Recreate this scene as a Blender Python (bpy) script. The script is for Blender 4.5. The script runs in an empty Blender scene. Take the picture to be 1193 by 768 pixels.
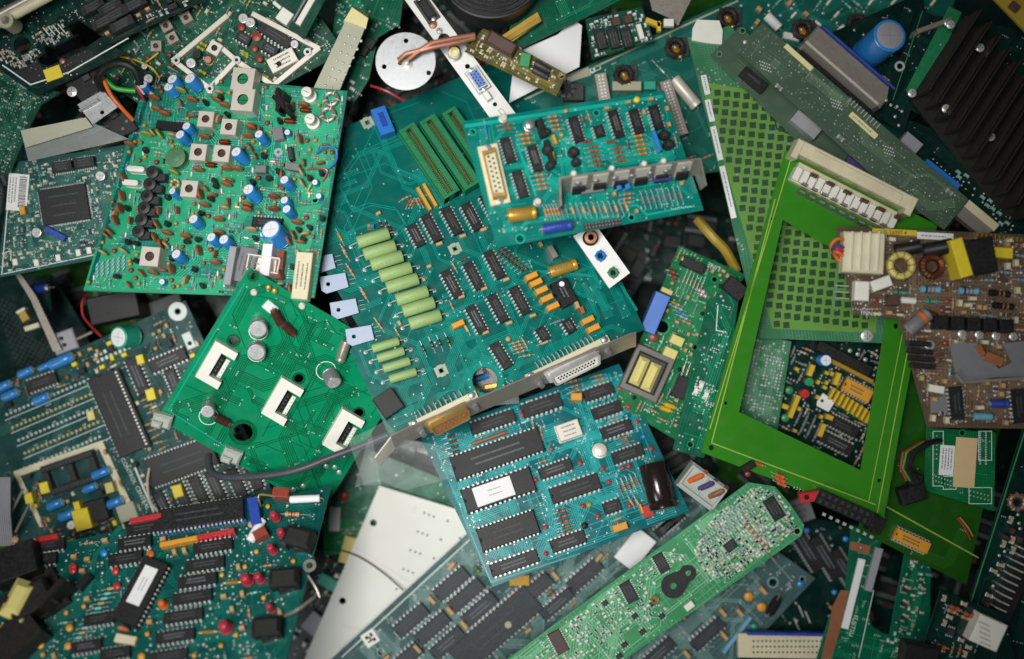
import bpy, math, random
from mathutils import Vector, Matrix
from mathutils.geometry import tessellate_polygon

# ------------------------------------------------------------------ scene, camera, light
S = bpy.context.scene
COL = S.collection
K = 0.00065            # metres per reference unit (one unit = one pixel of the photo at pile height 0)
D = 1300.0             # camera height in units
CX, CY = 596.5, 384.0

cam = bpy.data.cameras.new('camera')
cam.sensor_width = 36.0
cam.lens = 36.0 * D / 1193.0
cam.clip_start = 0.01
cam.clip_end = 50
cam.dof.use_dof = True
cam.dof.focus_distance = (D - 5) * K
cam.dof.aperture_fstop = 1.5
camo = bpy.data.objects.new('camera', cam)
camo.location = (0, 0, D * K)
COL.objects.link(camo)
S.camera = camo

w = bpy.data.worlds.new('World'); S.world = w
w.use_nodes = True
bg = w.node_tree.nodes['Background']
bg.inputs[0].default_value = (0.80, 0.90, 1.0, 1)
bg.inputs[1].default_value = 0.025

def area(name, loc, target, size, power, col, spread=180):
    l = bpy.data.lights.new(name, 'AREA'); l.shape = 'RECTANGLE'
    l.size, l.size_y = size; l.energy = power; l.color = col
    l.spread = math.radians(spread)
    o = bpy.data.objects.new(name, l); COL.objects.link(o)
    o.location = loc
    d = Vector(target) - Vector(loc)
    o.rotation_euler = d.to_track_quat('-Z', 'Y').to_euler()
    return o
area('softbox', (-0.24, 0.02, 1.12), (-0.06, 0.02, 0), (0.40, 0.40), 1.62, (1.0, 0.985, 0.95), 56)
area('side_fill', (-0.62, -0.62, 0.9), (-0.05, 0.0, 0), (0.4, 0.3), 0.6, (0.94, 0.97, 1.0), 70)  # weak fill light added to give shape, not a lamp of the place

S.view_settings.view_transform = 'Standard'
S.view_settings.look = 'None'
S.view_settings.exposure = 0.0
S.view_settings.gamma = 1.0
S.render.engine = 'CYCLES'
S.render.resolution_x = 1024; S.render.resolution_y = 659

# ------------------------------------------------------------------ materials
def h(c):
    c = c.lstrip('#')
    o = []
    for i in (0, 2, 4):
        v = int(c[i:i+2], 16) / 255
        o.append(v / 12.92 if v <= 0.04045 else ((v + 0.055) / 1.055) ** 2.4)
    return tuple(o) + (1,)

MATS = {}
def mat(name, col, rough=0.5, metal=0.0, var=0.25, scale=160, bump=0.0, trans=0.0, alpha=1.0, dust=0.06, spec=0.5, coat=0.0):
    m = bpy.data.materials.new(name); m.use_nodes = True
    nt = m.node_tree; N = nt.nodes; Lk = nt.links
    p = N['Principled BSDF']
    c = h(col)
    tc = N.new('ShaderNodeTexCoord')
    oi = N.new('ShaderNodeObjectInfo')
    add = N.new('ShaderNodeVectorMath'); add.operation = 'ADD'
    sc = N.new('ShaderNodeVectorMath'); sc.operation = 'SCALE'; sc.inputs['Scale'].default_value = 3.0
    Lk.new(oi.outputs['Location'], sc.inputs[0])
    Lk.new(tc.outputs['Object'], add.inputs[0]); Lk.new(sc.outputs[0], add.inputs[1])
    no = N.new('ShaderNodeTexNoise'); no.inputs['Scale'].default_value = scale; no.inputs['Detail'].default_value = 4
    Lk.new(add.outputs[0], no.inputs['Vector'])
    mx = N.new('ShaderNodeMix'); mx.data_type = 'RGBA'
    mx.inputs['A'].default_value = tuple(min(1, x * (1 - var)) for x in c[:3]) + (1,)
    mx.inputs['B'].default_value = tuple(min(1, x * (1 + var)) for x in c[:3]) + (1,)
    Lk.new(no.outputs['Fac'], mx.inputs['Factor'])
    # settled dust
    n2 = N.new('ShaderNodeTexNoise'); n2.inputs['Scale'].default_value = scale * 4.5; n2.inputs['Detail'].default_value = 5
    Lk.new(add.outputs[0], n2.inputs['Vector'])
    mr = N.new('ShaderNodeMapRange'); mr.inputs[1].default_value = 0.45; mr.inputs[2].default_value = 0.75; mr.inputs[4].default_value = dust * 1.6
    Lk.new(n2.outputs['Fac'], mr.inputs[0])
    m2 = N.new('ShaderNodeMix'); m2.data_type = 'RGBA'; m2.inputs['B'].default_value = (0.34, 0.34, 0.31, 1)
    Lk.new(mr.outputs[0], m2.inputs['Factor']); Lk.new(mx.outputs['Result'], m2.inputs['A'])
    Lk.new(m2.outputs['Result'], p.inputs['Base Color'])
    rr = N.new('ShaderNodeMapRange'); rr.inputs[1].default_value = 0.3; rr.inputs[2].default_value = 0.7
    rr.inputs[3].default_value = max(0.03, rough - 0.07); rr.inputs[4].default_value = min(1, rough + 0.08)
    Lk.new(n2.outputs['Fac'], rr.inputs[0]); Lk.new(rr.outputs[0], p.inputs['Roughness'])
    p.inputs['Metallic'].default_value = metal
    p.inputs['Specular IOR Level'].default_value = spec
    p.inputs['Coat Weight'].default_value = coat
    p.inputs['Coat Roughness'].default_value = 0.15
    if trans: p.inputs['Transmission Weight'].default_value = trans
    if alpha < 1: p.inputs['Alpha'].default_value = alpha
    if bump:
        b = N.new('ShaderNodeBump'); b.inputs['Strength'].default_value = bump; b.inputs['Distance'].default_value = 0.0004
        Lk.new(n2.outputs['Fac'], b.inputs['Height']); Lk.new(b.outputs[0], p.inputs['Normal'])
    MATS[name] = m
    return name

def pcb(name, col, trace, amt=0.5, rough=0.24, var=0.28, sx=170.0, patch=0.5, dust=0.012):
    """solder-mask: colour varies slowly, faint buried copper runs show as thin rectilinear lines in patches"""
    mat(name, col, rough, 0, var, 22, 0.03, dust=dust, spec=0.38)
    m = MATS[name]; nt = m.node_tree; N = nt.nodes; Lk = nt.links
    p = N['Principled BSDF']
    src = p.inputs['Base Color'].links[0].from_socket
    tc = N.new('ShaderNodeTexCoord')
    mp = N.new('ShaderNodeMapping'); Lk.new(tc.outputs['Object'], mp.inputs[0])
    fac = []
    for i, (rz, off) in enumerate(((0, 0.37), (math.pi / 2, 0.29))):
        mp = N.new('ShaderNodeMapping'); mp.inputs['Rotation'].default_value = (0, 0, rz)
        Lk.new(tc.outputs['Object'], mp.inputs[0])
        br = N.new('ShaderNodeTexBrick'); br.offset = off; br.squash = 1.7; br.squash_frequency = 3; br.offset_frequency = 2 + i
        br.inputs['Scale'].default_value = sx * (1.0 + 0.3 * i)
        br.inputs['Mortar Size'].default_value = 0.05; br.inputs['Mortar Smooth'].default_value = 0.3
        br.inputs['Brick Width'].default_value = 3.1; br.inputs['Row Height'].default_value = 0.42
        Lk.new(mp.outputs[0], br.inputs['Vector'])
        no = N.new('ShaderNodeTexNoise'); no.inputs['Scale'].default_value = 30 + 17 * i; no.inputs['Detail'].default_value = 1
        Lk.new(mp.outputs[0], no.inputs['Vector'])
        mr = N.new('ShaderNodeMapRange'); mr.inputs[1].default_value = patch; mr.inputs[2].default_value = patch + 0.04
        Lk.new(no.outputs['Fac'], mr.inputs[0])
        mu = N.new('ShaderNodeMath'); mu.operation = 'MULTIPLY'
        Lk.new(br.outputs['Fac'], mu.inputs[0]); Lk.new(mr.outputs[0], mu.inputs[1])
        fac.append(mu)
    ma = N.new('ShaderNodeMath'); ma.operation = 'MAXIMUM'
    Lk.new(fac[0].outputs[0], ma.inputs[0]); Lk.new(fac[1].outputs[0], ma.inputs[1])
    ms = N.new('ShaderNodeMath'); ms.operation = 'MULTIPLY'; ms.inputs[1].default_value = amt
    Lk.new(ma.outputs[0], ms.inputs[0])
    mx = N.new('ShaderNodeMix'); mx.data_type = 'RGBA'; mx.inputs['B'].default_value = h(trace)
    Lk.new(ms.outputs[0], mx.inputs['Factor']); Lk.new(src, mx.inputs['A'])
    Lk.new(mx.outputs['Result'], p.inputs['Base Color'])
    mat(name + '_trace', trace, rough, 0, 0.15, 60, dust=dust, spec=0.38)
    mat(name + '_edge', trace, 0.6, 0, 0.2, 200)
    return name

mat('black', '19191b', 0.45, var=0.3, dust=0.03, spec=0.35)
mat('chip', '1b1c1e', 0.46, var=0.22, dust=0.035, bump=0.08, spec=0.35)
mat('chipgrey', '30353a', 0.48, var=0.2, dust=0.06, bump=0.08, spec=0.4)
mat('mark', '666b6f', 0.6)
mat('markdim', '3f4346', 0.6)
mat('tin', 'cfd0ce', 0.32, 0.35, dust=0.03)
mat('solder', 'c6c9c8', 0.36, 0.4, dust=0.02)
mat('gold', 'c9a860', 0.34, 0.6, var=0.1, dust=0.02)
mat('copper', 'b8683c', 0.35, 0.9)
mat('copperdull', 'b07a62', 0.45, 0.5)
mat('alu', 'aeb0b2', 0.36, 0.7, var=0.05, dust=0.0)
mat('steel', 'a8a096', 0.36, 0.55, var=0.12, dust=0.05, bump=0.04)
mat('canmetal', 'dcd5c8', 0.42, 0.25, var=0.1, dust=0.04)
mat('white', 'e6e6e2', 0.5, var=0.05, dust=0.03)
mat('paper', 'ececec', 0.7, var=0.03, dust=0.02)
mat('cream', 'd9d2b2', 0.5, var=0.10, dust=0.05)
mat('ivory', 'e9e8dd', 0.45, var=0.06, dust=0.05)
mat('ivorydirty', 'd8cfae', 0.5, var=0.18, scale=60, dust=0.10)
mat('resgreen', '93b070', 0.55, var=0.10, dust=0.05)
mat('tabblue', 'aab6cc', 0.5, 0.1, var=0.06, dust=0.02)
mat('orange', 'dd9a2b', 0.42, var=0.12, dust=0.03)
mat('yellow', 'e6cf2a', 0.45, var=0.10)
mat('coilyellow', 'd8cb7a', 0.55, var=0.12)
mat('blue', '2585d2', 0.30, var=0.15, coat=0.2)
mat('deepblue', '2546a4', 0.35, var=0.2)
mat('relayblue', '4c78c8', 0.4, var=0.1)
mat('plugblue', '1f73c8', 0.4, var=0.1)
mat('red', 'c42a30', 0.35, var=0.15)
mat('pinkred', 'b22c42', 0.35, var=0.15)
mat('brown', '9c5c36', 0.5, var=0.22)
mat('darkbrown', '4c3026', 0.5, var=0.3)
mat('tan', 'c09a6a', 0.5, var=0.15)
mat('skyblue', '6fa8c4', 0.5, var=0.15)
mat('amber', 'c49a3c', 0.35, 0.35, var=0.12, dust=0.02)
mat('green', '2f8f55', 0.4, var=0.2)
mat('slotgreen', '117a4c', 0.45, var=0.15)
mat('olive', '9aa23a', 0.45, var=0.2)
mat('inductgreen', '4f7f58', 0.5, var=0.15)
mat('aqua', '1fa58a', 0.35, var=0.1)
mat('lime', '9fb838', 0.5, var=0.15)
mat('grey', '77787c', 0.5, var=0.15)
mat('darkgrey', '2e2e31', 0.5, var=0.2)
mat('ribbongrey', '9a9aa0', 0.5, var=0.1)
mat('cablegrey', '3e4347', 0.45, var=0.15)
mat('purple', '4a3f7a', 0.4)
mat('wireorange', 'e06a2a', 0.4)
mat('wireblue', '2a7fd0', 0.35)
mat('wirered', 'b8303a', 0.4)
mat('wiregreen', '2fa02f', 0.4)
mat('wireyellow', 'd8b82f', 0.4)
mat('wirewhite', 'c9b9a6', 0.4)
mat('dark', '0b0c0c', 0.7, var=0.5, dust=0.03)
mat('bronzecan', '2a2320', 0.2, 0.3, var=0.1, dust=0.005, coat=0.5)
mat('milky', 'd4dcd2', 0.35, var=0.05, trans=0.35)
mat('film', 'cfd8d4', 0.3, alpha=0.06, var=0.05, spec=0.15)
mat('filmclear', 'cfd8d4', 0.2, alpha=0.22, var=0.2)
mat('hole', '060707', 0.8)
mat('silk', 'd8e2dc', 0.6, var=0.06)
mat('silkblue', '6fc8c0', 0.6, var=0.1)
mat('heat', '201b1a', 0.5, 0.4, var=0.2)
mat('redbrown', '8f3a2a', 0.4, var=0.2)
mat('labelcream', 'e6dba0', 0.6, var=0.05)
mat('labelmanila', 'dcbf8e', 0.6, var=0.06)
mat('aged', 'b7b8a0', 0.4, 0.0, var=0.25, scale=40, alpha=0.85)
mat('copperpad', '9c6644', 0.45, 0.3, var=0.15)

pcb('teal', '045f58', '0d8c7e', 0.22, patch=0.56)
pcb('tealup', '067368', '18a896', 0.35, patch=0.5)
pcb('tealcpu', '08646a', '28a4a2', 0.3, patch=0.55)
pcb('tuner', '0a7a66', '2cb488', 0.5, sx=130, patch=0.5, dust=0.01, rough=0.5)
pcb('flatgreen', '07885c', '075e3a', 0.35, patch=0.58, rough=0.22)
pcb('lefttile', '1d4341', '34665f', 0.4)
pcb('qfpgreen', '27554e', '447a6e', 0.5)
pcb('lowteal', '084c46', '146a5e', 0.55)
pcb('greyboard', '456060', '7c9e98', 0.3, sx=110, patch=0.52)  # greyish sheen of this board is mixed into its base colour
pcb('limeboard', '2c8c56', '70b888', 0.4, sx=90, patch=0.45, rough=0.42)
pcb('brightframe', '35801e', '4e9230', 0.2, patch=0.7, rough=0.22, var=0.18)
pcb('lattice', '6a9a48', '7aa856', 0.2, patch=0.7)
pcb('darkframe', '1f5414', '336820', 0.2, patch=0.7)
pcb('oliveboard', '4a5f4e', '6a8468', 0.4, patch=0.55)
pcb('powergreen', '0c6a3c', '2a8a5a', 0.5)
pcb('brownboard', '564436', '7a6652', 0.4, sx=110, patch=0.45, rough=0.4)
pcb('darkboard', '08241f', '133e34', 0.5)  # dark board colour, lowered further to put gap shade into it
pcb('midboard', '134536', '2f6e54', 0.5)
pcb('upperteal', '155c50', '2a7c6c', 0.35, patch=0.6)
pcb('solderside', '3d7a56', '6a9a7c', 0.6)
pcb('emerald', '0a5840', '1a8a62', 0.4)
pcb('amberboard', '4c4a1c', '8a7a34', 0.6)
pcb('creamboard', 'e6e7df', 'dcdcd0', 0.04, var=0.015, rough=0.5, dust=0.004)

# ------------------------------------------------------------------ mesh builder (units -> metres on build)
class MB:
    def __init__(s): s.v = []; s.f = []; s.m = []; s.names = []
    def mi(s, m):
        if m not in s.names: s.names.append(m)
        return s.names.index(m)
    def face(s, idx, m): s.f.append(tuple(idx)); s.m.append(s.mi(m))
    def loft(s, rings, m, cap0=True, cap1=True, mc=None):
        n = len(rings[0]); b = len(s.v)
        for r in rings: s.v.extend(tuple(p) for p in r)
        for i in range(len(rings) - 1):
            mm = m[i] if isinstance(m, list) else m
            for j in range(n):
                a = b + i * n + j; c = b + i * n + (j + 1) % n
                s.face((a, c, c + n, a + n), mm)
        m0 = m[0] if isinstance(m, list) else m
        if cap0: s.face([b + j for j in range(n)][::-1], mc or m0)
        if cap1: s.face([b + (len(rings) - 1) * n + j for j in range(n)], mc or (m[-1] if isinstance(m, list) else m))
        return s
    def box(s, cx, cy, z0, sx, sy, sz, m, bev=0, rot=0, top=None, taper=0):
        c, q = math.cos(rot), math.sin(rot)
        def ring(dx, dy, z):
            return [(cx + x * c - y * q, cy + x * q + y * c, z) for x, y in ((-dx, -dy), (dx, -dy), (dx, dy), (-dx, dy))]
        hx, hy = sx / 2, sy / 2
        if bev: rs = [ring(hx, hy, z0), ring(hx - taper, hy - taper, z0 + sz - bev), ring(hx - bev - taper, hy - bev - taper, z0 + sz)]
        else: rs = [ring(hx, hy, z0), ring(hx - taper, hy - taper, z0 + sz)]
        return s.loft(rs, m, mc=top)
    def flat(s, pts, z, m):
        b = len(s.v); s.v.extend((x, y, z) for x, y in pts); s.face(range(b, b + len(pts)), m); return s
    def rect(s, cx, cy, z, sx, sy, m, rot=0):
        c, q = math.cos(rot), math.sin(rot)
        return s.flat([(cx + x * c - y * q, cy + x * q + y * c) for x, y in ((-sx/2, -sy/2), (sx/2, -sy/2), (sx/2, sy/2), (-sx/2, sy/2))], z, m)
    def disk(s, cx, cy, z, r, m, n=10): return s.flat([(cx + r * math.cos(2*math.pi*i/n), cy + r * math.sin(2*math.pi*i/n)) for i in range(n)], z, m)
    def annulus(s, cx, cy, z, r0, r1, m, n=14):
        b = len(s.v)
        for r in (r0, r1): s.v.extend((cx + r * math.cos(2*math.pi*i/n), cy + r * math.sin(2*math.pi*i/n), z) for i in range(n))
        for i in range(n): s.face((b + i, b + (i+1) % n, b + n + (i+1) % n, b + n + i)[::-1], m)
        return s
    def lathe(s, prof, m, o=(0, 0, 0), d=(0, 0, 1), n=16, cap0=True, cap1=True):
        d = Vector(d).normalized(); o = Vector(o)
        a = d.orthogonal().normalized(); b = d.cross(a)
        rs = [[o + d * t + (a * math.cos(2*math.pi*i/n) + b * math.sin(2*math.pi*i/n)) * max(r, 0.01) for i in range(n)] for r, t in prof]
        return s.loft(rs, m, cap0, cap1)
    def cyl(s, p0, p1, r, m, n=12, top=None):
        L = (Vector(p1) - Vector(p0)).length
        s.lathe([(r, 0), (r, L)], [m], p0, Vector(p1) - Vector(p0), n)
        if top: s.m[-1] = s.mi(top)
        return s
    def tube(s, pts, r, m, n=6):
        P = [Vector(p) for p in pts]; rs = []
        up = Vector((0.13, 0.21, 0.97))
        for i, p in enumerate(P):
            t = (P[min(i+1, len(P)-1)] - P[max(i-1, 0)]).normalized()
            a = t.cross(up)
            if a.length < 0.05: a = t.cross(Vector((1, 0.1, 0)))
            a.normalize(); b = t.cross(a)
            rs.append([p + (a * math.cos(2*math.pi*k/n) + b * math.sin(2*math.pi*k/n)) * r for k in range(n)])
        return s.loft(rs, m)
    def prism(s, loops, z0, z1, m, edge=None, bottom=None):
        """outer loop + hole loops, flat faces with real openings"""
        tri = tessellate_polygon([[Vector((x, y, 0)) for x, y in lp] for lp in loops])
        fl = [p for lp in loops for p in lp]
        bt = len(s.v); s.v.extend((x, y, z1) for x, y in fl)
        bb = len(s.v); s.v.extend((x, y, z0) for x, y in fl)
        for t in tri:
            (x0, y0), (x1, y1), (x2, y2) = fl[t[0]], fl[t[1]], fl[t[2]]
            if (x1-x0)*(y2-y0) - (x2-x0)*(y1-y0) < 0: t = t[::-1]
            s.face([bt + i for i in t], m); s.face([bb + i for i in t[::-1]], bottom or m)
        k = 0
        for li, lp in enumerate(loops):
            n = len(lp)
            ar = sum(lp[i][0]*lp[(i+1) % n][1] - lp[(i+1) % n][0]*lp[i][1] for i in range(n))
            for i in range(n):
                a, c = k + i, k + (i+1) % n
                q = (bb + a, bb + c, bt + c, bt + a)
                if (ar < 0) != (li > 0): q = q[::-1]
                s.face(q, edge or m)
            k += n
        return s
    def add(s, o, M=None):
        b = len(s.v)
        s.v.extend(tuple(M @ Vector(p)) if M else p for p in o.v)
        for f, mi in zip(o.f, o.m): s.face([b + i for i in f], o.names[mi])
        return s
    def mesh(s, name, ang=38):
        me = bpy.data.meshes.new(name)
        me.from_pydata([(x*K, y*K, z*K) for x, y, z in s.v], [], s.f)
        for n in s.names: me.materials.append(MATS[n])
        me.polygons.foreach_set('material_index', s.m)
        me.polygons.foreach_set('use_smooth', [True]*len(s.f))
        me.update(); me.set_sharp_from_angle(angle=math.radians(ang))
        return me

def link(name, me, parent=None, loc=(0, 0, 0)):
    o = bpy.data.objects.new(name, me); COL.objects.link(o)
    o.location = [c * K for c in loc]
    if parent: o.parent = parent
    return o
def tag(o, label, cat, group=None, kind=None):
    o['label'] = label; o['category'] = cat
    if group: o['group'] = group
    if kind: o['kind'] = kind
    return o

TXT = {}
def text(mb, s, x, y, z, size, m, rot=0):
    if s not in TXT:
        cu = bpy.data.curves.new('t', 'FONT'); cu.body = s; cu.align_x = 'CENTER'; cu.align_y = 'CENTER'; cu.resolution_u = 2
        ob = bpy.data.objects.new('t', cu); COL.objects.link(ob)
        me = bpy.data.meshes.new_from_object(ob)
        TXT[s] = ([tuple(v.co) for v in me.vertices], [tuple(p.vertices) for p in me.polygons])
        bpy.data.objects.remove(ob); bpy.data.curves.remove(cu); bpy.data.meshes.remove(me)
    vs, fs = TXT[s]; b = len(mb.v); c, q = math.cos(rot), math.sin(rot)
    mb.v.extend((x + size*(vx*c - vy*q), y + size*(vx*q + vy*c), z) for vx, vy, vz in vs)
    for f in fs: mb.face([b + i for i in f], m)

# ------------------------------------------------------------------ component library: Node(name, mesh, kids)
class Node:
    def __init__(s, name, mb, kids=(), L=10, W=10, hh=5, label=None):
        s.name = name; s.me = mb.mesh(name) if isinstance(mb, MB) else mb
        s.kids = kids; s.L = L; s.W = W; s.h = hh; s.label = label
CACHE = {}
def cached(fn):
    def g(*a, **k):
        key = (fn.__name__, a, tuple(sorted(k.items())))
        if key not in CACHE: CACHE[key] = fn(*a, **k)
        return CACHE[key]
    return g

def marks(mb, L, W, z, m='mark', seed=0, lines=2):
    R = random.Random(seed)
    for k in range(lines):
        y = (k - (lines-1)/2) * -W*0.26
        x = -L*0.30 + R.random()*L*0.06; e = L*(0.18 + 0.14*R.random())
        while x < e:
            l = R.uniform(0.6, 1.5); mb.rect(x + l/2, y, z, l, min(W*0.15, 1.9), m); x += l + R.uniform(0.35, 0.8)
@cached
def dip(L, W, n, seed=0, socket=None, label=None, body='chip', H=5.0, name='integrated_circuit'):
    """dual in-line chip: body, two pin rows, optional socket and paper label"""
    kids = []; z0 = 1.3; mb = MB()
    if socket:
        sk = MB(); sm = socket
        for sy in (-1, 1): sk.box(0, sy*(W/2 - 0.6), 0.2, L + 2, 3.4, 4.2, sm, 0.3)
        for sx in (-1, 0, 1): sk.box(sx*(L/2 - 1), 0, 0.2, 3, W - 3, 3.9, sm, 0.3)
        kids.append(Node('socket', sk)); z0 = 4.6
    zt = z0 + H
    hx, hy = L/2, W/2
    rg = lambda ix, z: [(-hx+ix, -hy+ix, z), (hx-ix, -hy+ix, z), (hx-ix, hy-ix, z), (-hx+ix, hy-ix, z)]
    mb.loft([rg(0.5, z0), rg(0, z0 + H*0.5), rg(0.45, zt-0.3), rg(0.8, zt)], body)
    nr = min(W*0.14, 2.6)
    mb.flat([(-hx+0.9, -nr)] + [(-hx+0.9 + nr*math.sin(a), -nr*math.cos(a)) for a in (0.5, 1.0, 1.57, 2.14, 2.64)] + [(-hx+0.9, nr)], zt+0.06, 'hole')
    mb.disk(-hx + 3.2, -hy + 2.6, zt+0.06, 0.7, 'hole', 8)
    if not label: marks(mb, L, W, zt+0.07, 'mark' if seed % 3 == 0 else 'markdim', seed, 2)
    p = L / n
    for sy in (-1, 1):
        pm = MB()
        for i in range(n):
            x = (i - (n-1)/2)*p*0.97
            y = sy*(hy + 1.5)
            pm.box(x, sy*(hy + 0.6), z0 + H*0.42, p*0.42, 2.0, 0.6, 'tin')
            pm.box(x, y + sy*0.1, z0 + H*0.42 - 2.2, p*0.42, 0.6, 2.4, 'tin')
            pm.box(x, y + sy*0.1, 0.1, p*0.16, 0.5, z0 + H*0.4 - 2, 'tin')
            if not socket: pm.lathe([(p*0.30, 0.15), (p*0.22, 0.5), (p*0.1, 1.1)], 'solder', (x, y + sy*0.1, 0), (0, 0, 1), 6)
        kids.append(Node('pin_row', pm))
    if label:
        lb = MB(); lL, lW, off = label
        lb.box(off, 0, zt+0.1, lL, lW, 0.25, 'paper')
        R = random.Random(seed)
        for k in range(2):
            x = off - lL*0.12
            while x < off + lL*0.2: l = R.uniform(0.8, 2); lb.rect(x, (k-0.5)*-lW*0.25, zt+0.42, l, 1.0, 'grey'); x += l+0.6
        kids.append(Node('paper_label', lb))
    return Node(name, mb, kids, L, W + 4, zt)
@cached
def soic(L, W, n, body='chip', four=False, H=2.6, seed=1, mk='markdim'):
    mb = MB(); mb.box(0, 0, 0.4, L, W, H, body, 0.4, taper=0.2)
    mb.disk(-L/2 + 2, -W/2 + 2, 0.46+H, 0.6, 'hole', 8); marks(mb, L, W, H+0.47, mk, seed, 3)
    kids = []; p = L*0.94/n
    for r in range(4 if four else 2):
        pm = MB()
        nn = n if r < 2 else max(2, int(n*W/L))
        pp = p if r < 2 else W*0.94/nn
        for i in range(nn):
            t = (i - (nn-1)/2)*pp
            sgn = 1 if r % 2 else -1
            if r < 2: pm.box(t, sgn*(W/2+1.1), 0.12, pp*0.45, 2.2, 0.5, 'tin')
            else: pm.box(sgn*(L/2+1.1), t, 0.12, 2.2, pp*0.45, 0.5, 'tin')
        kids.append(Node('pin_row', pm))
    return Node('integrated_circuit', mb, kids, L + (4 if four else 0), W+5, H)

def leads(mb, L, l, z=1.8, r=0.32):
    for s in (-1, 1):
        mb.tube([(s*l/2*0.9, 0, z), (s*(L/2-0.8), 0, z), (s*L/2, 0, z-0.7), (s*L/2, 0, 0)], r, 'tin', 5)
        mb.lathe([(1.0, 0.15), (0.75, 0.5), (0.3, 1.1)], 'solder', (s*L/2, 0, 0), (0, 0, 1), 7)
BANDS = {'a': ('brown', 'black', 'red'), 'b': ('yellow', 'purple', 'orange'), 'c': ('red', 'red', 'brown'), 'd': ('black', 'brown', 'gold'), 'e': ('mark', 'mark', 'mark'), '-': None}
@cached
def axial(L, l, d, body='tan', bands='a', name='resistor', z=None):
    """axial resistor / diode: dumb-bell body with colour bands and two bent leads"""
    z = z or d/2 + 0.5; mb = MB(); r = d/2
    prof = [(r*0.45, 0), (r*0.95, l*0.05), (r, l*0.14), (r*0.82 if bands in 'abcd' else r, l*0.26), (r*0.82 if bands in 'abcd' else r, l*0.74), (r, l*0.86), (r*0.95, l*0.95), (r*0.45, l)]
    mb.lathe(prof, body, (-l/2, 0, z), (1, 0, 0), 10)
    bd = BANDS[bands]
    if bd:
        for i, c in enumerate(bd):
            x = -l*0.26 + i*l*0.19
            mb.lathe([(r*0.9, 0), (r*0.9, l*0.08)], c, (x, 0, z), (1, 0, 0), 10, False, False)
    leads(mb, L, l, z)
    return Node(name, mb, (), L+1, d+0.6, z + r)
@cached
def powerres(L, d):
    mb = MB(); r = d/2; z = r + 2.0
    mb.lathe([(r*0.55, 0), (r*0.9, 0.5), (r, 1.6), (r, L-1.6), (r*0.9, L-0.5), (r*0.55, L)], 'resgreen', (-L/2, 0, z), (1, 0, 0), 20)
    for i, k in enumerate((0.30, 0.36, 0.45, 0.50, 0.56, 0.64)): mb.box(-L/2 + k*L, -r*0.35 + (i % 2)*r*0.3, z + r*0.93, 0.8, r*0.35, 0.12, 'olive')
    for s in (-1, 1):
        e = L/2 + 8
        mb.tube([(s*L/2*0.95, 0, z), (s*(L/2+3), 0, z+0.2), (s*(e-3), 0, z*0.9), (s*(e-1), 0, z*0.6), (s*e, 0, 0)], 0.7, 'tin', 6)
        mb.lathe([(2.4, 0.15), (1.6, 0.5), (0.6, 1.3)], 'solder', (s*e, 0, 0), (0, 0, 1), 9)
    return Node('power_resistor', mb, (), L, d, z + r)
@cached
def ecap(r, hh, sleeve='blue', top='alu', stripe=None):
    """standing electrolytic capacitor: sleeve, crimp, scored metal top"""
    mb = MB()
    mb.lathe([(r*0.93, 0.8), (r, 1.4), (r, 2.4), (r*0.93, 3.0), (r, 3.6), (r, hh-0.9), (r*0.95, hh-0.2), (r*0.86, hh)], sleeve, n=20)
    if stripe:
        for k in (-0.28, 0, 0.28): mb.box(r*1.0*math.cos(3.9+k), r*1.0*math.sin(3.9+k), hh*0.25, 0.35, r*0.28, hh*0.6, stripe, rot=3.9+k)
    for s in (-1, 1): mb.tube([(s*r*0.45, 0, 1.2), (s*r*0.45, 0, 0)], 0.35, 'tin', 5)
    t = MB(); t.lathe([(r*0.84, hh-0.1), (r*0.82, hh+0.12), (r*0.3, hh+0.10)], top, n=20)
    t.rect(0, 0, hh+0.16, r*1.2, 0.35, 'grey'); t.rect(0, 0, hh+0.17, 0.35, r*1.2, 'grey')
    return Node('capacitor', mb, (Node('cap_top', t),), 2*r, 2*r, hh)
@cached
def lcap(L, d, sleeve='blue', end='alu', L2=None, ztop=0.6, band=None):
    """lying cylindrical capacitor with metal end discs"""
    mb = MB(); r = d/2; z = r + ztop
    mb.lathe([(r*0.86, 0), (r*0.97, 0.5), (r, 1.2), (r, L*0.80), (r*0.92, L*0.84), (r, L*0.88), (r, L-0.8), (r*0.86, L)], sleeve, (-L/2, 0, z), (1, 0, 0), 20)
    if band: mb.lathe([(r*1.01, 0), (r*1.01, L*0.16)], band, (L*0.12, 0, z), (1, 0, 0), 20, False, False)
    if sleeve in ('blue', 'deepblue', 'amber'):
        for i in range(5): mb.box(-L*0.3 + i*L*0.1, 0, z + r*0.985, L*0.05, r*0.3, 0.12, 'mark')
    t = MB()
    for s in (-1, 1): t.lathe([(r*0.84, 0), (r*0.80, 0.25), (r*0.5, 0.2)], end, (s*L/2, 0, z), (s, 0, 0), 18)
    le = MB()
    for s in (-1, 1): le.tube([(s*L/2, 0, z), (s*(L/2+2.5), 0, z), (s*(L/2+3.4), 0, z-1), (s*(L/2+3.4), 0, 0)], 0.4, 'tin', 5)
    return Node('capacitor', mb, (Node('end_disc', t), Node('lead', le)), L, d, z + r)
@cached
def disc(r=5.5, m='brown', th=2.6):
    """disc ceramic capacitor standing on two leads"""
    mb = MB(); z = r + 2.2
    mb.lathe([(r*0.35, -th/2), (r*0.85, -th*0.42), (r, -th*0.12), (r, th*0.12), (r*0.85, th*0.42), (r*0.35, th/2)], m, (0, 0, z), (0, 1, 0), 16)
    for s in (-1, 1): mb.tube([(s*r*0.5, 0, z - r*0.7), (s*r*0.5, 0, 0)], 0.35, 'tin', 5)
    return Node('disc_capacitor', mb, (), 2*r, th+1, z + r)
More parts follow.
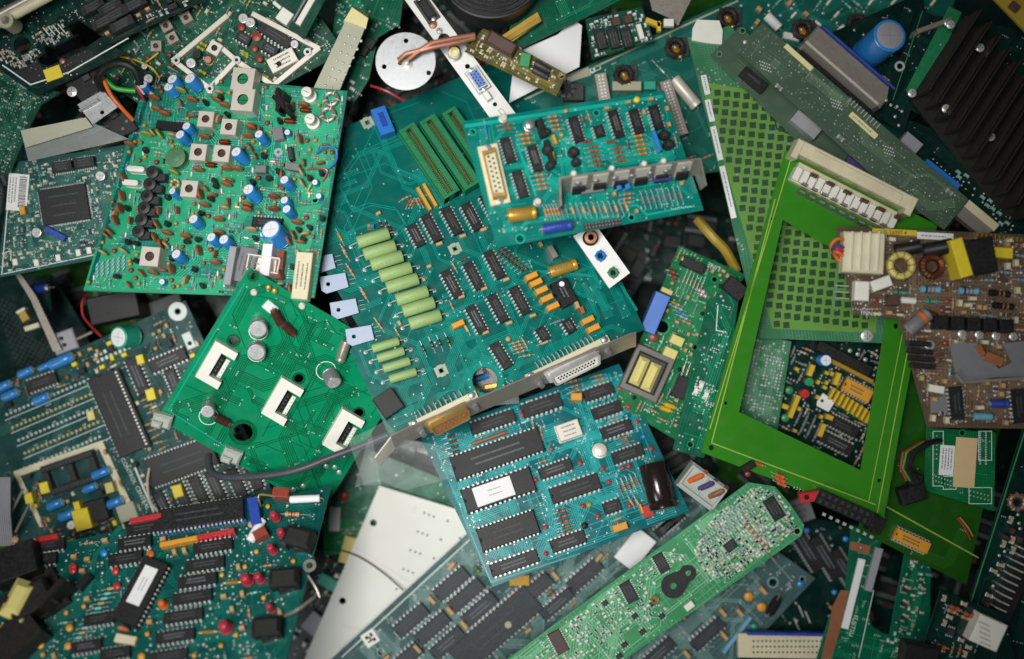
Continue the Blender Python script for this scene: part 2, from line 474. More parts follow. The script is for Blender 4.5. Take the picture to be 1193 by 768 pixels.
@cached
def bead(r=2.7, m='red'):
    mb = MB(); mb.lathe([(r*0.3, 1.5), (r*0.8, 2.0), (r, 3.4), (r*0.85, 5.0), (r*0.4, 5.9), (0.05, 6.1)], m, n=12)
    for s in (-1, 1): mb.tube([(s*r*0.4, 0, 2), (s*r*0.6, 0, 0)], 0.3, 'tin', 5)
    return Node('bead_capacitor', mb, (), 2*r, 2*r, 6)
@cached
def boxcap(w, d, hh, m='orange', name='box_capacitor', bev=0.7):
    mb = MB(); mb.box(0, 0, 0.8, w, d, hh, m, bev, taper=0.2)
    for s in (-1, 1): mb.tube([(s*w*0.3, 0, 1), (s*w*0.3, 0, 0)], 0.35, 'tin', 5)
    
    return Node(name, mb, (), w, d, hh+0.8)
@cached
def can(w, hh=20, core='slotgreen', m='canmetal'):
    """shielded coil can: folded metal box, round hole in the lid over a slotted core"""
    mb = MB(); o = w/2; zt = hh; r = w*0.25; n = 16
    mb.loft([[(x, y, z) for x, y in ((-o, -o), (o, -o), (o, o), (-o, o))] for z in (0.5, zt-0.6)], m, True, False)
    oo = o - 0.5
    out = [(-oo, -oo), (oo, -oo), (oo, oo), (-oo, oo)]
    circ = [(r*math.cos(2*math.pi*i/n), r*math.sin(2*math.pi*i/n)) for i in range(n)]
    mb.prism([out, circ], zt-0.5, zt, m)
    mb.loft([[(x, y, z) for x, y in ((-a, -a), (a, -a), (a, a), (-a, a))] for a, z in ((o, zt-0.6), (oo, zt-0.01))], m, False, False)
    c = MB(); c.lathe([(r*0.95, 4), (r*0.95, hh-3)], 'black' if core == 'black' else core, n=14); c.box(0, 0, hh-2.9, r*1.4, 0.7, 0.3, 'hole')
    return Node('coil_can', mb, (Node('core', c),), w, w, hh)
@cached
def hdr(n, rows=1, pitch=3.9, base='black', pin='gold', bh=3.5, ph=9):
    mb = MB(); L = n*pitch; mb.box(0, 0, 0.2, L, rows*pitch, bh, base, 0.3)
    pm = MB()
    for i in range(n):
        for j in range(rows): pm.box((i-(n-1)/2)*pitch, (j-(rows-1)/2)*pitch, 0.3, 0.8, 0.8, ph, pin)
    return Node('pin_header', mb, (Node('pin_row', pm),), L, rows*pitch, ph)
@cached
def sock(n, rows=2, pitch=3.9, base='darkgrey', hh=12, name='socket_strip', hole='tin', w=None):
    mb = MB(); L = n*pitch + 3; W = w or rows*pitch+2.5; mb.box(0, 0, 0.2, L, W, hh, base, 0.5)
    pm = MB()
    for i in range(n):
        for j in range(rows): pm.rect((i-(n-1)/2)*pitch, (j-(rows-1)/2)*pitch, hh+0.28, pitch*0.5, pitch*0.55, hole)
    return Node(name, mb, (Node('contact_row', pm),), L, W, hh)
@cached
def slot(L, W=15, hh=20):
    mb = MB(); 
    for s in (-1, 1): mb.box(0, s*W*0.32, 0.3, L, W*0.30, hh, 'slotgreen', 0.5)
    for s in (-1, 1): mb.box(s*(L/2-2), 0, 0.3, 4, W*0.9, hh+1, 'slotgreen', 0.5)
    mb.box(0, 0, 0.3, L-2, W*0.36, hh*0.4, 'slotgreen')
    for s in (-1, 1): mb.box(0, s*W*0.47, hh*0.5, L-4, 0.8, 0.9, 'green')
    pm = MB(); n = int(L/2.6)
    for i in range(n):
        for s in (-1, 1): pm.box((i-(n-1)/2)*2.5, s*W*0.13, hh*0.35, 1.0, 1.0, hh*0.62, 'gold')
    return Node('edge_slot', mb, (Node('contact_row', pm),), L, W, hh)
@cached
def t92(m='black'):
    mb = MB(); r = 3.4; pts = [(r*math.cos(a), r*math.sin(a)) for a in [math.radians(x) for x in range(-30, 211, 30)]]
    mb.prism([pts], 3.5, 11, m)
    for i in (-1, 0, 1): mb.tube([(i*1.4, 0, 4), (i*2, 0, 0)], 0.3, 'tin', 4)
    return Node('transistor', mb, (), 7, 7, 11)
@cached
def canround(r=5, hh=6, m='canmetal'):
    mb = MB(); mb.lathe([(r*1.18, 1.0), (r*1.18, 1.6), (r, 1.9), (r, hh-0.6), (r*0.85, hh), (0.05, hh+0.05)], m, n=20)
    return Node('metal_can_transistor', mb, (), 2.3*r, 2.3*r, hh)
@cached
def xtal(L, W, hh=6, m='canmetal'):
    mb = MB(); n = 16; pts = []
    r = W/2
    for i in range(n):
        a = 2*math.pi*i/n; pts.append((math.copysign(max(L/2-r, 0), math.cos(a)) + r*math.cos(a)*0.999, r*math.sin(a)))
    mb.loft([[(x*1.06, y*1.1, 0.5) for x, y in pts], [(x*1.06, y*1.1, 1.2) for x, y in pts], [(x, y, 1.3) for x, y in pts], [(x, y, hh-0.5) for x, y in pts], [(x*0.94, y*0.85, hh) for x, y in pts]], m)
    return Node('crystal', mb, (), L, W, hh)
@cached
def oscbox(L, W, hh=5, m='canmetal'):
    mb = MB(); mb.box(0, 0, 0.3, L*1.05, W*1.05, 0.7, m); mb.box(0, 0, 1, L, W, hh, m, 0.9); marks(mb, L, W, hh+1.08, 'grey', 3, 3)
    return Node('crystal_oscillator', mb, (), L, W, hh)
@cached
def toroid(r=9, m='black', wind='copper', hh=7, wn=14):
    mb = MB(); ri = r*0.5; n = 24
    def tor(R, rr, hz, mm, a0=0, a1=2*math.pi, n=24):
        rings = []
        for i in range(n+1):
            a = a0 + (a1-a0)*i/n
            rings.append([((R + rr*math.cos(t))*math.cos(a), (R + rr*math.cos(t))*math.sin(a), hz + rr*math.sin(t)*hh/(2*rr)) for t in [2*math.pi*k/8 for k in range(8)]])
        mb.loft(rings, mm, True, True)
    R = (r+ri)/2; tor(R, (r-ri)/2, hh/2+0.8, m)
    k = MB(); mb2 = mb; 
    for i in range(wn):
        a = 2*math.pi*i/wn
        c = Vector((R*math.cos(a), R*math.sin(a), hh/2+0.8)); rr = (r-ri)/2+0.5; q = hh/2+0.5
        u = Vector((math.cos(a), math.sin(a), 0)); zz = Vector((0, 0, 1))
        k.tube([c + u*(rr*math.cos(t)) + zz*(q*math.sin(t)) for t in [2*math.pi*j/8 for j in range(9)]], 0.8, wind, 5)
    return Node('toroid_coil', mb, (Node('winding', k),), 2*r, 2*r, hh)
@cached
def rodcoil(L, d, m='copper', core='black', standing=False):
    mb = MB(); r = d/2
    z = r+1
    mb.lathe([(r*0.7, 0), (r*0.7, L)], core, (-L/2, 0, z), (1, 0, 0), 12)
    k = MB(); N_ = int(L*0.8/1.3)
    prof = []
    for i in range(N_): prof += [(r*0.8, L*0.1+i*1.3), (r, L*0.1+i*1.3+0.65)]
    k.lathe(prof, m, (-L/2, 0, z), (1, 0, 0), 14)
    leads(mb, L+5, L, z)
    return Node('coil', mb, (Node('winding', k),), L, d, d)
@cached
def drum(r, hh, m='darkgrey', top='grey'):
    mb = MB(); mb.lathe([(r, 0.4), (r, hh*0.16), (r*0.94, hh*0.2), (r*0.94, hh*0.8), (r, hh*0.84), (r, hh-0.5), (r*0.9, hh)], m, n=20)
    mb.lathe([(r*0.45, hh), (r*0.4, hh+0.35), (0.05, hh+0.35)], top, n=12)
    return Node('drum_inductor', mb, (), 2*r, 2*r, hh)
@cached
def trimmer(w=9, m='white', c='alu', hh=7):
    mb = MB(); mb.box(0, 0, 0.4, w, w, hh*0.6, m, 0.4); mb.lathe([(w*0.36, 0), (w*0.36, hh*0.4), (w*0.3, hh*0.45)], c, (0, 0, hh*0.6), n=14)
    mb.box(0, 0, hh*1.06+0.1, w*0.5, 0.8, 0.25, 'hole', rot=0.6)
    return Node('trimmer', mb, (), w, w, hh)
@cached
def knob(r=4.5, hh=16, m='ivory'):
    mb = MB(); mb.lathe([(r*1.25, 0.5), (r*1.25, hh*0.35), (r*0.85, hh*0.4), (r*0.8, hh*0.75), (r*0.95, hh*0.78), (r*0.95, hh-0.6), (r*0.7, hh)], m, n=16)
    mb.box(0, 0, hh+0.05, r*1.1, 0.7, 0.2, 'grey')
    return Node('trimmer', mb, (), r*2.4, r*2.4, hh)
@cached
def plug(n, W=12, hh=12, m='ivory', pitch=5.5, wires=None):
    """wafer connector: walled shell around a row of pins"""
    L = n*pitch+3; mb = MB()
    mb.box(0, 0, 0.3, L, W, 2.2, m)
    mb.box(0, W/2-0.7, 2.4, L, 1.4, hh, m, 0.2); mb.box(0, -W/2+0.7, 2.4, L, 1.4, hh*0.6, m, 0.2)
    for s in (-1, 1): mb.box(s*(L/2-0.7), 0, 2.4, 1.4, W-3, hh*0.85, m, 0.2)
    pm = MB()
    for i in range(n): pm.box((i-(n-1)/2)*pitch, 0, 2.4, 1.1, 1.1, hh*0.7, 'tin')
    return Node('connector', mb, (Node('pin_row', pm),), L, W, hh)
@cached
def block(L, W, hh, m='black', bev=0.6, name='module', top=None):
    mb = MB(); mb.box(0, 0, 0.3, L, W, hh, m, bev, taper=0.15)
    if top == 'marks': marks(mb, L, W, hh+0.36, 'markdim', 5, 3)
    elif top == 'dot': mb.disk(-L*0.3, W*0.1, hh+0.36, W*0.16, 'paper', 14); marks(mb, L*0.8, W*0.8, hh+0.37, 'mark', 5, 2)
    elif top == 'ribs':
        for i in range(6): mb.box((i-2.5)*L/6.2, 0, hh+0.3, L*0.05, W*0.8, 0.5, m)
    return Node(name, mb, (), L, W, hh)
@cached
def tabbed(L=17, W=12, tab='tabblue', flip=1, tl=None):
    """power transistor lying flat: moulded body and metal tab with a hole"""
    tl = tl or L; mb = MB(); n = 14; r = W*0.13
    b = MB(); b.box(L*0.18, 0, 0.6, L*0.40, W*0.9, 3.2, 'black', 0.5)
    out = [(-tl, -W*0.30), (-tl*0.8, -W*0.55), (L*0.36, -W*0.46), (L*0.36, W*0.46), (-tl*0.95, W*0.55)]
    mb.prism([out, [(-tl*0.62 + r*math.cos(2*math.pi*i/n), r*math.sin(2*math.pi*i/n)) for i in range(n)]], 4.2, 5.0, tab)
    k = MB()
    for i in (-1, 0, 1): k.tube([(L*0.5, i*W*0.28, 3), (L*0.8, i*W*0.28, 2.6), (L*0.85, i*W*0.28, 0)], 0.4, 'tin', 5)
    return Node('power_transistor', mb, (Node('transistor_body', b), Node('lead', k)), L, W, 6)
@cached
def dsub(L, W=17, n=8, shell='tin', ins='gold', depth=12, body='cream', rows=2, pin='gold'):
    """D-shaped connector standing up: flange plate, trapezoid shell, insert with contact holes"""
    mb = MB(); mb.box(0, 0, 0.3, L, W, 5, body, 0.4)
    def tr(k, e=0): return [(-L*0.36*k+e, -W*0.30*k), (L*0.36*k-e, -W*0.30*k), (L*0.39*k, W*0.30*k), (-L*0.39*k, W*0.30*k)]
    sh = MB(); sh.loft([[(x, y, 5.2) for x, y in tr(1.15)], [(x, y, 6) for x, y in tr(1.1)], [(x, y, depth) for x, y in tr(1.02)], [(x, y, depth) for x, y in tr(0.93)], [(x, y, depth-2.5) for x, y in tr(0.9)]], shell)
    it = MB(); it.loft([[(x, y, depth-2.4) for x, y in tr(0.86)], [(x, y, depth-0.8) for x, y in tr(0.86)]], ins)
    for j in range(rows):
        for i in range(n - j % 2): it.disk((i-(n-1-j % 2)/2)*L*0.66/n, (j-(rows-1)/2)*W*0.2, depth-0.7, L*0.66/n*0.24, 'hole', 8)
    sc = MB()
    for s in (-1, 1): sc.lathe([(W*0.16, 5.4), (W*0.16, 7.2), (W*0.1, 7.4)], 'alu', (s*L*0.45, 0, 0), n=8); sc.box(s*L*0.45, 0, 7.42, W*0.26, 0.6, 0.1, 'hole')
    return Node('d_connector', mb, (Node('shell', sh), Node('contact_insert', it), Node('screw', sc)), L, W, depth)
@cached
def smd(L=3, W=1.8, hh=1.2, m='black'):
    mb = MB(); mb.box(0, 0, 0.12, L*0.62, W, hh, m, 0.1)
    for s in (-1, 1): mb.box(s*L*0.42, 0, 0.1, L*0.26, W*1.05, hh*0.95, 'solder', 0.15); mb.rect(s*L*0.5, 0, 0.14, L*0.3, W*1.3, 'solder')
    return Node('surface_mount_part', mb, (), L, W, hh)
@cached
def dot(r=1.4, m='solder'):
    mb = MB(); mb.lathe([(r, 0.15), (r*0.8, 0.6), (r*0.3, 1.1), (0.02, 1.15)], m, n=8)
    return Node('solder_joint', mb, (), 2*r, 2*r, 1)
@cached
def ring(ro, ri, m='solder', hole=False):
    mb = MB(); mb.annulus(0, 0, 0.3, ri, ro, m, 18)
    if hole: mb.disk(0, 0, 0.29, ri, 'hole', 18)
    return Node('mounting_ring', mb, (), 2*ro, 2*ro, 0)
@cached
def led(r=4, hh=12, m='pinkred', leg='copper'):
    mb = MB(); mb.lathe([(r*1.15, 2), (r*1.15, 3.2), (r, 3.4), (r, hh-r), (r*0.72, hh-r*0.3), (0.05, hh)], m, n=14)
    for s in (-1, 1): mb.tube([(s*1.6, 0, 2.2), (s*1.6, 0, 0)], 0.4, leg, 5)
    return Node('indicator_lamp', mb, (), 2*r, 2*r, hh)
@cached
def screw(r=4, m='alu'):
    mb = MB(); mb.lathe([(r, 0.3), (r, 1.6), (r*0.7, 2.4), (0.05, 2.6)], m, n=14); mb.box(0, 0, 2.3, r*1.3, 0.7, 0.25, 'hole'); mb.box(0, 0, 2.3, 0.7, r*1.3, 0.26, 'hole')
    return Node('screw', mb, (), 2*r, 2*r, 2.5)
@cached
def sticker(L, W, m='paper', lines=3, code=False, seed=2, tm='grey'):
    mb = MB(); mb.box(0, 0, 0.3, L, W, 0.25, m)
    R = random.Random(seed)
    if code:
        x = -L*0.42
        while x < L*0.42: l = R.uniform(0.3, 1.1); mb.rect(x, W*0.22, 0.62, l, W*0.36, 'hole'); x += l + R.uniform(0.4, 1.1)
    for k in range(lines):
        y = (-W*0.12 - k*W*0.14) if code else (k-(lines-1)/2)*W*0.8/max(lines, 1)
        x = -L*0.38
        while x < L*0.3: l = R.uniform(0.6, 2.2); mb.rect(x, y, 0.61, l, min(1.4, W*0.4/max(lines, 1)), tm); x += l + 0.6
    return Node('sticker', mb, (), L, W, 0.5)
# ------------------------------------------------------------------ boards
def zf(x0, y0, s): return lambda x, y: (x0 + x/s, y0 + y/s)
def inpoly(x, y, P):
    c = False; j = len(P)-1
    for i in range(len(P)):
        if (P[i][1] > y) != (P[j][1] > y) and x < (P[j][0]-P[i][0])*(y-P[i][1])/(P[j][1]-P[i][1]) + P[i][0]: c = not c
        j = i
    return c
def edist(x, y, P):
    d = 1e9
    for i in range(len(P)):
        ax, ay = P[i]; bx, by = P[(i+1) % len(P)]; vx, vy = bx-ax, by-ay
        t = max(0, min(1, ((x-ax)*vx + (y-ay)*vy)/max(vx*vx+vy*vy, 1e-6)))
        d = min(d, math.hypot(x-ax-t*vx, y-ay-t*vy))
    return d

class Board:
    """a rigid plate lying in the heap; photo positions are carried onto its own tilted plane"""
    def __init__(s, name, label, pts, z, m, tilt=(0, 0), yaw=None, holes=(), cuts=(), thick=2.6, cat='circuit board',
                 traces=0, seed=1, tw=0.9, group='circuit boards heaped in the pile', part='board', rim=True, vias=0, tlen=1.0, viam='solder', extra=None):
        s.pts = pts; s.gx, s.gy = tilt; s.occ = []; s.n = 0; s.R = random.Random(seed)
        cx = sum(p[0] for p in pts)/len(pts); cy = sum(p[1] for p in pts)/len(pts)
        s.z0 = z; f = (D - z)/D; s.X0, s.Y0 = (cx-CX)*f, -(cy-CY)*f
        n = Vector((-s.gx, -s.gy, 1)).normalized(); s.nz = n
        if yaw is None: yaw = math.degrees(math.atan2(pts[1][1]-pts[0][1], pts[1][0]-pts[0][0]))
        a = -math.radians(yaw)
        x = Vector((math.cos(a), math.sin(a), 0)); x = (x - n*x.dot(n)).normalized(); y = n.cross(x)
        s.x, s.y = x, y; s.o = Vector((s.X0, s.Y0, z))
        root = bpy.data.objects.new(name, None); COL.objects.link(root)
        root.empty_display_size = 0.01
        root.matrix_world = Matrix.Translation(s.o*K) @ Matrix((x, y, n)).transposed().to_4x4()
        tag(root, label, cat, group); s.root = root
        mb = MB(); loops = [[s.P(*p) for p in pts]]
        for (hx, hy, hr) in holes:
            c = s.P(hx, hy); r = hr*s.sc(hx, hy); loops.append([(c[0]+r*math.cos(2*math.pi*i/16), c[1]+r*math.sin(2*math.pi*i/16)) for i in range(16)])
        for c in cuts: loops.append([s.P(*p) for p in c])
        s.loops = loops
        has = (m + '_edge') in MATS
        mb.prism(loops, -thick, 0, m, (m + '_edge') if has else m)
        s.mb = mb; s.tm = (m + '_trace') if has else 'tin'
        if rim and holes and has:
            for (hx, hy, hr) in holes:
                c = s.P(hx, hy); mb.annulus(c[0], c[1], 0.10, hr*1.02, hr*1.45, s.tm, 16)
        if traces: s.route(traces, tw, tlen)
        for i in range(vias):
            p = s.rand(s.pts)
            if p and s.clear(*p): mb.disk(*s.P(*p), 0.22, s.R.uniform(0.6, 1.1), viam, 8)
        s.fin = False; s.mname = part
    # geometry ---------------------------------------------------------
    def ray(s, px, py, up=0):
        X, Y = px-CX, -(py-CY); z = s.z0 + up/s.nz.z
        t = (D - z + s.gx*s.X0 + s.gy*s.Y0) / (D + s.gx*X + s.gy*Y)
        return Vector((X*t, Y*t, D*(1-t))), t
    def P(s, px, py, up=0):
        v = s.ray(px, py, up)[0] - s.o
        return (v.dot(s.x), v.dot(s.y))
    def sc(s, px, py): return s.ray(px, py)[1]
    def ang(s, px, py, a):
        r = math.radians(a); p = s.P(px, py); q = s.P(px+math.cos(r)*4, py+math.sin(r)*4)
        return math.atan2(q[1]-p[1], q[0]-p[0])
    def rand(s, poly):
        xs = [p[0] for p in poly]; ys = [p[1] for p in poly]
        for _ in range(40):
            x, y = s.R.uniform(max(min(xs), -15), min(max(xs), 1208)), s.R.uniform(max(min(ys), -12), min(max(ys), 782))
            if inpoly(x, y, poly): return x, y
    def ok(s, lx, ly, marg=3):
        if not inpoly(lx, ly, s.loops[0]) or edist(lx, ly, s.loops[0]) < marg: return False
        for lp in s.loops[1:]:
            if inpoly(lx, ly, lp) or edist(lx, ly, lp) < marg: return False
        return True
    def clear(s, px, py, r=2):
        lx, ly = s.P(px, py)
        if not s.ok(lx, ly, r): return False
        for (x, y, a, L, W) in s.occ:
            dx, dy = lx-x, ly-y; c, q = math.cos(-a), math.sin(-a)
            if abs(dx*c - dy*q) < L/2 + r and abs(dx*q + dy*c) < W/2 + r: return False
        return True
    # copper -----------------------------------------------------------
    def line(s, P, wd, m, z=0.1, closed=False):
        """local polyline as a thin ribbon with mitred corners"""
        n = len(P)
        if n < 2: return
        a, b = [], []
        for i in range(n):
            p = Vector(P[i]).to_2d()
            i0, i1 = (i-1, i+1) if not closed else ((i-1) % n, (i+1) % n)
            d0 = (p - Vector(P[i0]).to_2d()).normalized() if i0 >= 0 else None
            d1 = (Vector(P[i1]).to_2d() - p).normalized() if i1 < n else None
            if d0 is None: d0 = d1
            if d1 is None: d1 = d0
            t = (d0 + d1); t = t.normalized() if t.length > 1e-4 else d0
            nn = Vector((-t.y, t.x)); k = wd/2/max(0.5, abs(nn.dot(Vector((-d0.y, d0.x)))))
            a.append(p + nn*k); b.append(p - nn*k)
        base = len(s.mb.v); s.mb.v.extend((p.x, p.y, z) for p in a); s.mb.v.extend((p.x, p.y, z) for p in b)
        for i in range(n if closed else n-1):
            j = (i+1) % n; s.mb.face((base+n+i, base+n+j, base+j, base+i), s.mb.names[0] if m is None else m)
    def pline(s, pts, wd, m, z=0.3, closed=False): s.line([s.P(*p) for p in pts], wd, m, z, closed)
    def route(s, n, wd, tl):
        lp = s.loops[0]; xs = [p[0] for p in lp]; ys = [p[1] for p in lp]; zc = 0
        for k in range(n):
            for _ in range(20):
                x, y = s.R.uniform(min(xs), max(xs)), s.R.uniform(min(ys), max(ys))
                if s.ok(x, y, 6): break
            else: continue
            m = s.R.choice((1, 1, 2, 3, 4, 6)); d = s.R.choice((0, 2, 4, 6)); sp = wd*2.4; P = [Vector((x, y))]
            for g in range(s.R.choice((2, 3, 4))):
                a = d*math.pi/4; L = s.R.uniform(14, 70)*tl; st = Vector((math.cos(a), math.sin(a))); q = P[-1]
                q2 = q.copy(); t = 0
                while t < L and s.ok(*(q2 + st*(5 + sp*m/2)), 4): q2 = q2 + st*3; t += 3
                if t < 9: break
                P.append(q2); d = (d + s.R.choice((-1, 1))) % 8
            if len(P) < 2: continue
            for i in range(m):
                off = (i-(m-1)/2)*sp; Q = []
                for j, p in enumerate(P):
                    d0 = (p-P[j-1]).normalized() if j else (P[1]-p).normalized()
                    d1 = (P[j+1]-p).normalized() if j+1 < len(P) else d0
                    t = (d0+d1).normalized(); nn = Vector((-t.y, t.x)); kk = off/max(0.5, nn.dot(Vector((-d0.y, d0.x))))
                    Q.append(p + nn*kk)
                if not all(s.ok(*q, 1.5) for q in Q): continue
                zc += 1; s.line(Q, wd, s.tm, 0.08 + 0.0005*zc)
                for e in (Q[0], Q[-1]): s.mb.disk(e.x, e.y, 0.2 + 0.0003*zc, wd*0.85, s.tm if s.R.random() < 0.5 else 'solder', 7)
    def poly(s, pts, m, z=0.07): 
        b = len(s.mb.v); q = [s.P(*p) for p in pts]
        a = sum(q[i][0]*q[(i+1) % len(q)][1] - q[(i+1) % len(q)][0]*q[i][1] for i in range(len(q)))
        if a < 0: q = q[::-1]
        tri = tessellate_polygon([[Vector((x, y, 0)) for x, y in q]])
        s.mb.v.extend((x, y, z) for x, y in q)
        for t in tri:
            (x0, y0), (x1, y1), (x2, y2) = (q[i] for i in t)
            if (x1-x0)*(y2-y0)-(x2-x0)*(y1-y0) < 0: t = t[::-1]
            s.mb.face([b+i for i in t], m)
    def write(s, txt, px, py, a, size, m='silk', up=0.4):
        text(s.mb, txt, *s.P(px, py), up, size*s.sc(px, py), m, s.ang(px, py, a))
    def silkmarks(s, px, py, a, n=5, sz=2.2, m='silk'):
        """tiny unreadable legend strokes"""
        x0, y0 = s.P(px, py); r = s.ang(px, py, a); c, q = math.cos(r), math.sin(r)
        for i in range(n):
            t = (i-(n-1)/2)*sz*0.9
            for k in range(2): 
                u, v = t + s.R.uniform(-.3, .3), s.R.uniform(-sz*.35, sz*.35)
                s.mb.rect(x0 + u*c - v*q, y0 + u*q + v*c, 0.4 + 0.001*(i*2+k), 0.4 if k else sz*0.55, sz*0.8 if k else 0.4, m, r)
    # components -------------------------------------------------------
    def at(s, px, py, a, node, up=None, lift=0, lean=None, occ=True, label=None, k=1.0, name=None):
        up = node.h*0.6 if up is None else up
        sc = s.ray(px, py, up)[1]*k
        p = s.P(px, py, up*sc + lift); r = s.ang(px, py, a)
        def inst(nd, par, first):
            o = bpy.data.objects.new(name if (first and name) else nd.name, nd.me); COL.objects.link(o); o.parent = par
            if first:
                o.location = (p[0]*K, p[1]*K, lift*K); o.scale = (sc,)*3
                M = Matrix.Rotation(r, 4, 'Z')
                if lean:   # lean=(deg towards photo-right, deg towards photo-up)
                    hx = s.ang(px, py, 0)
                    ax = Matrix.Rotation(hx, 4, 'Z') @ Matrix.Rotation(math.radians(lean[0]), 4, 'Y') @ Matrix.Rotation(-math.radians(lean[1]), 4, 'X') @ Matrix.Rotation(-hx, 4, 'Z')
                    M = ax @ M
                o.rotation_euler = M.to_euler()
                if label: o['label'] = label
            for kd in nd.kids: inst(kd, o, False)
            return o
        o = inst(node, s.root, True); s.n += 1
        if occ: s.occ.append((p[0], p[1], r, node.L*sc, node.W*sc))
        return o
    def seg(s, x0, y0, x1, y1, fn, *a, up=None, **k):
        L = math.hypot(x1-x0, y1-y0); ang = math.degrees(math.atan2(y1-y0, x1-x0))
        return s.at((x0+x1)/2, (y0+y1)/2, ang, fn(round(L), *a, **k), up)
    def row(s, px, py, a, node, n, dx, dy, **k):
        for i in range(n): s.at(px + i*dx, py + i*dy, a, node, **k)
    def fill(s, poly, nodes, n, angs=(0,), gap=1.5, jit=4, smax=100, k=1.0, stuffname='surface_mount_part'):
        """free places between the larger parts, filled without overlap"""
        done = 0
        for _ in range(n*12):
            if done >= n: break
            p = s.rand(poly)
            if not p: break
            nd = s.R.choice(nodes); a = s.R.choice(angs) + s.R.uniform(-jit, jit)
            r = (nd.L*abs(k))/2 + gap
            lx, ly = s.P(*p); lr = s.ang(*p, a); c, q = math.cos(lr), math.sin(lr)
            good = True
            for t in (-0.5, 0, 0.5):
                x, y = lx + t*nd.L*k*c, ly + t*nd.L*k*q
                rr = nd.W*k/2 + gap*0.5
                if not s.ok(x, y, rr + 1): good = False; break
                for (ox, oy, oa, L, W) in s.occ:
                    dx, dy = x-ox, y-oy; c2, q2 = math.cos(-oa), math.sin(-oa)
                    if abs(dx*c2-dy*q2) < L/2+rr and abs(dx*q2+dy*c2) < W/2+rr: good = False; break
                if not good: break
            if good: s.at(p[0], p[1], a, nd, up=0, k=k); done += 1
    def done(s):
        o = link(s.mname, s.mb.mesh(s.mname), s.root); s.fin = True
        return s
def merge_small(b, poly, nodes, n, angs, k=1.0, name='surface_mount_parts', gap=0.5):
    """beyond a hundred of one part: the rest of the tiny ones as one countless mass"""
    occ0 = list(b.occ); mb = MB(); R = b.R; cache = {}
    cnt = 0
    for _ in range(n*10):
        if cnt >= n: break
        p = b.rand(poly)
        if not p: break
        kind = R.choice(nodes); L, W, hh, m = kind; a = R.choice(angs) + R.uniform(-3, 3)
        if not b.clear(p[0], p[1], max(L, W)*k*0.42 + gap): continue
        lx, ly = b.P(*p); lr = b.ang(*p, a); c, q = math.cos(lr), math.sin(lr)
        mb.box(lx, ly, 0.12, L*0.6*k, W*k, hh*k, m, 0.1, rot=lr)
        for sg in (-1, 1): mb.box(lx+sg*L*0.4*k*c, ly+sg*L*0.4*k*q, 0.1, L*0.26*k, W*1.1*k, hh*0.9*k, 'solder', 0.12, rot=lr)
        b.occ.append((lx, ly, lr, L*k, W*k)); cnt += 1
    if mb.v:
        o = link(name, mb.mesh(name), b.root); o['kind'] = 'stuff'
def solder_field(b, poly, n, rmin=0.8, rmax=1.5, name='solder_joints'):
    mb = MB(); cnt = 0
    for _ in range(n*5):
        if cnt >= n: break
        p = b.rand(poly)
        if not p: break
        lx, ly = b.P(*p)
        lx, ly = round(lx/4)*4, round(ly/4)*4
        if not b.ok(lx, ly, 2): continue
        key = (lx, ly)
        if any(abs(lx-o[0]) < o[3]/2+1 and abs(ly-o[1]) < o[4]/2+1 for o in b.occ): continue
        r = b.R.uniform(rmin, rmax); mb.lathe([(r, 0.15), (r*0.7, 0.7), (0.1, 1.2)], 'solder', (lx, ly, 0), n=7)
        b.occ.append((lx, ly, 0, 2, 2)); cnt += 1
    if mb.v: o = link(name, mb.mesh(name), b.root); o['kind'] = 'stuff'
def W(px, py, z):
    t = (D - z)/D; return Vector(((px-CX)*t, -(py-CY)*t, z))
def cable(name, pts, r, m, label, cat='cable', n=8, sub=6):
    """loose wire through photo points (px, py, height), smoothed"""
    P = [W(*p) for p in pts]; Q = []
    for i in range(len(P)-1):
        p0 = P[max(i-1, 0)]; p1 = P[i]; p2 = P[i+1]; p3 = P[min(i+2, len(P)-1)]
        for j in range(sub):
            t = j/sub; Q.append(0.5*((2*p1) + (p2-p0)*t + (2*p0-5*p1+4*p2-p3)*t*t + (3*p1-p0-3*p2+p3)*t**3))
    Q.append(P[-1]); mb = MB(); mb.tube(Q, r, m, n)
    o = link(name, mb.mesh(name)); return tag(o, label, cat)
def wirepart(b, pts, r, m, name='wire'):
    P = [Vector((*b.P(px, py, z), z)) for px, py, z in pts]; Q = []
    for i in range(len(P)-1):
        p0 = P[max(i-1, 0)]; p1 = P[i]; p2 = P[i+1]; p3 = P[min(i+2, len(P)-1)]
        for j in range(5):
            t = j/5; Q.append(0.5*((2*p1) + (p2-p0)*t + (2*p0-5*p1+4*p2-p3)*t*t + (3*p1-p0-3*p2+p3)*t**3))
    Q.append(P[-1]); mb = MB(); mb.tube(Q, r, m, 7); return link(name, mb.mesh(name), b.root)
def bpart(b, name, mb): return link(name, mb.mesh(name), b.root)
def bprism(b, name, pts, z0, z1, m, edge=None, holes=()):
    mb = MB(); lp = [[b.P(*p, z1) for p in pts]]
    for hx, hy, hr in holes:
        c = b.P(hx, hy, z1); lp.append([(c[0]+hr*math.cos(2*math.pi*i/14), c[1]+hr*math.sin(2*math.pi*i/14)) for i in range(14)])
    mb.prism(lp, z0, z1, m, edge); return bpart(b, name, mb)
def setlabel(o, l): o['label'] = l; return o
# ================================================================== the heap
g = MB(); g.box(0, 0, -330, 2600, 2000, 6, 'dark')
gr = link('ground', g.mesh('ground')); gr['kind'] = 'structure'
R0 = random.Random(5)

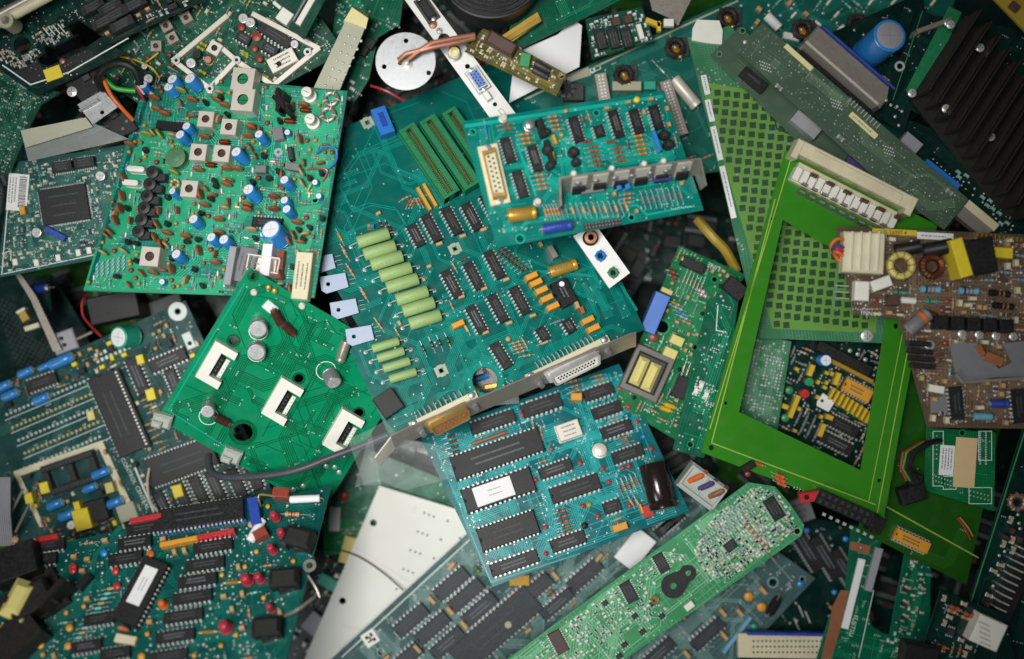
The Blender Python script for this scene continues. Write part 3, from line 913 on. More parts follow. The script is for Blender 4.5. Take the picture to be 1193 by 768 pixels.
# zoom frames used to note positions on the photograph
a1 = zf(0, 0, 3.84); a2 = zf(90, 70, 2.744); a3 = zf(280, 0, 3.728); a4 = zf(540, 0, 3.728); a5 = zf(800, 0, 2.954); a6 = zf(360, 110, 2.647)
b1 = zf(0, 150, 3.84); b2 = zf(0, 330, 2.647); b3 = zf(170, 300, 2.953); b4 = zf(380, 350, 3.656); b5 = zf(500, 420, 2.844); b6 = zf(0, 560, 2.98)
c1 = zf(350, 550, 3.409); c2 = zf(640, 540, 3.314); c3 = zf(680, 260, 2.559); c4 = zf(810, 220, 2.021); c5 = zf(960, 240, 2.743); c6 = zf(900, 480, 2.666); c7 = zf(530, 80, 3.49)
d1 = zf(0, 480, 4.8); d2 = zf(950, 600, 4.572); d3 = zf(0, 0, 6.98); d4 = zf(100, 0, 4.26); d5 = zf(330, 560, 3.693); d6 = zf(0, 290, 4.04); d7 = zf(840, 380, 3.2); d8 = zf(440, 0, 4.588)
e1 = zf(1000, 0, 2.741); e3 = zf(760, 500, 5.965); e4 = zf(380, 480, 5.483); e5 = zf(420, 640, 3.509); e7 = zf(680, 0, 4.261)

# ---- main teal board in the middle -------------------------------
def main_board():
    bw = b4(677, 340)
    b = Board('circuit_board', 'large teal board in the middle with fat green resistors and rows of black chips', [(305, 190), (600, 62), (751, 384), (457, 515), (408, 408), (422, 388), (380, 317)],
              0, 'teal', (-0.10, -0.20), holes=[(bw[0], bw[1], 15), (530, 290, 2), (514, 432, 2.4), (428, 143, 2)], traces=110, seed=3, tw=0.8, vias=140)
    for p in ((530, 290), (514, 432), (428, 143)):
        x, y = b.P(*p); r = b.ang(*p, -23); 
        for s_ in (0, 1, 2, 3):
            b.mb.rect(x + 5*math.cos(r + s_*math.pi/2), y + 5*math.sin(r + s_*math.pi/2), 0.24+0.003*s_, 4.2, 12 if s_ % 2 == 0 else 6, 'aged', r + s_*math.pi/2)
    # broad outline runs on the bare field at the upper left
    o1 = [a6(*p) for p in ((270, 130), (150, 180), (85, 270), (130, 355), (185, 335), (265, 350), (295, 400), (250, 440), (110, 445))]
    for off in (0, 1): b.pline([(x+off*3, y+off*3) for x, y in o1], 0.9, b.tm, 0.3)
    b.pline([a6(*p) for p in ((870, 620), (640, 570), (560, 640))], 0.8, b.tm)
    for k in range(6): b.pline([b4(845-k*3, 100+k*9), b4(690, 160+k*9), b4(648-k*8, 185+k*8), b4(630-k*9, 290), b4(560-k*9, 380), b4(470, 395+k*8)], 0.7, b.tm, 0.31+.004*k)
    b.pline([a6(*p) for p in ((700, 545), (880, 560), (900, 600))], 3.2, b.tm, 0.3)
    b.pline([(742, 362), (722, 330), (700, 300), (690, 270)], 3.2, b.tm, 0.33)
    A = -17
    for x, y in ((198, 443), (218, 481), (240, 513), (267, 548), (288, 583), (318, 621), (338, 656), (358, 695)): b.at(*a6(x, y), A, powerres(39, 15), 9)
    for x, y in ((253, 190), (275, 232), (300, 275), (327, 320)): b.at(*b4(x, y), A, powerres(33, 10.5), 7)
    for i, (x, y) in enumerate(((376, 307), (391, 329), (403, 359), (421, 390))): b.at(x+6, y-1, A+4, tabbed(20, 19, tl=24), 4, lift=0.6, name='power_transistor')
    B = 62
    for i, (x, y) in enumerate(((330, 435), (378, 412), (440, 390), (502, 378), (560, 350))): b.at(*a6(x, y), B, dip(29 if i == 0 else 36, 12, 7 if i == 0 else 8, i))
    for i, (x, y) in enumerate(((440, 585), (508, 560), (572, 525), (516, 694), (582, 660), (650, 636))): b.at(*a6(x, y), B, dip(36, 12, 8, i+9))
    b.at(*b4(745, 235), 58, dip(34, 13, 8, 31)); b.at(*b4(922, 143), 58, dip(17, 12, 4, 2)); b.at(*b4(1035, 110), 58, dip(17, 12, 4, 3))
    for x, y in ((402, 462), (474, 438), (538, 418), (470, 625), (540, 600), (608, 572), (545, 735), (617, 706), (690, 683)): b.at(*a6(x, y), -20, boxcap(8, 4, 5, 'tan'), 2)
    b.at(*a6(785, 612), B, block(32, 20, 12, 'black', top='dot', name='relay'), 8)
    for x, y in ((686, 562), (700, 582), (717, 605), (733, 630), (752, 655), (860, 697), (877, 722), (460, 710)): b.at(*a6(x, y), -25, boxcap(15, 7, 13, 'orange'), 9)
    b.at(*a6(783, 537), -18, lcap(34, 14, 'amber', 'alu'), 7)
    b.at(500, 189, 56, slot(98, 23, 20), 14); b.at(524, 179, 56, slot(98, 23, 20), 14); b.at(545, 164, 56, slot(84, 20, 20), 14)
    b.at(446, 141, 68, block(34, 18, 14, 'plugblue', name='plug_socket'), 12); b.at(446, 140, 68, block(18, 7, 15, 'deepblue', name='plug_cavity'), 12, occ=False)
    for dx in (0, 7): b.at(494+dx, 232-dx*0.6, 60, block(31, 4, 7, 'orange', name='resistor_network'), 4)
    for i in range(5): b.at(476+i*3.5, 237-i*1.5+i*1.2, -62 if i < 3 else 60, axial(13, 7, 3, 'tan' if i % 2 else 'brown', 'a'), 2)
    for x, y in ((413, 205), (450, 188), (483, 180), (518, 170)): b.at(*b4(x, y), 66, axial(20, 8, 3.4, 'black', 'd', 'diode'), 2)
    for i in range(8): b.at(583+i*4, 292+i*3.2, 52-90+8, axial(17, 9, 3.4, 'darkbrown', 'd', 'diode'), 2)
    for i in range(4): b.at(603+i*3.2*.6-2, 399+i*3.6, -16, axial(17, 9, 3.2, 'tan', 'a'), 2)
    for x, y, a in ((598, 120, 60), (930, 180, -20)): b.at(*b4(x, y), a, axial(17, 9, 3.4, 'tan', 'e', 'diode'), 2)
    b.at(*b4(855, 235), -10, axial(18, 9, 3.4, 'tan', 'a'), 2); b.at(*b4(985, 90), -20, axial(17, 9, 3.4, 'grey', 'e', 'diode'), 2)
    for i in range(4): b.at(444+i*3+i*i*.2, 262+(i % 2)*5, 70, axial(13, 7, 3, 'black', 'd', 'diode'), 2)
    for i in range(2): b.at(430+i*4, 264, -80, boxcap(4, 4, 6, 'blue' if i else 'amber'), 2)
    b.at(396, 276, 62, axial(22, 12, 3.4, 'amber', '-'), 2)
    for x, y in ((403, 297), (410, 318), (425, 345), (443, 380), (400, 290), (407, 313), (423, 340), (440, 376)): b.at(x, y, 55, axial(15, 8, 3, 'tan', 'a'), 2)
    b.at(*b4(265, 440), 55, block(28, 26, 15, 'black', name='relay'), 8)
    b.at(*b4(845, 180), 60, axial(13, 7, 3, 'tan', 'a'), 2); b.at(672, 356, 70, boxcap(9, 5, 9, 'tan'), 5); b.at(678, 362, 70, boxcap(9, 5, 9, 'brown'), 5)
    b.at(643, 295, 60, block(16, 7, 16, 'steel', name='heat_tab'), 8); b.at(*b4(775, 165), 0, bead(3.2, 'tan'), 3)
    b.fill([(385, 260), (560, 190), (640, 290), (690, 380), (560, 430), (500, 380), (455, 400)], [axial(15, 8, 3, 'tan', 'a'), axial(15, 8, 3, 'darkbrown', 'c'), boxcap(6, 4, 5, 'tan'), dot(1.3)], 26, (B, -28), gap=2)
    # bracket with the two D connectors, standing on the front edge
    ux, uy = (735-452), (402-528); n = math.hypot(ux, uy)
    for nm, (x, y), L, ins, sh, k in (('d_connector', b4(500, 467), 66, 'gold', 'gold', 8), ('d_connector', b4(1030, 247), 88, 'tin', 'tin', 13)):
        body = MB(); A0 = math.degrees(math.atan2(uy, ux)); lx, ly = b.P(x, y, 6); r = b.ang(x, y, A0-2); c, q = math.cos(r), math.sin(r)
        body.box(lx, ly, 0.5, L, 8, 10, 'cream', 0.8, rot=r)
        o = bpart(b, 'd_connector', body)
        pn = MB()
        for i in range(k+1):
            t = (i-k/2)*L*0.88/(k+1)
            for j in (0,):
                px_, py_ = lx + t*c - 3.5*q*(-1)*(-1), ly + t*q + 3.5*c
                pn.tube([(px_, py_, 7), (px_ - 6*q, py_ + 6*c, 6.5), (px_ - 9*q, py_ + 9*c, 3.5), (px_ - 10*q, py_ + 10*c, 0)], 0.75, 'tin', 6)
        link('pin_row', pn.mesh('pin_row'), o)
        # shell protruding through the plate towards the viewer's lower left
        sh_ = MB(); X = Vector((c, q, 0)); Y0_ = Vector((q, -c, 0.0)); Z0_ = Vector((0, 0, 1)); fr = Vector((lx, ly, 9)) + Y0_*9; Y = Y0_*0.66 + Z0_*0.75; Z = Z0_*0.66 - Y0_*0.75
        def dring(w_, h_, d_): return [fr + Y*d_ + X*a_ + Z*b_ for a_, b_ in [(w_*sx*(0.5 if bz > 0 else 0.46) , h_*bz) for sx, bz in ((-1, -.5), (-.9, -.62), (.9, -.62), (1, -.5), (1, .5), (.92, .62), (-.92, .62), (-1, .5))]]
        l2 = L*0.72
        sh_.loft([dring(l2*1.12, 13, -1), dring(l2*1.12, 13, 4.2), dring(l2, 11, 4.6), dring(l2, 11, 15), dring(l2*0.94, 9.4, 15), dring(l2*0.94, 9.4, 12)], sh)
        link('shell', sh_.mesh('shell'), o)
        it = MB(); it.loft([dring(l2*0.9, 8.4, 11), dring(l2*0.9, 8.4, 13.4)], 'copperpad' if ins == 'gold' else 'ivory')
        for rowi, nn in ((0.9, k), (-1.1, k-1)):
            for i in range(nn):
                cc = fr + Y*13.5 + X*((i-(nn-1)/2)*l2*0.8/k) + Z*rowi*1.7
                it.lathe([(1.3, 0), (1.1, 0.3)], 'gold' if ins == 'gold' else 'hole', cc, Y, 8)
        link('contact_insert', it.mesh('contact_insert'), o)
        sc_ = MB()
        for s_ in (-1, 1):
            sc_.lathe([(4.6, 0), (4.6, 8), (3.4, 8.2), (3.4, 13), (1.5, 13.2)], 'alu', fr + X*s_*L*0.50 - Y*1, Y, 6)
            sc_.lathe([(4, 0), (4, 1.4), (2.4, 2.2)], 'alu', Vector((lx, ly, 8)) + X*s_*L*0.55 - Y0_*1, Z0_, 10)
        link('screw', sc_.mesh('screw'), o)
        for s_ in (-1, 1): fl = MB(); fl.box(lx+s_*c*L*0.55, ly+s_*q*L*0.55, 0.6, 12, 9, 6.6, 'cream', 0.5, rot=r); link('flange', fl.mesh('flange'), o)
    mb = MB(); p0 = Vector((*b.P(468, 517, 0), 0)); p1 = Vector((*b.P(745, 399, 0), 0)); X = (p1-p0).normalized(); Z = Vector((0, 0, 1)); Yp = Vector((X.y, -X.x, 0))
    pts = []
    for f, dd in ((-0.03, 1), (0.0, 0), (0.04, -0.5), (0.96, 0), (0.985, 1)): pts.append(p0 + (p1-p0)*f + Yp*dd)
    rr = []
    for p in pts: rr.append([p + Z*-5, p + Yp*1.6 + Z*-5, p - Yp*11 + Z*21, p - Yp*12.4 + Z*20.6])
    mb.loft(rr, 'steel')
    bpart(b, 'bracket', mb)
    # flared end of the bracket
    f = MB(); q0 = p0 - X*20
    f.loft([[p0 + Z*-5 - X*8, p0 + Z*20 - X*8 - Yp*11, p0 + Z*20 - Yp*9.8 - X*8, p0 + Z*-5 + Yp*1.2 - X*8], [q0 + Z*-9 + Yp*12 - X*12, q0 + Z*10 + Yp*3 - X*14, q0 + Z*10 + Yp*4.3 - X*14, q0 + Z*-9 + Yp*13.3 - X*12]], 'canmetal'); bpart(b, 'bracket_foot', f)
    return b.done()

def analog_board():
    b = Board('circuit_board', 'teal board lying on top with gold capacitor and upright bent metal heat plate', [c7(28, 215), c7(850, 88), c7(1012, 575), c7(172, 728)], 62, 'tealup', (-0.10, -0.10),
              holes=[(*c7(265, 692), 4), (*c7(575, 180), 3), (*c7(718, 605), 3), (*c7(72, 258), 3)], traces=60, seed=8, tw=0.8, vias=90)
    A = 73; b.pline([c7(40, 235), c7(845, 112)], 4, b.tm, 0.3); b.pline([c7(250, 300), c7(330, 520)], 2.6, b.tm, 0.31)
    b.pline([c7(700, 560), c7(740, 555), c7(780, 595), c7(960, 560)], 2.2, b.tm, .32)
    b.at(*c7(160, 428), A+4, dsub(72, 24, 8, 'gold', 'cream', 11, 'cream'), 8)
    for i, (x, y, L, n) in enumerate(((215, 332, 31, 8), (265, 470, 33, 8), (325, 365, 32, 8), (493, 248, 32, 8), (587, 255, 15, 4), (655, 225, 34, 8), (737, 215, 30, 7), (817, 198, 30, 7))): b.at(*c7(x, y), A, dip(L, 12, n, i+40))
    b.at(*c7(350, 243), A, block(22, 7, 12, 'black', name='integrated_circuit'), 8); b.at(*c7(385, 340), A, block(30, 6, 10, 'black', name='socket_strip'), 8)
    b.at(*c7(272, 592), -7, lcap(33, 16, 'amber', 'gold'), 8); b.at(*c7(415, 645), -9, lcap(35, 12, 'deepblue', 'alu'), 6)
    b.at(*c7(305, 228), 0, canround(5.6, 10, 'alu'), 8); b.at(*c7(337, 541), 0, canround(4, 8, 'canmetal'), 6); b.at(*c7(197, 200), 0, canround(4.4, 6, 'canmetal'), 4)
    for (x, y, n, m) in ((405, 222, 4, 'tan'), (290, 285, 3, 'orange'), (350, 460, 4, 'tan'), (568, 355, 5, 'brown'), (668, 348, 4, 'brown'), (752, 310, 5, 'orange'), (215, 236, 2, 'brown'), (545, 298, 1, 'redbrown'), (640, 298, 1, 'redbrown')):
        for i in range(n): b.at(*c7(x+i*5-8, y+(i-(n-1)/2)*18), A-90+9, axial(20, 10, 3.6, m, 'a'), 2)
    for x, y, a in ((405, 290, 70), (398, 360, 80)): b.at(*c7(x, y), a, block(12, 4, 8, 'orange', name='resistor_network'), 5)
    for x, y, r in ((370, 260, 5), (480, 340, 6), (490, 380, 5), (850, 270, 6), (868, 310, 6), (375, 330, 6), (385, 395, 5)): b.at(*c7(x, y), 20, drum(r, 10, 'black', 'darkgrey'), 6)
    b.at(*c7(820, 295), 70, block(26, 4, 12, 'blue', name='resistor_network'), 8); b.at(*c7(740, 127), 0, bead(4, 'yellow'), 3); b.at(*c7(125, 245), 80, axial(22, 10, 3, 'blue', '-'), 2)
    for i in range(17):
        if i in (0, 1, 2, 3): m = 'tan'
        else: m = 'grey' if i % 2 else 'tan'
        b.at(*c7(368+i*13 if i < 6 else 480+(i-6)*22, 585-i*1.2), 70, axial(19, 9, 3.4, m, 'a' if i < 6 else 'e'), 2)
    for i in range(8): b.at(*c7(765+i*22, 535-i*3), 72, axial(22, 10, 3.5, 'grey', 'e', 'diode'), 2)
    for x, y in ((665, 482), (700, 480)): b.at(*c7(x, y), 70, boxcap(8, 6, 9, 'blue'), 5)
    b.at(*c7(840, 447), -7, axial(34, 24, 8, 'purple', '-', 'resistor', 8), 6, name='wirewound_resistor'); b.at(*c7(560, 497), -8, boxcap(28, 5, 6, 'grey'), 5)
    for i in range(3): b.at(*c7(700, 510+i*18), -8, axial(17, 9, 3.2, 'tan', 'a'), 2)
    b.at(*c7(600, 632), -8, hdr(11, 2, 4, 'darkgrey', 'tin', 3, 8), 4)
    # bent metal heat plate with screwed transistors
    q0, q1 = c7(418, 508), c7(975, 430); H = 30; lean = 11
    P0 = Vector((*b.P(*q0, 0), 1)); P1 = Vector((*b.P(*q1, 0), 1)); X = (P1-P0).normalized(); Y = Vector((X.y, -X.x, 0)); Z = Vector((0, 0, 1))
    mb = MB(); mb.loft([[P + Z*0, P + Y*1.6, P + Y*(1.6-lean) + Z*H, P + Y*-lean + Z*H] for P in (P0, P1)], 'steel'); 
    for P, sg in ((P0, -1), (P1, 1)):
        mb.loft([[P + Y*(0.5-lean*zz/H) + X*e + Z*zz for e, zz in ((-0.8, 0), (0.8, 0), (0.8, H-.3), (-0.8, H-.3))], [P + Y*19 + X*(e + sg*3) + Z*zz for e, zz in ((-0.8, 0), (0.8, 0), (0.8, H*.8), (-0.8, H*.8))]], 'steel')
    hp = bpart(b, 'heat_plate', mb)
    sc_ = MB()
    for x, y in ((490, 460), (560, 435), (635, 432), (705, 410), (778, 408), (842, 380), (915, 385)):
        t = (c7(x, y)[0]-q0[0])/(q1[0]-q0[0]); P = P0 + (P1-P0)*t + Z*20 + Y*(2.6-lean*0.66)
        s2 = MB(); s2.lathe([(4.0, 0), (4.0, 1.5), (2.6, 2.8), (0.1, 3)], 'alu', P, Y, 12); link('screw', s2.mesh('screw'), hp)
    for i in range(6):
        P = P0 + (P1-P0)*(0.14 + i*0.15) + Y*1.2; s2 = MB()
        s2.loft([[P + X*a_ + Y*(b_-lean*zz/H) + Z*zz for a_, b_ in ((-7, 0.6), (7, 0.6), (7, 4.4), (-7, 4.4))] for zz in (2, 13, 13.5)], 'chip')
        o = link('transistor', s2.mesh('transistor'), b.root)
        s2 = MB(); s2.loft([[P + X*a_ + Y*(b_-lean*zz/H) + Z*zz for a_, b_ in ((-8.4, 0.5), (8.4, 0.5), (8.4, 1.5), (-8.4, 1.5))] for zz in (3, 28.5)], 'canmetal'); link('metal_tab', s2.mesh('metal_tab'), o)
    for t in (0.1, 0.37, 0.6, 0.74): 
        P = P0 + (P1-P0)*t - Y*(2.5+lean); s2 = MB(); s2.lathe([(3, 0), (3, H), (2, H+1.2)], 'ivory', P, Z, 10); link('standoff', s2.mesh('standoff'), b.root)
    b.fill([c7(380, 180), c7(900, 110), c7(920, 320), c7(450, 400), c7(400, 300)], [axial(16, 8, 3.2, 'tan', 'a'), boxcap(6, 4, 6, 'tan'), dot(1.4), bead(2.6, 'orange'), axial(14, 7, 3, 'darkbrown', 'c')], 60, (A, -8), gap=0.5)
    b.fill([c7(400, 540), c7(930, 450), c7(960, 545), c7(430, 640)], [axial(15, 8, 3, 'grey', 'e', 'diode'), dot(1.4), boxcap(5, 4, 5, 'tan')], 26, (A,), gap=0.6)
    b.silkmarks(*c7(925, 565), -8, 12, 2.6)
    return b.done()

def cpu_board():
    b = Board('circuit_board', 'teal processor board with long black chips, red bead capacitors and one lying bronze capacitor', [(489, 509), (721, 424), (803, 596), (574, 684)], -30, 'tealcpu', (0.0, -0.26), traces=120, seed=12, tw=1.0, vias=150)
    A = -19
    b.pline([b5(520, 190), b5(530, 300), b5(600, 400)], 2.2, b.tm, .32); b.pline([b5(25, 300), b5(205, 735), b5(500, 640)], 1.6, b.tm, .33)
    for y in (0, 1, 2): b.pline([b5(385+y*9, 430), b5(400+y*9, 520), b5(385+y*9, 640)], 1.2, b.tm, .34+.01*y)
    ch = ((225, 310, 108, 28, 20, None), (230, 430, 84, 28, 14, (46, 23, -6)), (262, 565, 70, 27, 14, None), (282, 672, 58, 15, 10, None), (210, 205, 54, 15, 10, None), (372, 150, 48, 17, 8, None), (418, 360, 40, 14, 8, None),
          (483, 425, 60, 19, 10, None), (605, 485, 21, 14, 4, None), (460, 600, 42, 15, 8, None), (560, 105, 36, 14, 7, None), (588, 165, 36, 14, 7, None), (620, 228, 38, 14, 7, None), (658, 310, 38, 14, 8, None))
    for i, (x, y, L, W_, n, lb) in enumerate(ch): b.at(*b5(x, y), A, dip(L, W_, n, i+60, socket='black' if i in (0, 1, 2) else None, label=lb, H=5 if W_ < 20 else 6))
    b.at(*b5(463, 232), A, oscbox(28, 20, 7), 6); b.at(*b5(567, 296), 0, canround(7.6, 9, 'canmetal'), 8)
    b.at(*b5(757, 418), 76, lcap(54, 33, 'bronzecan', 'steel'), 14)
    b.at(*b5(488, 122), 0, boxcap(13, 9, 12, 'orange'), 8); b.at(*b5(632, 553), -18, boxcap(18, 9, 12, 'orange'), 8); b.at(*b5(724, 500), 70, boxcap(14, 12, 9, 'red'), 6); b.at(*b5(703, 492), 70, boxcap(12, 3, 9, 'orange'), 6)
    for x, y in ((308, 180), (405, 293), (500, 340), (352, 395), (387, 552), (387, 640), (575, 358), (595, 403), (510, 482), (560, 515), (630, 93), (660, 153), (688, 203), (735, 292), (665, 482), (641, 356), (662, 350)): b.at(*b5(x, y), R0.uniform(0, 180), bead(3.0, 'pinkred' if x % 2 else 'red'), 4)
    b.at(*b5(530, 478), 0, bead(3.4, 'olive'), 4); b.at(*b5(710, 252), 0, bead(3, 'blue'), 4); b.at(*b5(515, 547), 0, bead(4, 'black'), 4)
    b.at(*b5(200, 257), A, axial(50, 46, 4.4, 'brown', '-'), 3, name='fusible_link')
    for i in range(4): b.at(*b5(72+i*6, 252+i*17), A+3, axial(22, 9, 3.6, 'darkbrown', 'a'), 3)
    for i in range(5): b.at(*b5(438+i*5, 500+i*17), A+3, axial(23, 10, 4, 'brown', 'd'), 3)
    for i in range(5): b.at(*b5(632+i*15, 425-i*6), 66, axial(24, 10, 4, 'tan' if i % 2 else 'grey', 'a'), 3)
    for i in range(3): b.at(*b5(478+i*4, 68+i*16), A+3, axial(20, 9, 3.4, 'tan', 'a'), 3)
    for i in range(3): b.at(*b5(560+i*6, 50+i*13), A+5, axial(18, 9, 3, 'tan', 'c'), 2)
    for i in range(2): b.at(*b5(643+i*8, 255+i*17), A+5, axial(20, 10, 3.6, 'brown', 'c'), 2)
    for x, y in ((372, 240), (345, 215), (375, 335), (615, 195)): b.at(*b5(x, y), A if x > 374 else 80, axial(17, 9, 3, 'tan', 'a'), 2)
    for x, y, a in ((670, 470, 60), (690, 470, 60), (625, 525, -20)): b.at(*b5(x, y), a, axial(16, 9, 3.4, 'tan', 'e', 'diode'), 2)
    b.fill([(500, 515), (715, 430), (795, 590), (578, 675)], [dot(1.3), dot(1.0)], 62, (A,), gap=0.6)
    return b.done()

def tuner_board():
    b = Board('circuit_board', 'crowded bright green tuner board with square metal coil cans, blue capacitors and brown discs', [(172, 84), (405, 106), (366, 347), (97, 339)], 8, 'tuner', (0.12, -0.16),
              holes=[(*a2(147, 718), 3.5), (*a2(760, 448), 3)], traces=0, seed=21, vias=0, tw=1.3)
    b.pline([(178, 92), (104, 332)], 5, 'teal', .3)
    GP = 'limepour'
    for pl in ([a2(20, 735), a2(60, 600), a2(230, 610), a2(250, 690), a2(300, 690), a2(480, 700), a2(470, 752)], [a2(200, 240), a2(330, 210), a2(340, 290), a2(190, 500), a2(100, 640), a2(70, 590)], [a2(330, 280), a2(520, 290), a2(560, 480), a2(420, 640), a2(300, 600), a2(250, 540)],
               [a2(600, 85), a2(850, 100), a2(800, 440), a2(720, 450), a2(690, 300), a2(600, 230)], [a2(640, 480), a2(780, 460), a2(740, 620), a2(690, 600)], [a2(400, 80), a2(560, 90), a2(600, 180), a2(420, 200)]): b.poly(pl, 'limepour', 0.06 + 0.002*b.R.random())
    b.route(46, 1.1, 0.6)
    C = ((533, 64, 27), (533, 130, 27), (409, 187, 19), (483, 212, 19), (385, 293, 20), (460, 297, 20), (356, 410, 20), (236, 630, 23))
    for x, y, w_ in C: b.at(*a2(x, y), 4, can(w_, 20 if w_ > 22 else 15, 'slotgreen' if w_ > 25 else 'darkbrown'), 16)
    for x, y, r, hh in ((218, 88, 5, 12), (312, 72, 6, 15), (300, 95, 6, 14), (370, 72, 6.5, 18), (357, 222, 5, 15), (337, 250, 5.5, 16), (590, 250, 5, 18), (519, 308, 6, 20), (672, 396, 5.2, 18), (558, 428, 6.5, 20), (670, 458, 4.6, 14), (678, 488, 5, 16),
                        (380, 520, 5.6, 16), (437, 578, 5.4, 16), (478, 586, 5.8, 17), (325, 632, 5.6, 16), (633, 560, 11, 26), (312, 430, 4, 15), (205, 90, 4, 10)): b.at(*a2(x, y), R0.uniform(0, 90), ecap(r*1.15, hh*1.1, 'blue', 'paper'), hh, lean=(-12, 14))
    for x, y, a, m in ((250, 125, 5, 0), (370, 130, 10, 0), (258, 160, 10, 0), (283, 175, 5, 0), (450, 132, 20, 0), (475, 148, 10, 0), (172, 272, 10, 0), (410, 248, 10, 0), (557, 218, 5, 0), (550, 245, 0, 0), (390, 353, 5, 0), (481, 350, 0, 0), (516, 351, 5, 0),
                       (480, 400, 10, 0), (397, 432, 80, 0), (410, 466, 10, 0), (545, 466, 10, 0), (722, 395, 60, 1), (720, 360, 60, 1), (715, 255, 80, 0), (290, 556, 10, 0), (350, 566, 5, 0), (456, 555, 0, 0), (445, 650, 0, 0), (245, 683, 10, 0), (305, 672, 85, 0),
                       (85, 618, 30, 1), (150, 612, 30, 1), (152, 380, 70, 0), (146, 437, 80, 0), (139, 477, 80, 0), (125, 515, 75, 0), (105, 550, 40, 0), (680, 580, 70, 0), (706, 522, 5, 0), (632, 440, 0, 2), (392, 612, 80, 0), (545, 480, 5, 0), (455, 512, 0, 0),
                       (258, 528, 60, 0), (252, 570, 70, 0), (560, 545, 0, 1), (632, 480, 0, 2), (225, 240, 10, 3), (268, 240, 60, 3), (312, 362, 20, 3), (335, 100, 15, 3), (655, 690, 80, 2)):
        b.at(*a2(x, y), a, disc(6.8 if m != 3 else 7, ('brown', 'tan', 'redbrown', 'olive')[m], 3.4), 8, lean=(-8, 8))
    b.at(*a2(315, 312), 0, drum(12, 14, 'inductgreen', 'inductgreen'), 12)
    for i in range(6): b.at(*a2(240-i*9, 358+i*38), 0, drum(7.6, 15, 'darkgrey', 'black'), 14)
    for i in range(6): b.at(*a2(264-i*10, 376+i*37), 0, block(15, 9, 10, 'darkgrey', name='inductor'), 8)
    b.at(*a2(185, 347), 5, xtal(22, 7, 12, 'ivory'), 12); b.at(*a2(168, 391), 5, xtal(20, 7, 12, 'ivory'), 12)
    b.at(*a2(295, 211), 6, block(33, 11, 5, 'chip', name='integrated_circuit'), 4); b.at(*a2(608, 520), 4, dip(37, 12, 9, 7)); 
    for x, y in ((655, 135), (645, 125), (668, 150)): b.at(*a2(x, y), 30*x, block(24, 5, 22, 'black', name='heat_sink'), 16, occ=False)
    b.at(*a2(655, 137), 110, block(24, 5, 22, 'black', name='heat_sink'), 16); b.at(*a2(655, 135), 65, block(22, 5, 23, 'black', name='heat_sink'), 16, occ=False)
    for x, y in ((735, 105), (745, 190)): b.at(*a2(x, y), 20, knob(6.5, 22), 18)
    for x, y in ((810, 122), (800, 172)): b.at(*a2(x, y), 10, toroid(10, 'steel', 'canmetal', 6, 5), 6)
    for x, y in ((730, 160), (680, 195), (472, 262), (428, 335)): b.at(*a2(x, y), 5, rodcoil(13, 7, 'copper'), 5)
    b.at(*a2(643, 237), 80, block(15, 13, 10, 'grey', name='filter'), 8); b.at(*a2(643, 295), 0, ring(5, 2), 0)
    b.at(*a2(588, 350), 0, block(14, 9, 9, 'grey', name='filter'), 6); b.at(*a2(690, 342), 10, block(16, 9, 9, 'grey', name='filter'), 6); b.at(*a2(683, 300), 80, block(16, 6, 9, 'darkgrey', name='filter'), 6)
    for x, y in ((640, 355), (612, 378), (438, 385), (395, 490), (385, 573), (372, 668), (185, 640), (705, 542), (740, 535), (425, 445), (440, 400), (722, 570)): b.at(*a2(x, y), R0.uniform(0, 360), t92('black'), 9)
    b.at(*a2(312, 395), 0, toroid(6, 'cream', 'amber', 6, 6), 5)
    b.at(*a2(600, 655), 8, plug(6, 18, 15, 'ivory', 6), 8); b.at(*a2(648, 655), 97, block(34, 9, 8, 'redbrown', name='socket_strip', top='ribs'), 6)
    b.at(*a2(607, 640), 97, block(38, 12, 16, 'paper', name='connector_cap'), 12)
    b.at(*a2(538, 655), 105, block(42, 22, 9, 'grey', name='integrated_circuit', top='marks'), 8); b.at(*a2(494, 660), 100, block(46, 9, 18, 'ribbongrey', name='ribbon_cable'), 12)
    b.at(*a2(720, 690), 97, block(56, 20, 12, 'ivorydirty', name='terminal_strip', top='marks'), 10)
    wirepart(b, [(*a2(765, 300), 4), (*a2(790, 278), 14), (*a2(825, 282), 16), (*a2(828, 320), 12), (*a2(805, 345), 6), (*a2(790, 360), 2)], 1.1, 'wireblue')
    wirepart(b, [(*a2(735, 350), 3), (*a2(770, 345), 9), (*a2(800, 355), 7), (*a2(782, 390), 2)], 1.1, 'copperdull')
    wirepart(b, [(*a2(735, 425), 2), (*a2(745, 400), 8), (*a2(755, 385), 2)], 0.8, 'wireyellow')
    rs = [axial(13, 7, 3.0, 'skyblue', 'a'), axial(13, 7, 3.0, 'silkblue', 'd'), axial(12, 6, 2.8, 'tan', 'a'), axial(12, 6, 2.6, 'grey', 'e', 'diode')]
    for i in range(6):
        for j in range(4): b.at(*a2(65+i*17, 655+j*12-i*5), -60, axial(9, 5, 2.4, 'silkblue', '-'), 1)
    P = [(176, 88), (402, 108), (365, 345), (102, 335)]
    b.fill(P, rs, 100, (5, 95), gap=-0.8, jit=5)
    b.fill(P, [disc(5, 'brown', 3), t92('black'), bead(2.6, 'brown'), bead(3, 'redbrown')], 76, (5, 60, 95), gap=-1, jit=15)
    b.fill(P, [axial(11, 6, 2.6, 'black', 'd', 'diode'), axial(12, 6, 2.6, 'ivorydirty', 'a'), bead(2.2, 'orange')], 60, (5, 95), gap=-1, jit=8)
    b.fill(P, [disc(6.2, 'brown', 3.2), disc(5.6, 'tan', 3), drum(3.4, 7, 'black', 'darkgrey'), t92('black'), ecap(3.6, 10, 'blue', 'paper')], 70, (5, 60, 95), gap=-2.2, jit=20)
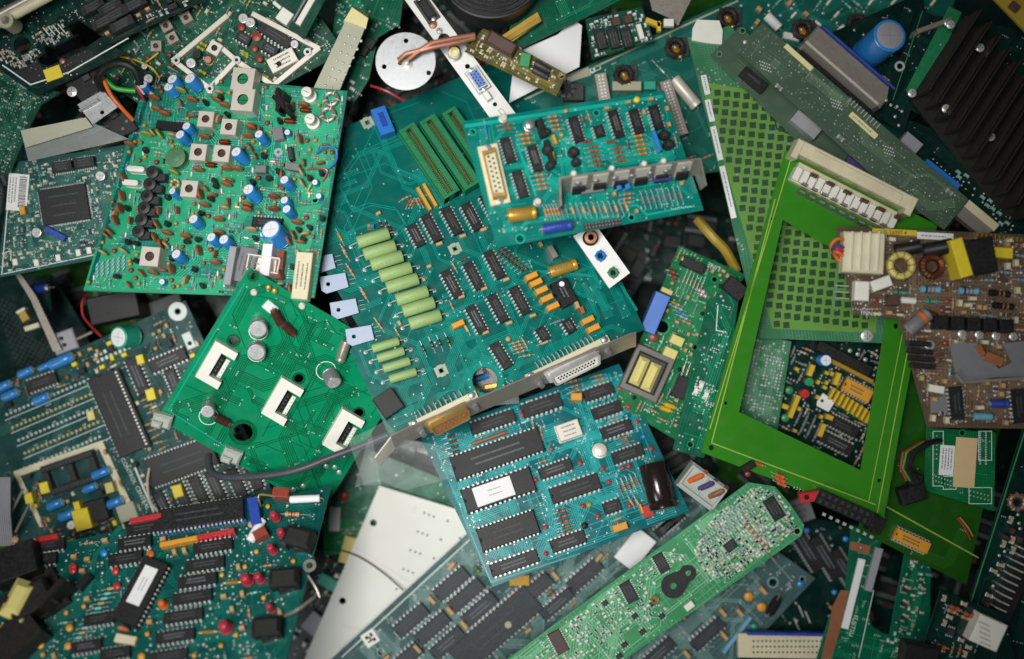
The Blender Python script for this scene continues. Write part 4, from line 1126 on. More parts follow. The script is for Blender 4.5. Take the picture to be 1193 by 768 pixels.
    b.fill(P, [axial(11, 6, 2.6, 'skyblue', 'a'), axial(11, 6, 2.4, 'ivory', 'e')], 60, (5, 95), gap=-1.6, jit=8)
    for i in range(420):
        p = b.rand(P)
        if b.clear(*p, 0.5): b.silkmarks(*p, b.R.choice((5, 95)), b.R.choice((1, 2, 4)), 2.2, b.R.choice(('silk', 'silkblue')))
    solder_field(b, P, 150, 0.7, 1.2)
    return b.done()

def flat_green():
    b = Board('circuit_board', 'smooth green board with three white connectors and a few silver capacitors beside the tuner board', [(290, 312), (482, 425), (375, 598), (183, 487)], 8, 'flatgreen', (-0.18, 0.35),
              holes=[(272, 397, 5.5), (348, 441, 5.5), (418, 481, 5.5), (283, 504, 11.5), (295, 322, 4.5)], traces=60, seed=31, tw=1.0, vias=70, viam='flatgreen_trace')
    A = -60
    for x, y in ((243, 371), (470, 497), (680, 605)):
        cx_, cy_ = b3(x, y); r = math.radians(A); d = (math.cos(r), math.sin(r)); n = (-d[1], d[0])
        q = lambda u, v: (cx_ + d[0]*u + n[0]*v, cy_ + d[1]*u + n[1]*v)
        bprism(b, 'connector', [q(-24, -15), q(24, -15), q(24, 15), q(15, 15), q(15, -2), q(-15, -2), q(-15, 15), q(-24, 15)], 0.3, 9, 'ivory')
        b.at(*q(0, 2), A, hdr(5, 1, 5, 'black', 'gold', 6, 10), 6); b.at(*q(0, 9), A, hdr(5, 1, 5, 'ivory', 'tin', 2, 4), 3)
        b.occ.append((*b.P(cx_, cy_), b.ang(cx_, cy_, A), 52, 34))
    b.at(301, 384, 30, ecap(10.5, 17, 'alu', 'tin'), 17); b.at(299, 411, 10, ecap(10.5, 17, 'alu', 'tin'), 17); b.at(384, 440, 40, ecap(9.5, 18, 'alu', 'tin'), 16, lean=(18, -22)); b.at(242, 480, 30, ecap(8, 18, 'alu', 'tin'), 18)
    b.at(400, 409, 108, lcap(26, 12, 'steel', 'alu'), 7)
    for x, y, r in ((301, 386, 14), (299, 412, 13), (380, 432, 15), (243, 485, 14)): b.at(x, y, 0, ring(r*.8, r*.8-1, 'silk'), 0, occ=False)
    for (x0, y0, x1, y1) in ((318, 360, 329, 380), (329, 376, 343, 390), (250, 485, 268, 494)): b.seg(x0, y0, x1, y1, rodcoil, 11, 'darkbrown', 'darkbrown', up=5)
    b.at(315, 358, 40, block(16, 12, 3, 'silk', name='label_pad'), 1, occ=False)
    for x, y, a in ((189, 490, 15), (270, 531, 20)): b.at(x, y, a, block(22, 17, 10, 'milky', 3, name='clip'), 5); b.at(x-6, y+3, a, block(11, 8, 15, 'milky', 2, name='clip_tip'), 8)
    for x, y in ((352, 357), (296, 341)): b.at(x, y, 0, canround(3.4, 4, 'canmetal'), 2)
    for x, y in ((313, 335), (320, 339)): b.at(x, y, 30, bead(3.4, 'amber'), 3)
    b.at(*b3(620, 720), 0, dot(3), 1)
    for x, y in ((342, 571), (353, 567), (640, 700), (390, 545), (395, 551)):
        if x < 500: b.at(x, y, 0, dot(3), 1)
    q = [(300, 345), (340, 352), (360, 378), (382, 374), (392, 388), (440, 410)]
    b.pline(q, 1.0, 'flatgreen_trace', .3); b.pline([(336, 392), (350, 418), (375, 424), (405, 445)], 1.0, 'flatgreen_trace', .3)
    b.pline([(285, 330), (196, 478), (262, 520)], 1.2, 'tealup_trace', .31)
    return b.done()

def left_board():
    b = Board('circuit_board', 'dark green board at the left with a mint green capacitor and white framed corner', [(-60, 474), (216, 350), (330, 600), (50, 720)], -80, 'lefttile', (0.02, 0.0), holes=[(207, 363, 3), (*d1(563, 190), 3), (10, 556, 5)], traces=60, seed=41, vias=90, tw=.8)
    A = -23; B = 67
    b.at(207, 363, 0, ring(11, 4, 'silk'), 0)
    b.at(*b2(360, 402), B, dip(99, 33, 20, 5, socket=None, H=7)); b.at(*b2(405, 385), B, sock(22, 1, 4.3, 'black', 8, 'socket_strip', 'ivory', 9), 7); 
    for i in range(20): pass
    b.at(*b2(425, 285), B, dip(46, 15, 9, 6)); b.at(*b2(518, 238), A, dip(47, 15, 9, 3)); b.at(*b2(560, 552), A+3, dip(84, 34, 20, 8, H=7))
    b.at(*b2(535, 300), B, dip(30, 14, 7, 3)); 
    for i, (x, y) in enumerate(((505, 690), (565, 660), (615, 640), (665, 625), (730, 615), (780, 590))): b.at(*b2(x, y), B-2, dip(38, 14, 8, i+3))
    b.at(*b2(130, 305), A+3, dip(38, 14, 8, 5))
    b.at(*b2(390, 165), 8, ecap(13, 26, 'aqua', 'paper'), 26, lean=(-24, -2)); 
    for x, y, L, d_ in ((190, 240, 33, 14), (135, 258, 15, 9), (78, 275, 19, 11), (10, 318, 20, 12), (32, 345, 22, 12), (128, 357, 22, 12), (170, 683, 20, 12), (207, 716, 20, 12), (312, 586, 24, 12), (278, 632, 18, 11), (352, 678, 24, 12)): b.at(*b2(x, y), A, lcap(round(L*.88), round(d_*.92), 'blue', 'paper'), 7)
    for x, y, w_, m in ((262, 725, 20, 'yellow'), (140, 630, 11, 'yellow'), (92, 662, 10, 'yellow'), (467, 343, 11, 'yellow'), (550, 640, 12, 'yellow'), (435, 235, 9, 'yellow'), (283, 408, 9, 'coilyellow'), (340, 630, 10, 'coilyellow'), (240, 685, 8, 'yellow')): b.at(*b2(x, y), A+8, boxcap(w_, w_*1.25, 12 if w_ < 18 else 18, m), 9)
    b.at(*b2(223, 745), 0, ecap(5, 12, 'white', 'paper'), 8); b.at(*b2(300, 700), -15, block(26, 25, 14, 'black', name='relay'), 10); b.at(*b2(395, 705), -20, block(22, 20, 10, 'aged', name='trimmer'), 6)
    # white framed corner with an open zero-force socket
    b.pline([b2(45, 590), b2(310, 497), b2(425, 745)], 8, 'ivorydirty', .42); b.pline([b2(50, 585), b2(130, 750)], 6, 'ivorydirty', .43)
    mb = MB(); x0, y0 = b.P(*b2(218, 585), 8); r = b.ang(84, 550, A+4); c, q = math.cos(r), math.sin(r)
    for u, v, L_, W_ in ((0, 15, 68, 8), (0, -15, 68, 8), (-30, 0, 8, 22), (30, 0, 8, 22), (2, 0, 7, 22)): mb.box(x0+u*c-v*q, y0+u*q+v*c, 0.4, L_, W_, 9, 'black', 0.5, rot=r)
    so = bpart(b, 'socket', mb); pm = MB()
    for i in range(15):
        for v in (15, -15): u = (i-7)*4.4; pm.box(x0+u*c-v*q, y0+u*q+v*c, 9.5, 2, 2.6, 0.35, 'darkgrey', rot=r)
    link('contact_row', pm.mesh('contact_row'), so); b.occ.append((x0, y0, r, 72, 40))
    # rows of plated holes with legend boxes
    for k in range(5):
        x, y = 8+k*7, 483+k*15
        for i in range(20):
            px, py = x + i*5.0, y - i*2.13
            if px < 118: b.mb.annulus(*b.P(px, py), 0.3+.0007*i, 0.8, 1.75, 'coilyellow' if k % 2 else 'silk', 7)
        b.pline([(x-2, y+7), (x+98, y-35)], .8, 'silk', .35)
        for i in range(3): b.silkmarks(x+20+i*28, y+6-i*12, A, 3)
    for i in range(8):
        for j in range(2): b.mb.rect(*b.P(112+i*5.2+j*2, 414+j*7-i*2.3), 0.3, 3.4, 4.2, 'silk', b.ang(120, 412, A))
    b.occ.append((*b.P(60, 500), b.ang(60, 500, A), 120, 80))
    b.write('CONTROL', 150, 549, 63, 7.0, 'silk'); b.write('CENTRAL', 166, 580, 63, 7.0, 'silk'); b.write('99', 160, 592, 63, 9, 'silk'); b.occ.append((*b.P(158, 566), b.ang(158, 566, 63), 80, 14)); b.pline([d1(735, 265), d1(860, 560)], 2.2, 'silk', .36)
    wirepart(b, [(*d1(835, 315), 10), (*d1(825, 400), 16), (*d1(840, 500), 18), (*d1(900, 570), 16), (*d1(930, 575), 10)], 1.6, 'wirewhite')
    for i in range(14): b.at(*b2(420+(i % 7)*4+i*6, 300+i*19), A+R0.uniform(-8, 8), axial(14, 8, 3, 'tan', 'a'), 2)
    b.at(220, 397, B, block(20, 11, 1, 'silk', name='label_pad'), 0.5); b.at(221, 400, B, dot(3, 'hole'), 0.5, lift=1, occ=False)
    P = [(0, 445), (216, 352), (290, 500), (300, 600), (60, 640), (30, 560)]
    b.fill(P, [axial(14, 8, 3, 'tan', 'a'), axial(13, 7, 3, 'darkbrown', 'c'), boxcap(6, 4, 6, 'tan'), bead(2.6, 'tan'), boxcap(7, 5, 8, 'yellow'), bead(2.6, 'brown')], 100, (A, B), gap=0, jit=6)
    b.fill(P, [axial(12, 7, 3, 'ivorydirty', 'e'), boxcap(5, 4, 5, 'ivorydirty'), t92('black'), block(9, 6, 6, 'black', name='transistor')], 50, (A, B), gap=0, jit=6)
    for i in range(90):
        p = b.rand(P)
        if b.clear(*p, 0.5): b.silkmarks(*p, b.R.choice((A, B)), b.R.choice((2, 4)))
    solder_field(b, P, 120, 0.7, 1.1)
    return b.done()

def corner_board():
    b = Board('circuit_board', 'blurred teal board at the lower left with blue chip socket and red lamps', [(-70, 662), (386, 566), (318, 830), (-90, 880)], 88, 'lowteal', (0.04, -0.54), traces=70, seed=51, tw=1.1, vias=110)
    A = -9
    b.at(235, 600, A, dip(100, 27, 20, 4, socket='deepblue', H=7)); b.at(297, 596, A+90, block(34, 12, 14, 'deepblue', name='socket_lever'), 10)
    for x0, y0, x1, y1, m in ((152, 608, 188, 600, 'red'), (187, 635, 230, 627, 'orange'), (230, 627, 273, 618, 'red'), (43, 629, 68, 625, 'red')):
        L = math.hypot(x1-x0, y1-y0); b.at((x0+x1)/2, (y0+y1)/2, A-2, block(round(L), 6, 12, m, name='socket_strip'), 10)
    b.at(*b6(490, 385), -62, dip(78, 33, 14, 6, label=(46, 17, 6), H=9, socket='black'))
    for i, (x, y) in enumerate(((740, 228), (712, 290), (685, 347), (668, 405), (637, 470), (608, 540), (585, 610))): b.at(*b6(x, y), A, dip(46, 14, 8, i+13))
    for i, (x, y) in enumerate(((500, 165), (468, 215), (436, 270))): b.at(*b6(x, y), A, dip(40, 14, 7, i+17))
    for i, (x, y) in enumerate(((78, 240), (170, 225), (142, 275))): b.at(*b6(x, y), A, dip(38, 14, 7, i+27))
    for i, (x, y) in enumerate(((345, 480), (300, 575), (400, 600))): b.at(*b6(x, y), A, dip(36, 14, 7, i+29))
    # transformer
    b.at(*b6(55, 290), -20, block(52, 40, 30, 'black', name='relay'), 20)
    b.at(38, 700, -32, block(72, 52, 10, 'heat', name='transformer_core'), 8); b.at(36, 700, -32, block(50, 34, 36, 'heat', 3, name='transformer_core'), 26)
    b.at(20, 697, -62, block(46, 32, 40, 'coilyellow', 9, name='transformer_winding'), 38, occ=False); b.at(60, 690, -48, block(40, 8, 42, 'heat', 2, name='transformer_core'), 38, occ=False); b.at(18, 745, -40, block(60, 40, 30, 'heat', name='transformer_core'), 20)
    # lamps and black holders on the right edge
    for x, y, s_ in ((850, 335, 8), (895, 330, 6.5), (775, 500, 9), (905, 510, 7), (950, 115, 6), (975, 175, 6), (940, 230, 6), (935, 435, 5), (555, 420, 6)): b.at(*b6(x, y), 20, led(s_*0.8, 18 if x != 555 else 14, 'pinkred' if x != 555 else 'wireorange'), 20, lean=(-8, 5))
    b.at(*b6(905, 185), -30, block(16, 12, 14, 'redbrown', name='relay'), 10)
    for x, y, a in ((1035, 195, 15), (985, 335, -5), (925, 505, -5)): b.at(*b6(x, y), a, block(34, 22, 24, 'dark', 4, name='lamp_holder'), 20); b.at(*b6(x-38, y+8), a+12, block(9, 18, 20, 'darkgrey', 2, name='lamp_holder'), 14); b.at(*b6(x+12, y+34), a-15, block(22, 8, 12, 'black', 2, name='lamp_holder'), 10)
    for x, y in ((800, 345), (715, 518)): b.at(*b6(x, y), -4, rodcoil(20, 5, 'gold', 'gold'), 14)
    b.seg(*b6(862, 200), *b6(905, 125), lcap, 11, 'paper', 'paper', up=16); b.seg(*b6(1000, 55), *b6(1105, 50), lcap, 9, 'paper', 'paper', up=16); b.at(*b6(975, 42), 5, block(20, 12, 14, 'redbrown', name='relay'), 12)
    b.seg(*b6(950, 110), *b6(1075, 115), axial, 18, 6, 'tan', 'a', up=8)
    wirepart(b, [(*b6(985, 470), 6), (*b6(1030, 450), 16), (*b6(1085, 410), 10)], 2.0, 'steel'); wirepart(b, [(*b6(1070, 330), 14), (*b6(1095, 370), 12), (*b6(1110, 405), 8)], 1.2, 'steel')
    wirepart(b, [(*b6(905, 90), 6), (*b6(900, 50), 18), (*b6(955, 55), 12)], 1.3, 'gold'); b.at(*b6(1063, 278), 0, ring(8, 4, 'steel'), 20)
    b.at(*b6(870, 150), 0, bead(4, 'tan'), 6); b.at(*b6(430, 515), 10, disc(7, 'wireorange', 4), 8); b.at(*b6(435, 550), 10, block(26, 10, 8, 'ivorydirty', name='box_capacitor'), 8)
    for x, y, m in ((400, 312, 'red'), (405, 365, 'red'), (252, 310, 'red'), (252, 298, 'red'), (240, 510, 'orange'), (140, 570, 'orange'), (235, 573, 'orange'), (490, 610, 'orange'), (520, 255, 'wireorange'), (360, 250, 'blue'), (15, 260, 'blue'), (50, 205, 'tan')): b.at(*b6(x, y), 20, bead(4.6 if m != 'wireorange' else 5, m), 5)
    b.at(*b6(310, 217), A, axial(22, 11, 4, 'tan', 'a'), 2); b.at(*b6(290, 350), -50, block(20, 9, 9, 'black', name='relay'), 8)
    for i in range(13): b.at(*b6(385-i*11, 375+i*17), A, axial(22, 8, 3.4, 'silkblue' if i % 3 else 'tan', '-'), 2)
    b.pline([b6(560, 250), b6(360, 480), b6(330, 620)], 3.5, b.tm, .33); b.pline([b6(420, 160), b6(330, 260), b6(300, 420)], 6, b.tm, .35)
    P = [(0, 650), (380, 572), (312, 768), (0, 768)]
    b.fill(P, [axial(18, 9, 3.6, 'tan', 'a'), axial(16, 8, 3.4, 'silkblue', 'd'), boxcap(7, 5, 7, 'tan'), bead(3, 'orange'), dot(1.8), dot(1.5)], 86, (A, 81), gap=0.8, jit=5)
    solder_field(b, P, 160, 0.9, 1.5)
    return b.done()

def grey_board():
    b = Board('circuit_board', 'grey green logic board at the bottom, sheen in its colour, slanting rows of black chips', [(690, 488), (950, 674), (700, 935), (385, 769)], -92, 'greyboard', (0.0, 0.0), yaw=-42,
              holes=[(*c2(863, 460), 5), (*c2(977, 447), 3), (*c1(320, 715), 4)], traces=150, seed=61, tw=1.1, vias=120)
    A = -41
    b.pline([(398, 766), (548, 628)], 1.4, 'silk', .3)
    ch = ((600, 445, 47, 17, 8), (658, 490, 47, 17, 8), (712, 545, 47, 17, 8), (440, 590, 46, 17, 8), (525, 620, 46, 17, 8), (583, 680, 46, 17, 8), (415, 745, 46, 17, 8), (935, 465, 44, 17, 8), (1018, 525, 46, 14, 8), (1130, 410, 46, 17, 8))
    for i, (x, y, L, W_, n) in enumerate(ch): b.at(*c1(x, y), A, dip(L, W_, n, i+70, body='chipgrey'))
    b.at(*c1(775, 625), A, dip(118, 36, 20, 71, body='chipgrey', H=6)); b.at(*c1(825, 607), 0, ring(4, .1, 'aged'), 0, lift=8.2, occ=False)
    for i, (x, y) in enumerate(((610, 660), (420, 735))): b.at(*c2(x, y), -42, dip(46, 15, 8, i+80, body='chipgrey'))
    for x, y in ((600, 372), (522, 507), (595, 550), (650, 605), (465, 700), (915, 565), (1012, 410), (1185, 338)): b.at(*c1(x, y), 48 if y > 400 else -50, boxcap(12, 5, 6, 'tan'), 3)
    for x, y in ((670, 575), (735, 575), (770, 515), (820, 555), (675, 665), (750, 725), (530, 735), (825, 490)): b.at(*c2(x, y), 50, boxcap(11, 5, 7, 'tan') if x not in (770, 820) else bead(5.5, 'orange'), 4)
    b.at(*c2(865, 550), -60, rodcoil(24, 12, 'darkgrey'), 6); b.seg(*c2(670, 730), *c2(778, 590), block, 5, 8, 'skyblue', name='resistor_network', up=5)
    b.at(*c2(765, 655), 0, bead(4, 'green'), 3); b.at(*c2(790, 630), 0, bead(4, 'aqua'), 3); b.at(*c2(805, 665), 0, disc(5, 'redbrown'), 3)
    b.at(*c1(1000, 480), 48, axial(20, 10, 4, 'copperdull', 'a'), 2); b.at(*c1(845, 480), -42, axial(22, 10, 4, 'copperdull', 'a'), 2); b.at(*c1(700, 385), 48, axial(20, 11, 5, 'green', 'a'), 2)
    x, y = c1(277, 660); b.at(x, y, -42+8, sticker(17, 17, 'ivory', 0), 0)
    mb = b.mb; lx, ly = b.P(x, y); r = b.ang(x, y, -35); c, q = math.cos(r), math.sin(r)
    for u, v, L_, W_ in ((-3, 3, 4, 4), (3.5, 3, 3, 5), (-2, -3, 6, 2), (3.5, -4, 4, 4), (0, 0, 2, 5)): mb.rect(lx+u*c-v*q, ly+u*q+v*c, 0.75+0.005*v, L_, W_, 'hole', r)
    b.at(740, 640, -52, block(44, 28, 3, 'paper', .2, name='paper_label'), 2, lift=14); b.silkmarks(738, 650, -50, 8, 3, 'grey')
    b.at(*c2(968, 465), 20, bead(4, 'blue'), 2); b.silkmarks(*c2(930, 455), -50, 4, 5)
    b.at(*c1(870, 430), 0, block(24, 13, 5, 'amber', name='crystal'), 4)
    for i in range(2): b.at(*c2(450+i*26, 245-i*24), -40, dip(30, 12, 7, i))
    P = [(690, 500), (940, 672), (760, 790), (400, 765), (545, 632)]
    b.fill(P, [axial(15, 8, 3.4, 'tan', 'a'), boxcap(9, 4, 6, 'tan'), axial(14, 8, 3, 'copperdull', 'a'), dot(1.5), dot(1.3)], 80, (A, 49), gap=1, jit=4)
    for i in range(110):
        p = b.rand(P)
        if b.clear(*p, 0.5): b.silkmarks(*p, b.R.choice((A, 49)), b.R.choice((2, 4)), 2.4)
    solder_field(b, P, 150, 0.9, 1.4)
    return b.done()

def lime_board():
    b = Board('circuit_board', 'long pale lime green board with tiny silver parts and a black rubber pad', [(872, 562), (903, 567), (921, 588), (937, 612), (934, 624), (640, 830), (520, 820)], -20, 'limeboard', (0.04, -0.05), yaw=-38,
              holes=[(*c2(957, 262), 3.5)], traces=80, seed=71, tw=1.4, vias=160)
    A = -38
    for pl in ([c2(590, 290), c2(650, 215), c2(900, 130), c2(940, 230), c2(700, 450), c2(600, 420)],): pass
    b.poly([c2(80, 600), c2(150, 555), c2(210, 590), c2(180, 640), c2(110, 650)], 'green', .1); b.poly([c2(560, 270), c2(680, 170), c2(700, 190), c2(580, 310)], 'green', .1)
    b.poly([c2(180, 755), c2(400, 590), c2(430, 615), c2(240, 760)], 'green', .12)
    for x, y, L, W_, a, n in ((868, 175, 27, 15, 58, 11), (432, 385, 22, 13, 62, 8), (307, 497, 25, 14, 62, 9), (35, 690, 27, 15, 62, 10), (700, 318, 14, 11, A, 5)): b.at(*c2(x, y), a, soic(L, W_, n, 'darkbrown' if x == 35 else 'chip', H=4))
    for x, y in ((215, 540), (330, 590), (360, 650), (435, 590), (270, 745), (400, 540), (290, 700)): b.at(*c2(x, y), A, soic(7, 6, 2, 'black')); 
    b.at(*c2(540, 550), A, block(12, 8, 5, 'ivory', name='switch'), 3)
    for k in range(3):
        for i in range(10): b.at(*c2(590+i*21+k*10, 270-i*14+k*20), A, smd(4.4, 2.8, 2, 'grey'), 1)
    # black rubber piece with two eyes
    mb = MB(); cx_, cy_ = c2(478, 475); dx_, dy_ = c2(535, 425); pts = []
    ca = b.P(cx_, cy_, 5); cb = b.P(dx_, dy_, 5); ra, rb = 14, 9.5
    v = Vector(cb)-Vector(ca); th = math.atan2(v.y, v.x)
    for i in range(15): t = th + math.radians(62) + (2*math.pi-math.radians(124))*i/14; pts.append((ca[0]+ra*math.cos(t), ca[1]+ra*math.sin(t)))
    for i in range(11): t = th - math.radians(118) + math.radians(236)*i/10; pts.append((cb[0]+rb*math.cos(t), cb[1]+rb*math.sin(t)))
    ci = lambda c_, r_: [(c_[0]+r_*math.cos(2*math.pi*i/14), c_[1]+r_*math.sin(2*math.pi*i/14)) for i in range(14)]
    mb.prism([pts, ci(ca, 4.6), ci(cb, 4)], 0.3, 6, 'black'); bpart(b, 'rubber_pad', mb); b.occ.append((*ca, th, 44, 28)); b.occ.append((*cb, th, 22, 18))
    b.at(*c2(408, 525), 0, toroid(5.5, 'gold', 'gold', 4, 4), 2)
    dense = [c2(560, 330), c2(640, 200), c2(790, 95), c2(880, 110), c2(960, 250), c2(700, 440), c2(600, 430)]
    mid = [(690, 765), (900, 650), (800, 600), (570, 768)]
    P = [(872, 566), (903, 572), (930, 612), (650, 800), (540, 800)]
    for k in range(7): b.at(*c2(760+k*14, 235+k*16), 45, smd(6, 3.6, 2, 'brown'), 1)
    sp = [smd(4.4, 2.6, 1.6, 'grey'), smd(4, 2.4, 1.6, 'ivorydirty'), smd(4.6, 2.8, 1.8, 'black'), smd(4, 2.4, 1.4, 'tan')]
    b.fill(dense, sp, 96, (A, 52, 45), gap=0, jit=3)
    K4 = [(4.2, 2.4, 1.6, 'grey'), (4, 2.4, 1.6, 'ivorydirty'), (4.2, 2.6, 1.6, 'darkgrey'), (4, 2.4, 1.4, 'ivory')]
    merge_small(b, dense, K4, 330, (A, 52), gap=0.1)
    merge_small(b, [c2(0, 680), c2(220, 500), c2(480, 330), c2(560, 380), c2(470, 560), c2(300, 640), c2(100, 760), c2(-50, 750)], K4, 120, (A, 52), gap=0.8)
    solder_field(b, P, 120, 0.9, 1.5)
    return b.done()
mat('heat_grey', '6c6862', 0.45, 0.2, var=0.2)
mat('limepour', '16a072', 0.5, var=0.15, scale=40, dust=0.02)
mat('pouredge', '2c8c5c', 0.35, var=0.15)
mat('hatchdark', '123f1a', 0.45, var=0.2)
mat('yellowish', 'a9902e', 0.5, var=0.2)
mat('frameline', '9cb44a', 0.4, var=0.2)
mat('fin', '3a3330', 0.40, 0.4, var=0.2, dust=0.03)
mat('mesh_dark', '2b2a2c', 0.5, var=0.3)

def frame_board():
    b = Board('circuit_board', 'large bright green board with a big rectangular window cut through it', [(915, 176), (1092, 262), (1029, 607), (817, 527)], 6, 'brightframe', (-0.03, 0.04), yaw=20,
              cuts=[[(912, 256), (1040, 330), (1003, 548), (861, 480)]], holes=[(*c4(38, 610), 3.2), (*c4(183, 68), 3.2), (*c4(72, 505), 2), (1044, 380, 3), (*c6(332, 213), 2.4)], traces=0, seed=81, rim=False)
    b.pline([(903, 232), (829, 516), (1020, 588)], 1.4, 'frameline', .3); b.pline([(921, 186), (827, 500)], 1.2, 'frameline', .3); b.pline([(1083, 270), (1022, 598)], 1.4, 'frameline', .31); b.pline([(1074, 276), (1012, 584)], 1.0, 'frameline', .31)
    b.at(*c6(230, 300), 24, sock(9, 2, 8.2, 'black', 14, 'socket_strip', 'darkgrey', 17), 12)
    for i in range(8): b.at(*c6(160+i*21, 318+i*10), 24, block(4, 4, 3, 'tin', name='contact_pin'), 1, lift=3, occ=False)
    b.at(*c6(322, 350), 24, block(16, 20, 18, 'black', name='latch'), 14)
    b.at(*c6(120, 262), -8, block(27, 12, 12, 'red', name='terminal'), 8); b.at(*c6(106, 265), 0, ring(3, 0.1, 'hole'), 0, lift=13, occ=False)
    for i in range(3): b.at(*c6(25+i*3-3, 198+i*13), 24, axial(20, 11, 5, 'wireorange', 'c'), 2)
    b.at(*e3(665, 260), -30, block(17, 8, 8, 'black', name='transistor'), 4); b.at(*e3(745, 245), 20, axial(16, 9, 4, 'wireorange', 'c'), 2); b.at(*e3(660, 310), 0, bead(3.5, 'redbrown'), 2)
    b.silkmarks(*c6(80, 240), 24, 4, 4)
    # long ivory edge connector on the far edge
    A = 27
    b.at(995, 205, A, block(150, 17, 22, 'ivorydirty', 1.2, name='edge_connector'), 14); 
    b.at(983, 229, A, block(130, 24, 11, 'ivorydirty', 1, name='connector_base'), 8)
    for i in range(14): b.at(928+i*8.5, 203+i*4.3, A, block(8.2, 16, 16+(i % 2)*1.2, 'ivory', .5, name='connector_segment'), 12, occ=False)
    for t in (-1, 1): b.at(995+t*74*.89, 209+t*74*.45-2, A, block(9, 23, 23, 'ivorydirty', 1.2, name='connector_end'), 20, occ=False)
    b.at(998, 205, A, block(118, 9, 23.4, 'ivorydirty', 0.6, name='connector_ridge'), 20, occ=False)
    for i in range(6): b.at(948+i*19.6, 204+i*9.9+.5, A, block(9, 4, 24, 'darkbrown', 0.4, name='contact'), 20, occ=False)
    for i in range(10): b.at(937+i*11.5, 219+i*5.9-4, A, block(7.6, 3, 17.9, 'grey', 0.3, name='contact_slot'), 14, occ=False)
    for i in range(9): b.at(934+i*11.5, 228+i*5.9-4, A, block(7.6, 3, 17.9, 'grey', 0.3, name='contact_slot'), 14, occ=False)
    return b.done()

def lattice_board():
    out = [(802, 42), (842, 20), (1052, 400), (884, 396)]
    b = Board('circuit_board', 'yellow green board with a square lattice and white labels along its edge', [(801, 44), (850, 30), (1060, 255), (1030, 400), (885, 394)], -28, 'solderside', (0.0, 0.02), yaw=80, traces=12, seed=82, tw=.8)
    b.poly([(816, 95), (905, 110), (1036, 250), (1020, 388), (900, 383)], 'lattice', 0.08)
    mb = b.mb; k = 0
    x0, y0 = b.P(826, 96); r = b.ang(826, 96, 7); c, q = math.cos(r), math.sin(r)
    st = 11.6
    for j in range(0, 29):
        for i in range(-1, 23):
            u, v = i*st, -j*11.0
            x, y = x0 + u*c - v*q, y0 + u*q + v*c
            if inpoly(x, y, [b.P(*p) for p in ((822, 100), (903, 116), (1030, 252), (1015, 382), (902, 379))]): mb.rect(x, y, 0.16, 7.6, 7.2, 'hatchdark', r + 0.18); k += 1
    b.pline([(893, 95), (905, 150), (960, 172)], 2, 'hatchdark', .2)
    for i, (x, y, L) in enumerate(((821, 97, 23), (826, 127, 26), (834, 165, 40), (847, 222, 62))): b.at(x+1, y+2, 77, sticker(L, 6.5, 'paper', 1, seed=i), 0)
    b.silkmarks(862, 285, 50, 4, 5); b.at(*c4(405, 347), 0, screw(7, 'tin'), 2)
    bprism(b, 'adhesive_pad', [(812, 23), (838, 24), (842, 36), (841, 52), (822, 50), (806, 47), (807, 33)], .3, 5, 'ivory')
    solder_field(b, [(808, 75), (826, 80), (880, 100), (815, 96)], 20)
    b.silkmarks(880, 340, 80, 5)
    return b.done()

def window_board():
    b = Board('circuit_board', 'dark board full of yellow parts seen down through the window of the big green frame', [(905, 372), (1050, 405), (1010, 590), (868, 520)], -62, 'darkboard', (0, 0), yaw=25, traces=20, seed=83)
    for x, y, a, L, W_, m in ((450, 280, 0, 0, 0, 0),): pass
    b.at(*d7(510, 240), 27, dip(36, 16, 9, 4, body='orange') , 6)
    for i in range(9): b.at(*d7(412+i*17, 252+i*11), 118, block(15, 3.6, 9, 'wireyellow', name='box_capacitor'), 6)
    b.at(*d7(390, 128), 0, ecap(7, 18, 'blue', 'paper'), 16); b.at(*d7(400, 292), 32, tabbed(16, 15, 'paper', tl=12), 8)
    for x, y, a, L in ((335, 165, 110, 14), (432, 197, 110, 15), (272, 300, 112, 28), (375, 388, 112, 16), (238, 300, 20, 8), (403, 340, 20, 9)): b.at(*d7(x, y), a, block(L, 6, 8, 'wireyellow', name='box_capacitor'), 5)
    b.at(*d7(330, 208), 0, drum(5, 7, 'green', 'green'), 6); b.at(*d7(312, 252), 10, drum(5.2, 8, 'red', 'red'), 6); b.at(*d7(240, 343), 0, bead(5, 'green'), 4); b.at(*d7(255, 240), 0, bead(5, 'green'), 4)
    b.at(*d7(455, 372), 27, dip(38, 14, 9, 4), 4); b.at(*d7(428, 435), 27, dip(42, 14, 9, 6), 4); b.at(*d7(480, 165), 27, block(60, 5, 9, 'amber', name='header'), 6); b.at(*d7(455, 120), 27, block(70, 12, 16, 'black', name='socket_strip'), 10)
    for x, y in ((483, 92), (512, 105), (540, 125)): b.at(*d7(x, y), 0, dot(2.6), 2, lift=6)
    P = [d7(*p) for p in ((260, 80), (590, 90), (530, 530), (215, 370))]
    for i in range(12): b.at(*d7(268+(i % 4)*26+(i//4)*16, 318+(i//4)*34+(i % 4)*12), 115, axial(13, 7, 3, 'grey', 'e'), 2)
    b.fill(P, [axial(13, 7, 3, 'ivorydirty', 'a'), axial(13, 7, 3, 'tan', 'a'), dot(1.5), boxcap(5, 4, 6, 'wireyellow'), axial(12, 7, 3, 'grey', 'e')], 60, (25, 115), gap=0.2, jit=5)
    solder_field(b, P, 70, 1, 1.6); b.silkmarks(*d7(430, 410), 27, 9, 3)
    b.done()
    c = Board('circuit_board', 'small grey green board of solder dots, left side of the frame window', [(862, 385), (922, 398), (905, 506), (850, 488)], -48, 'solderside', (0, 0), yaw=12, traces=16, seed=84, tw=1)
    solder_field(c, [(870, 392), (922, 398), (905, 506), (850, 488)], 150, 1.2, 1.9)
    c.done()

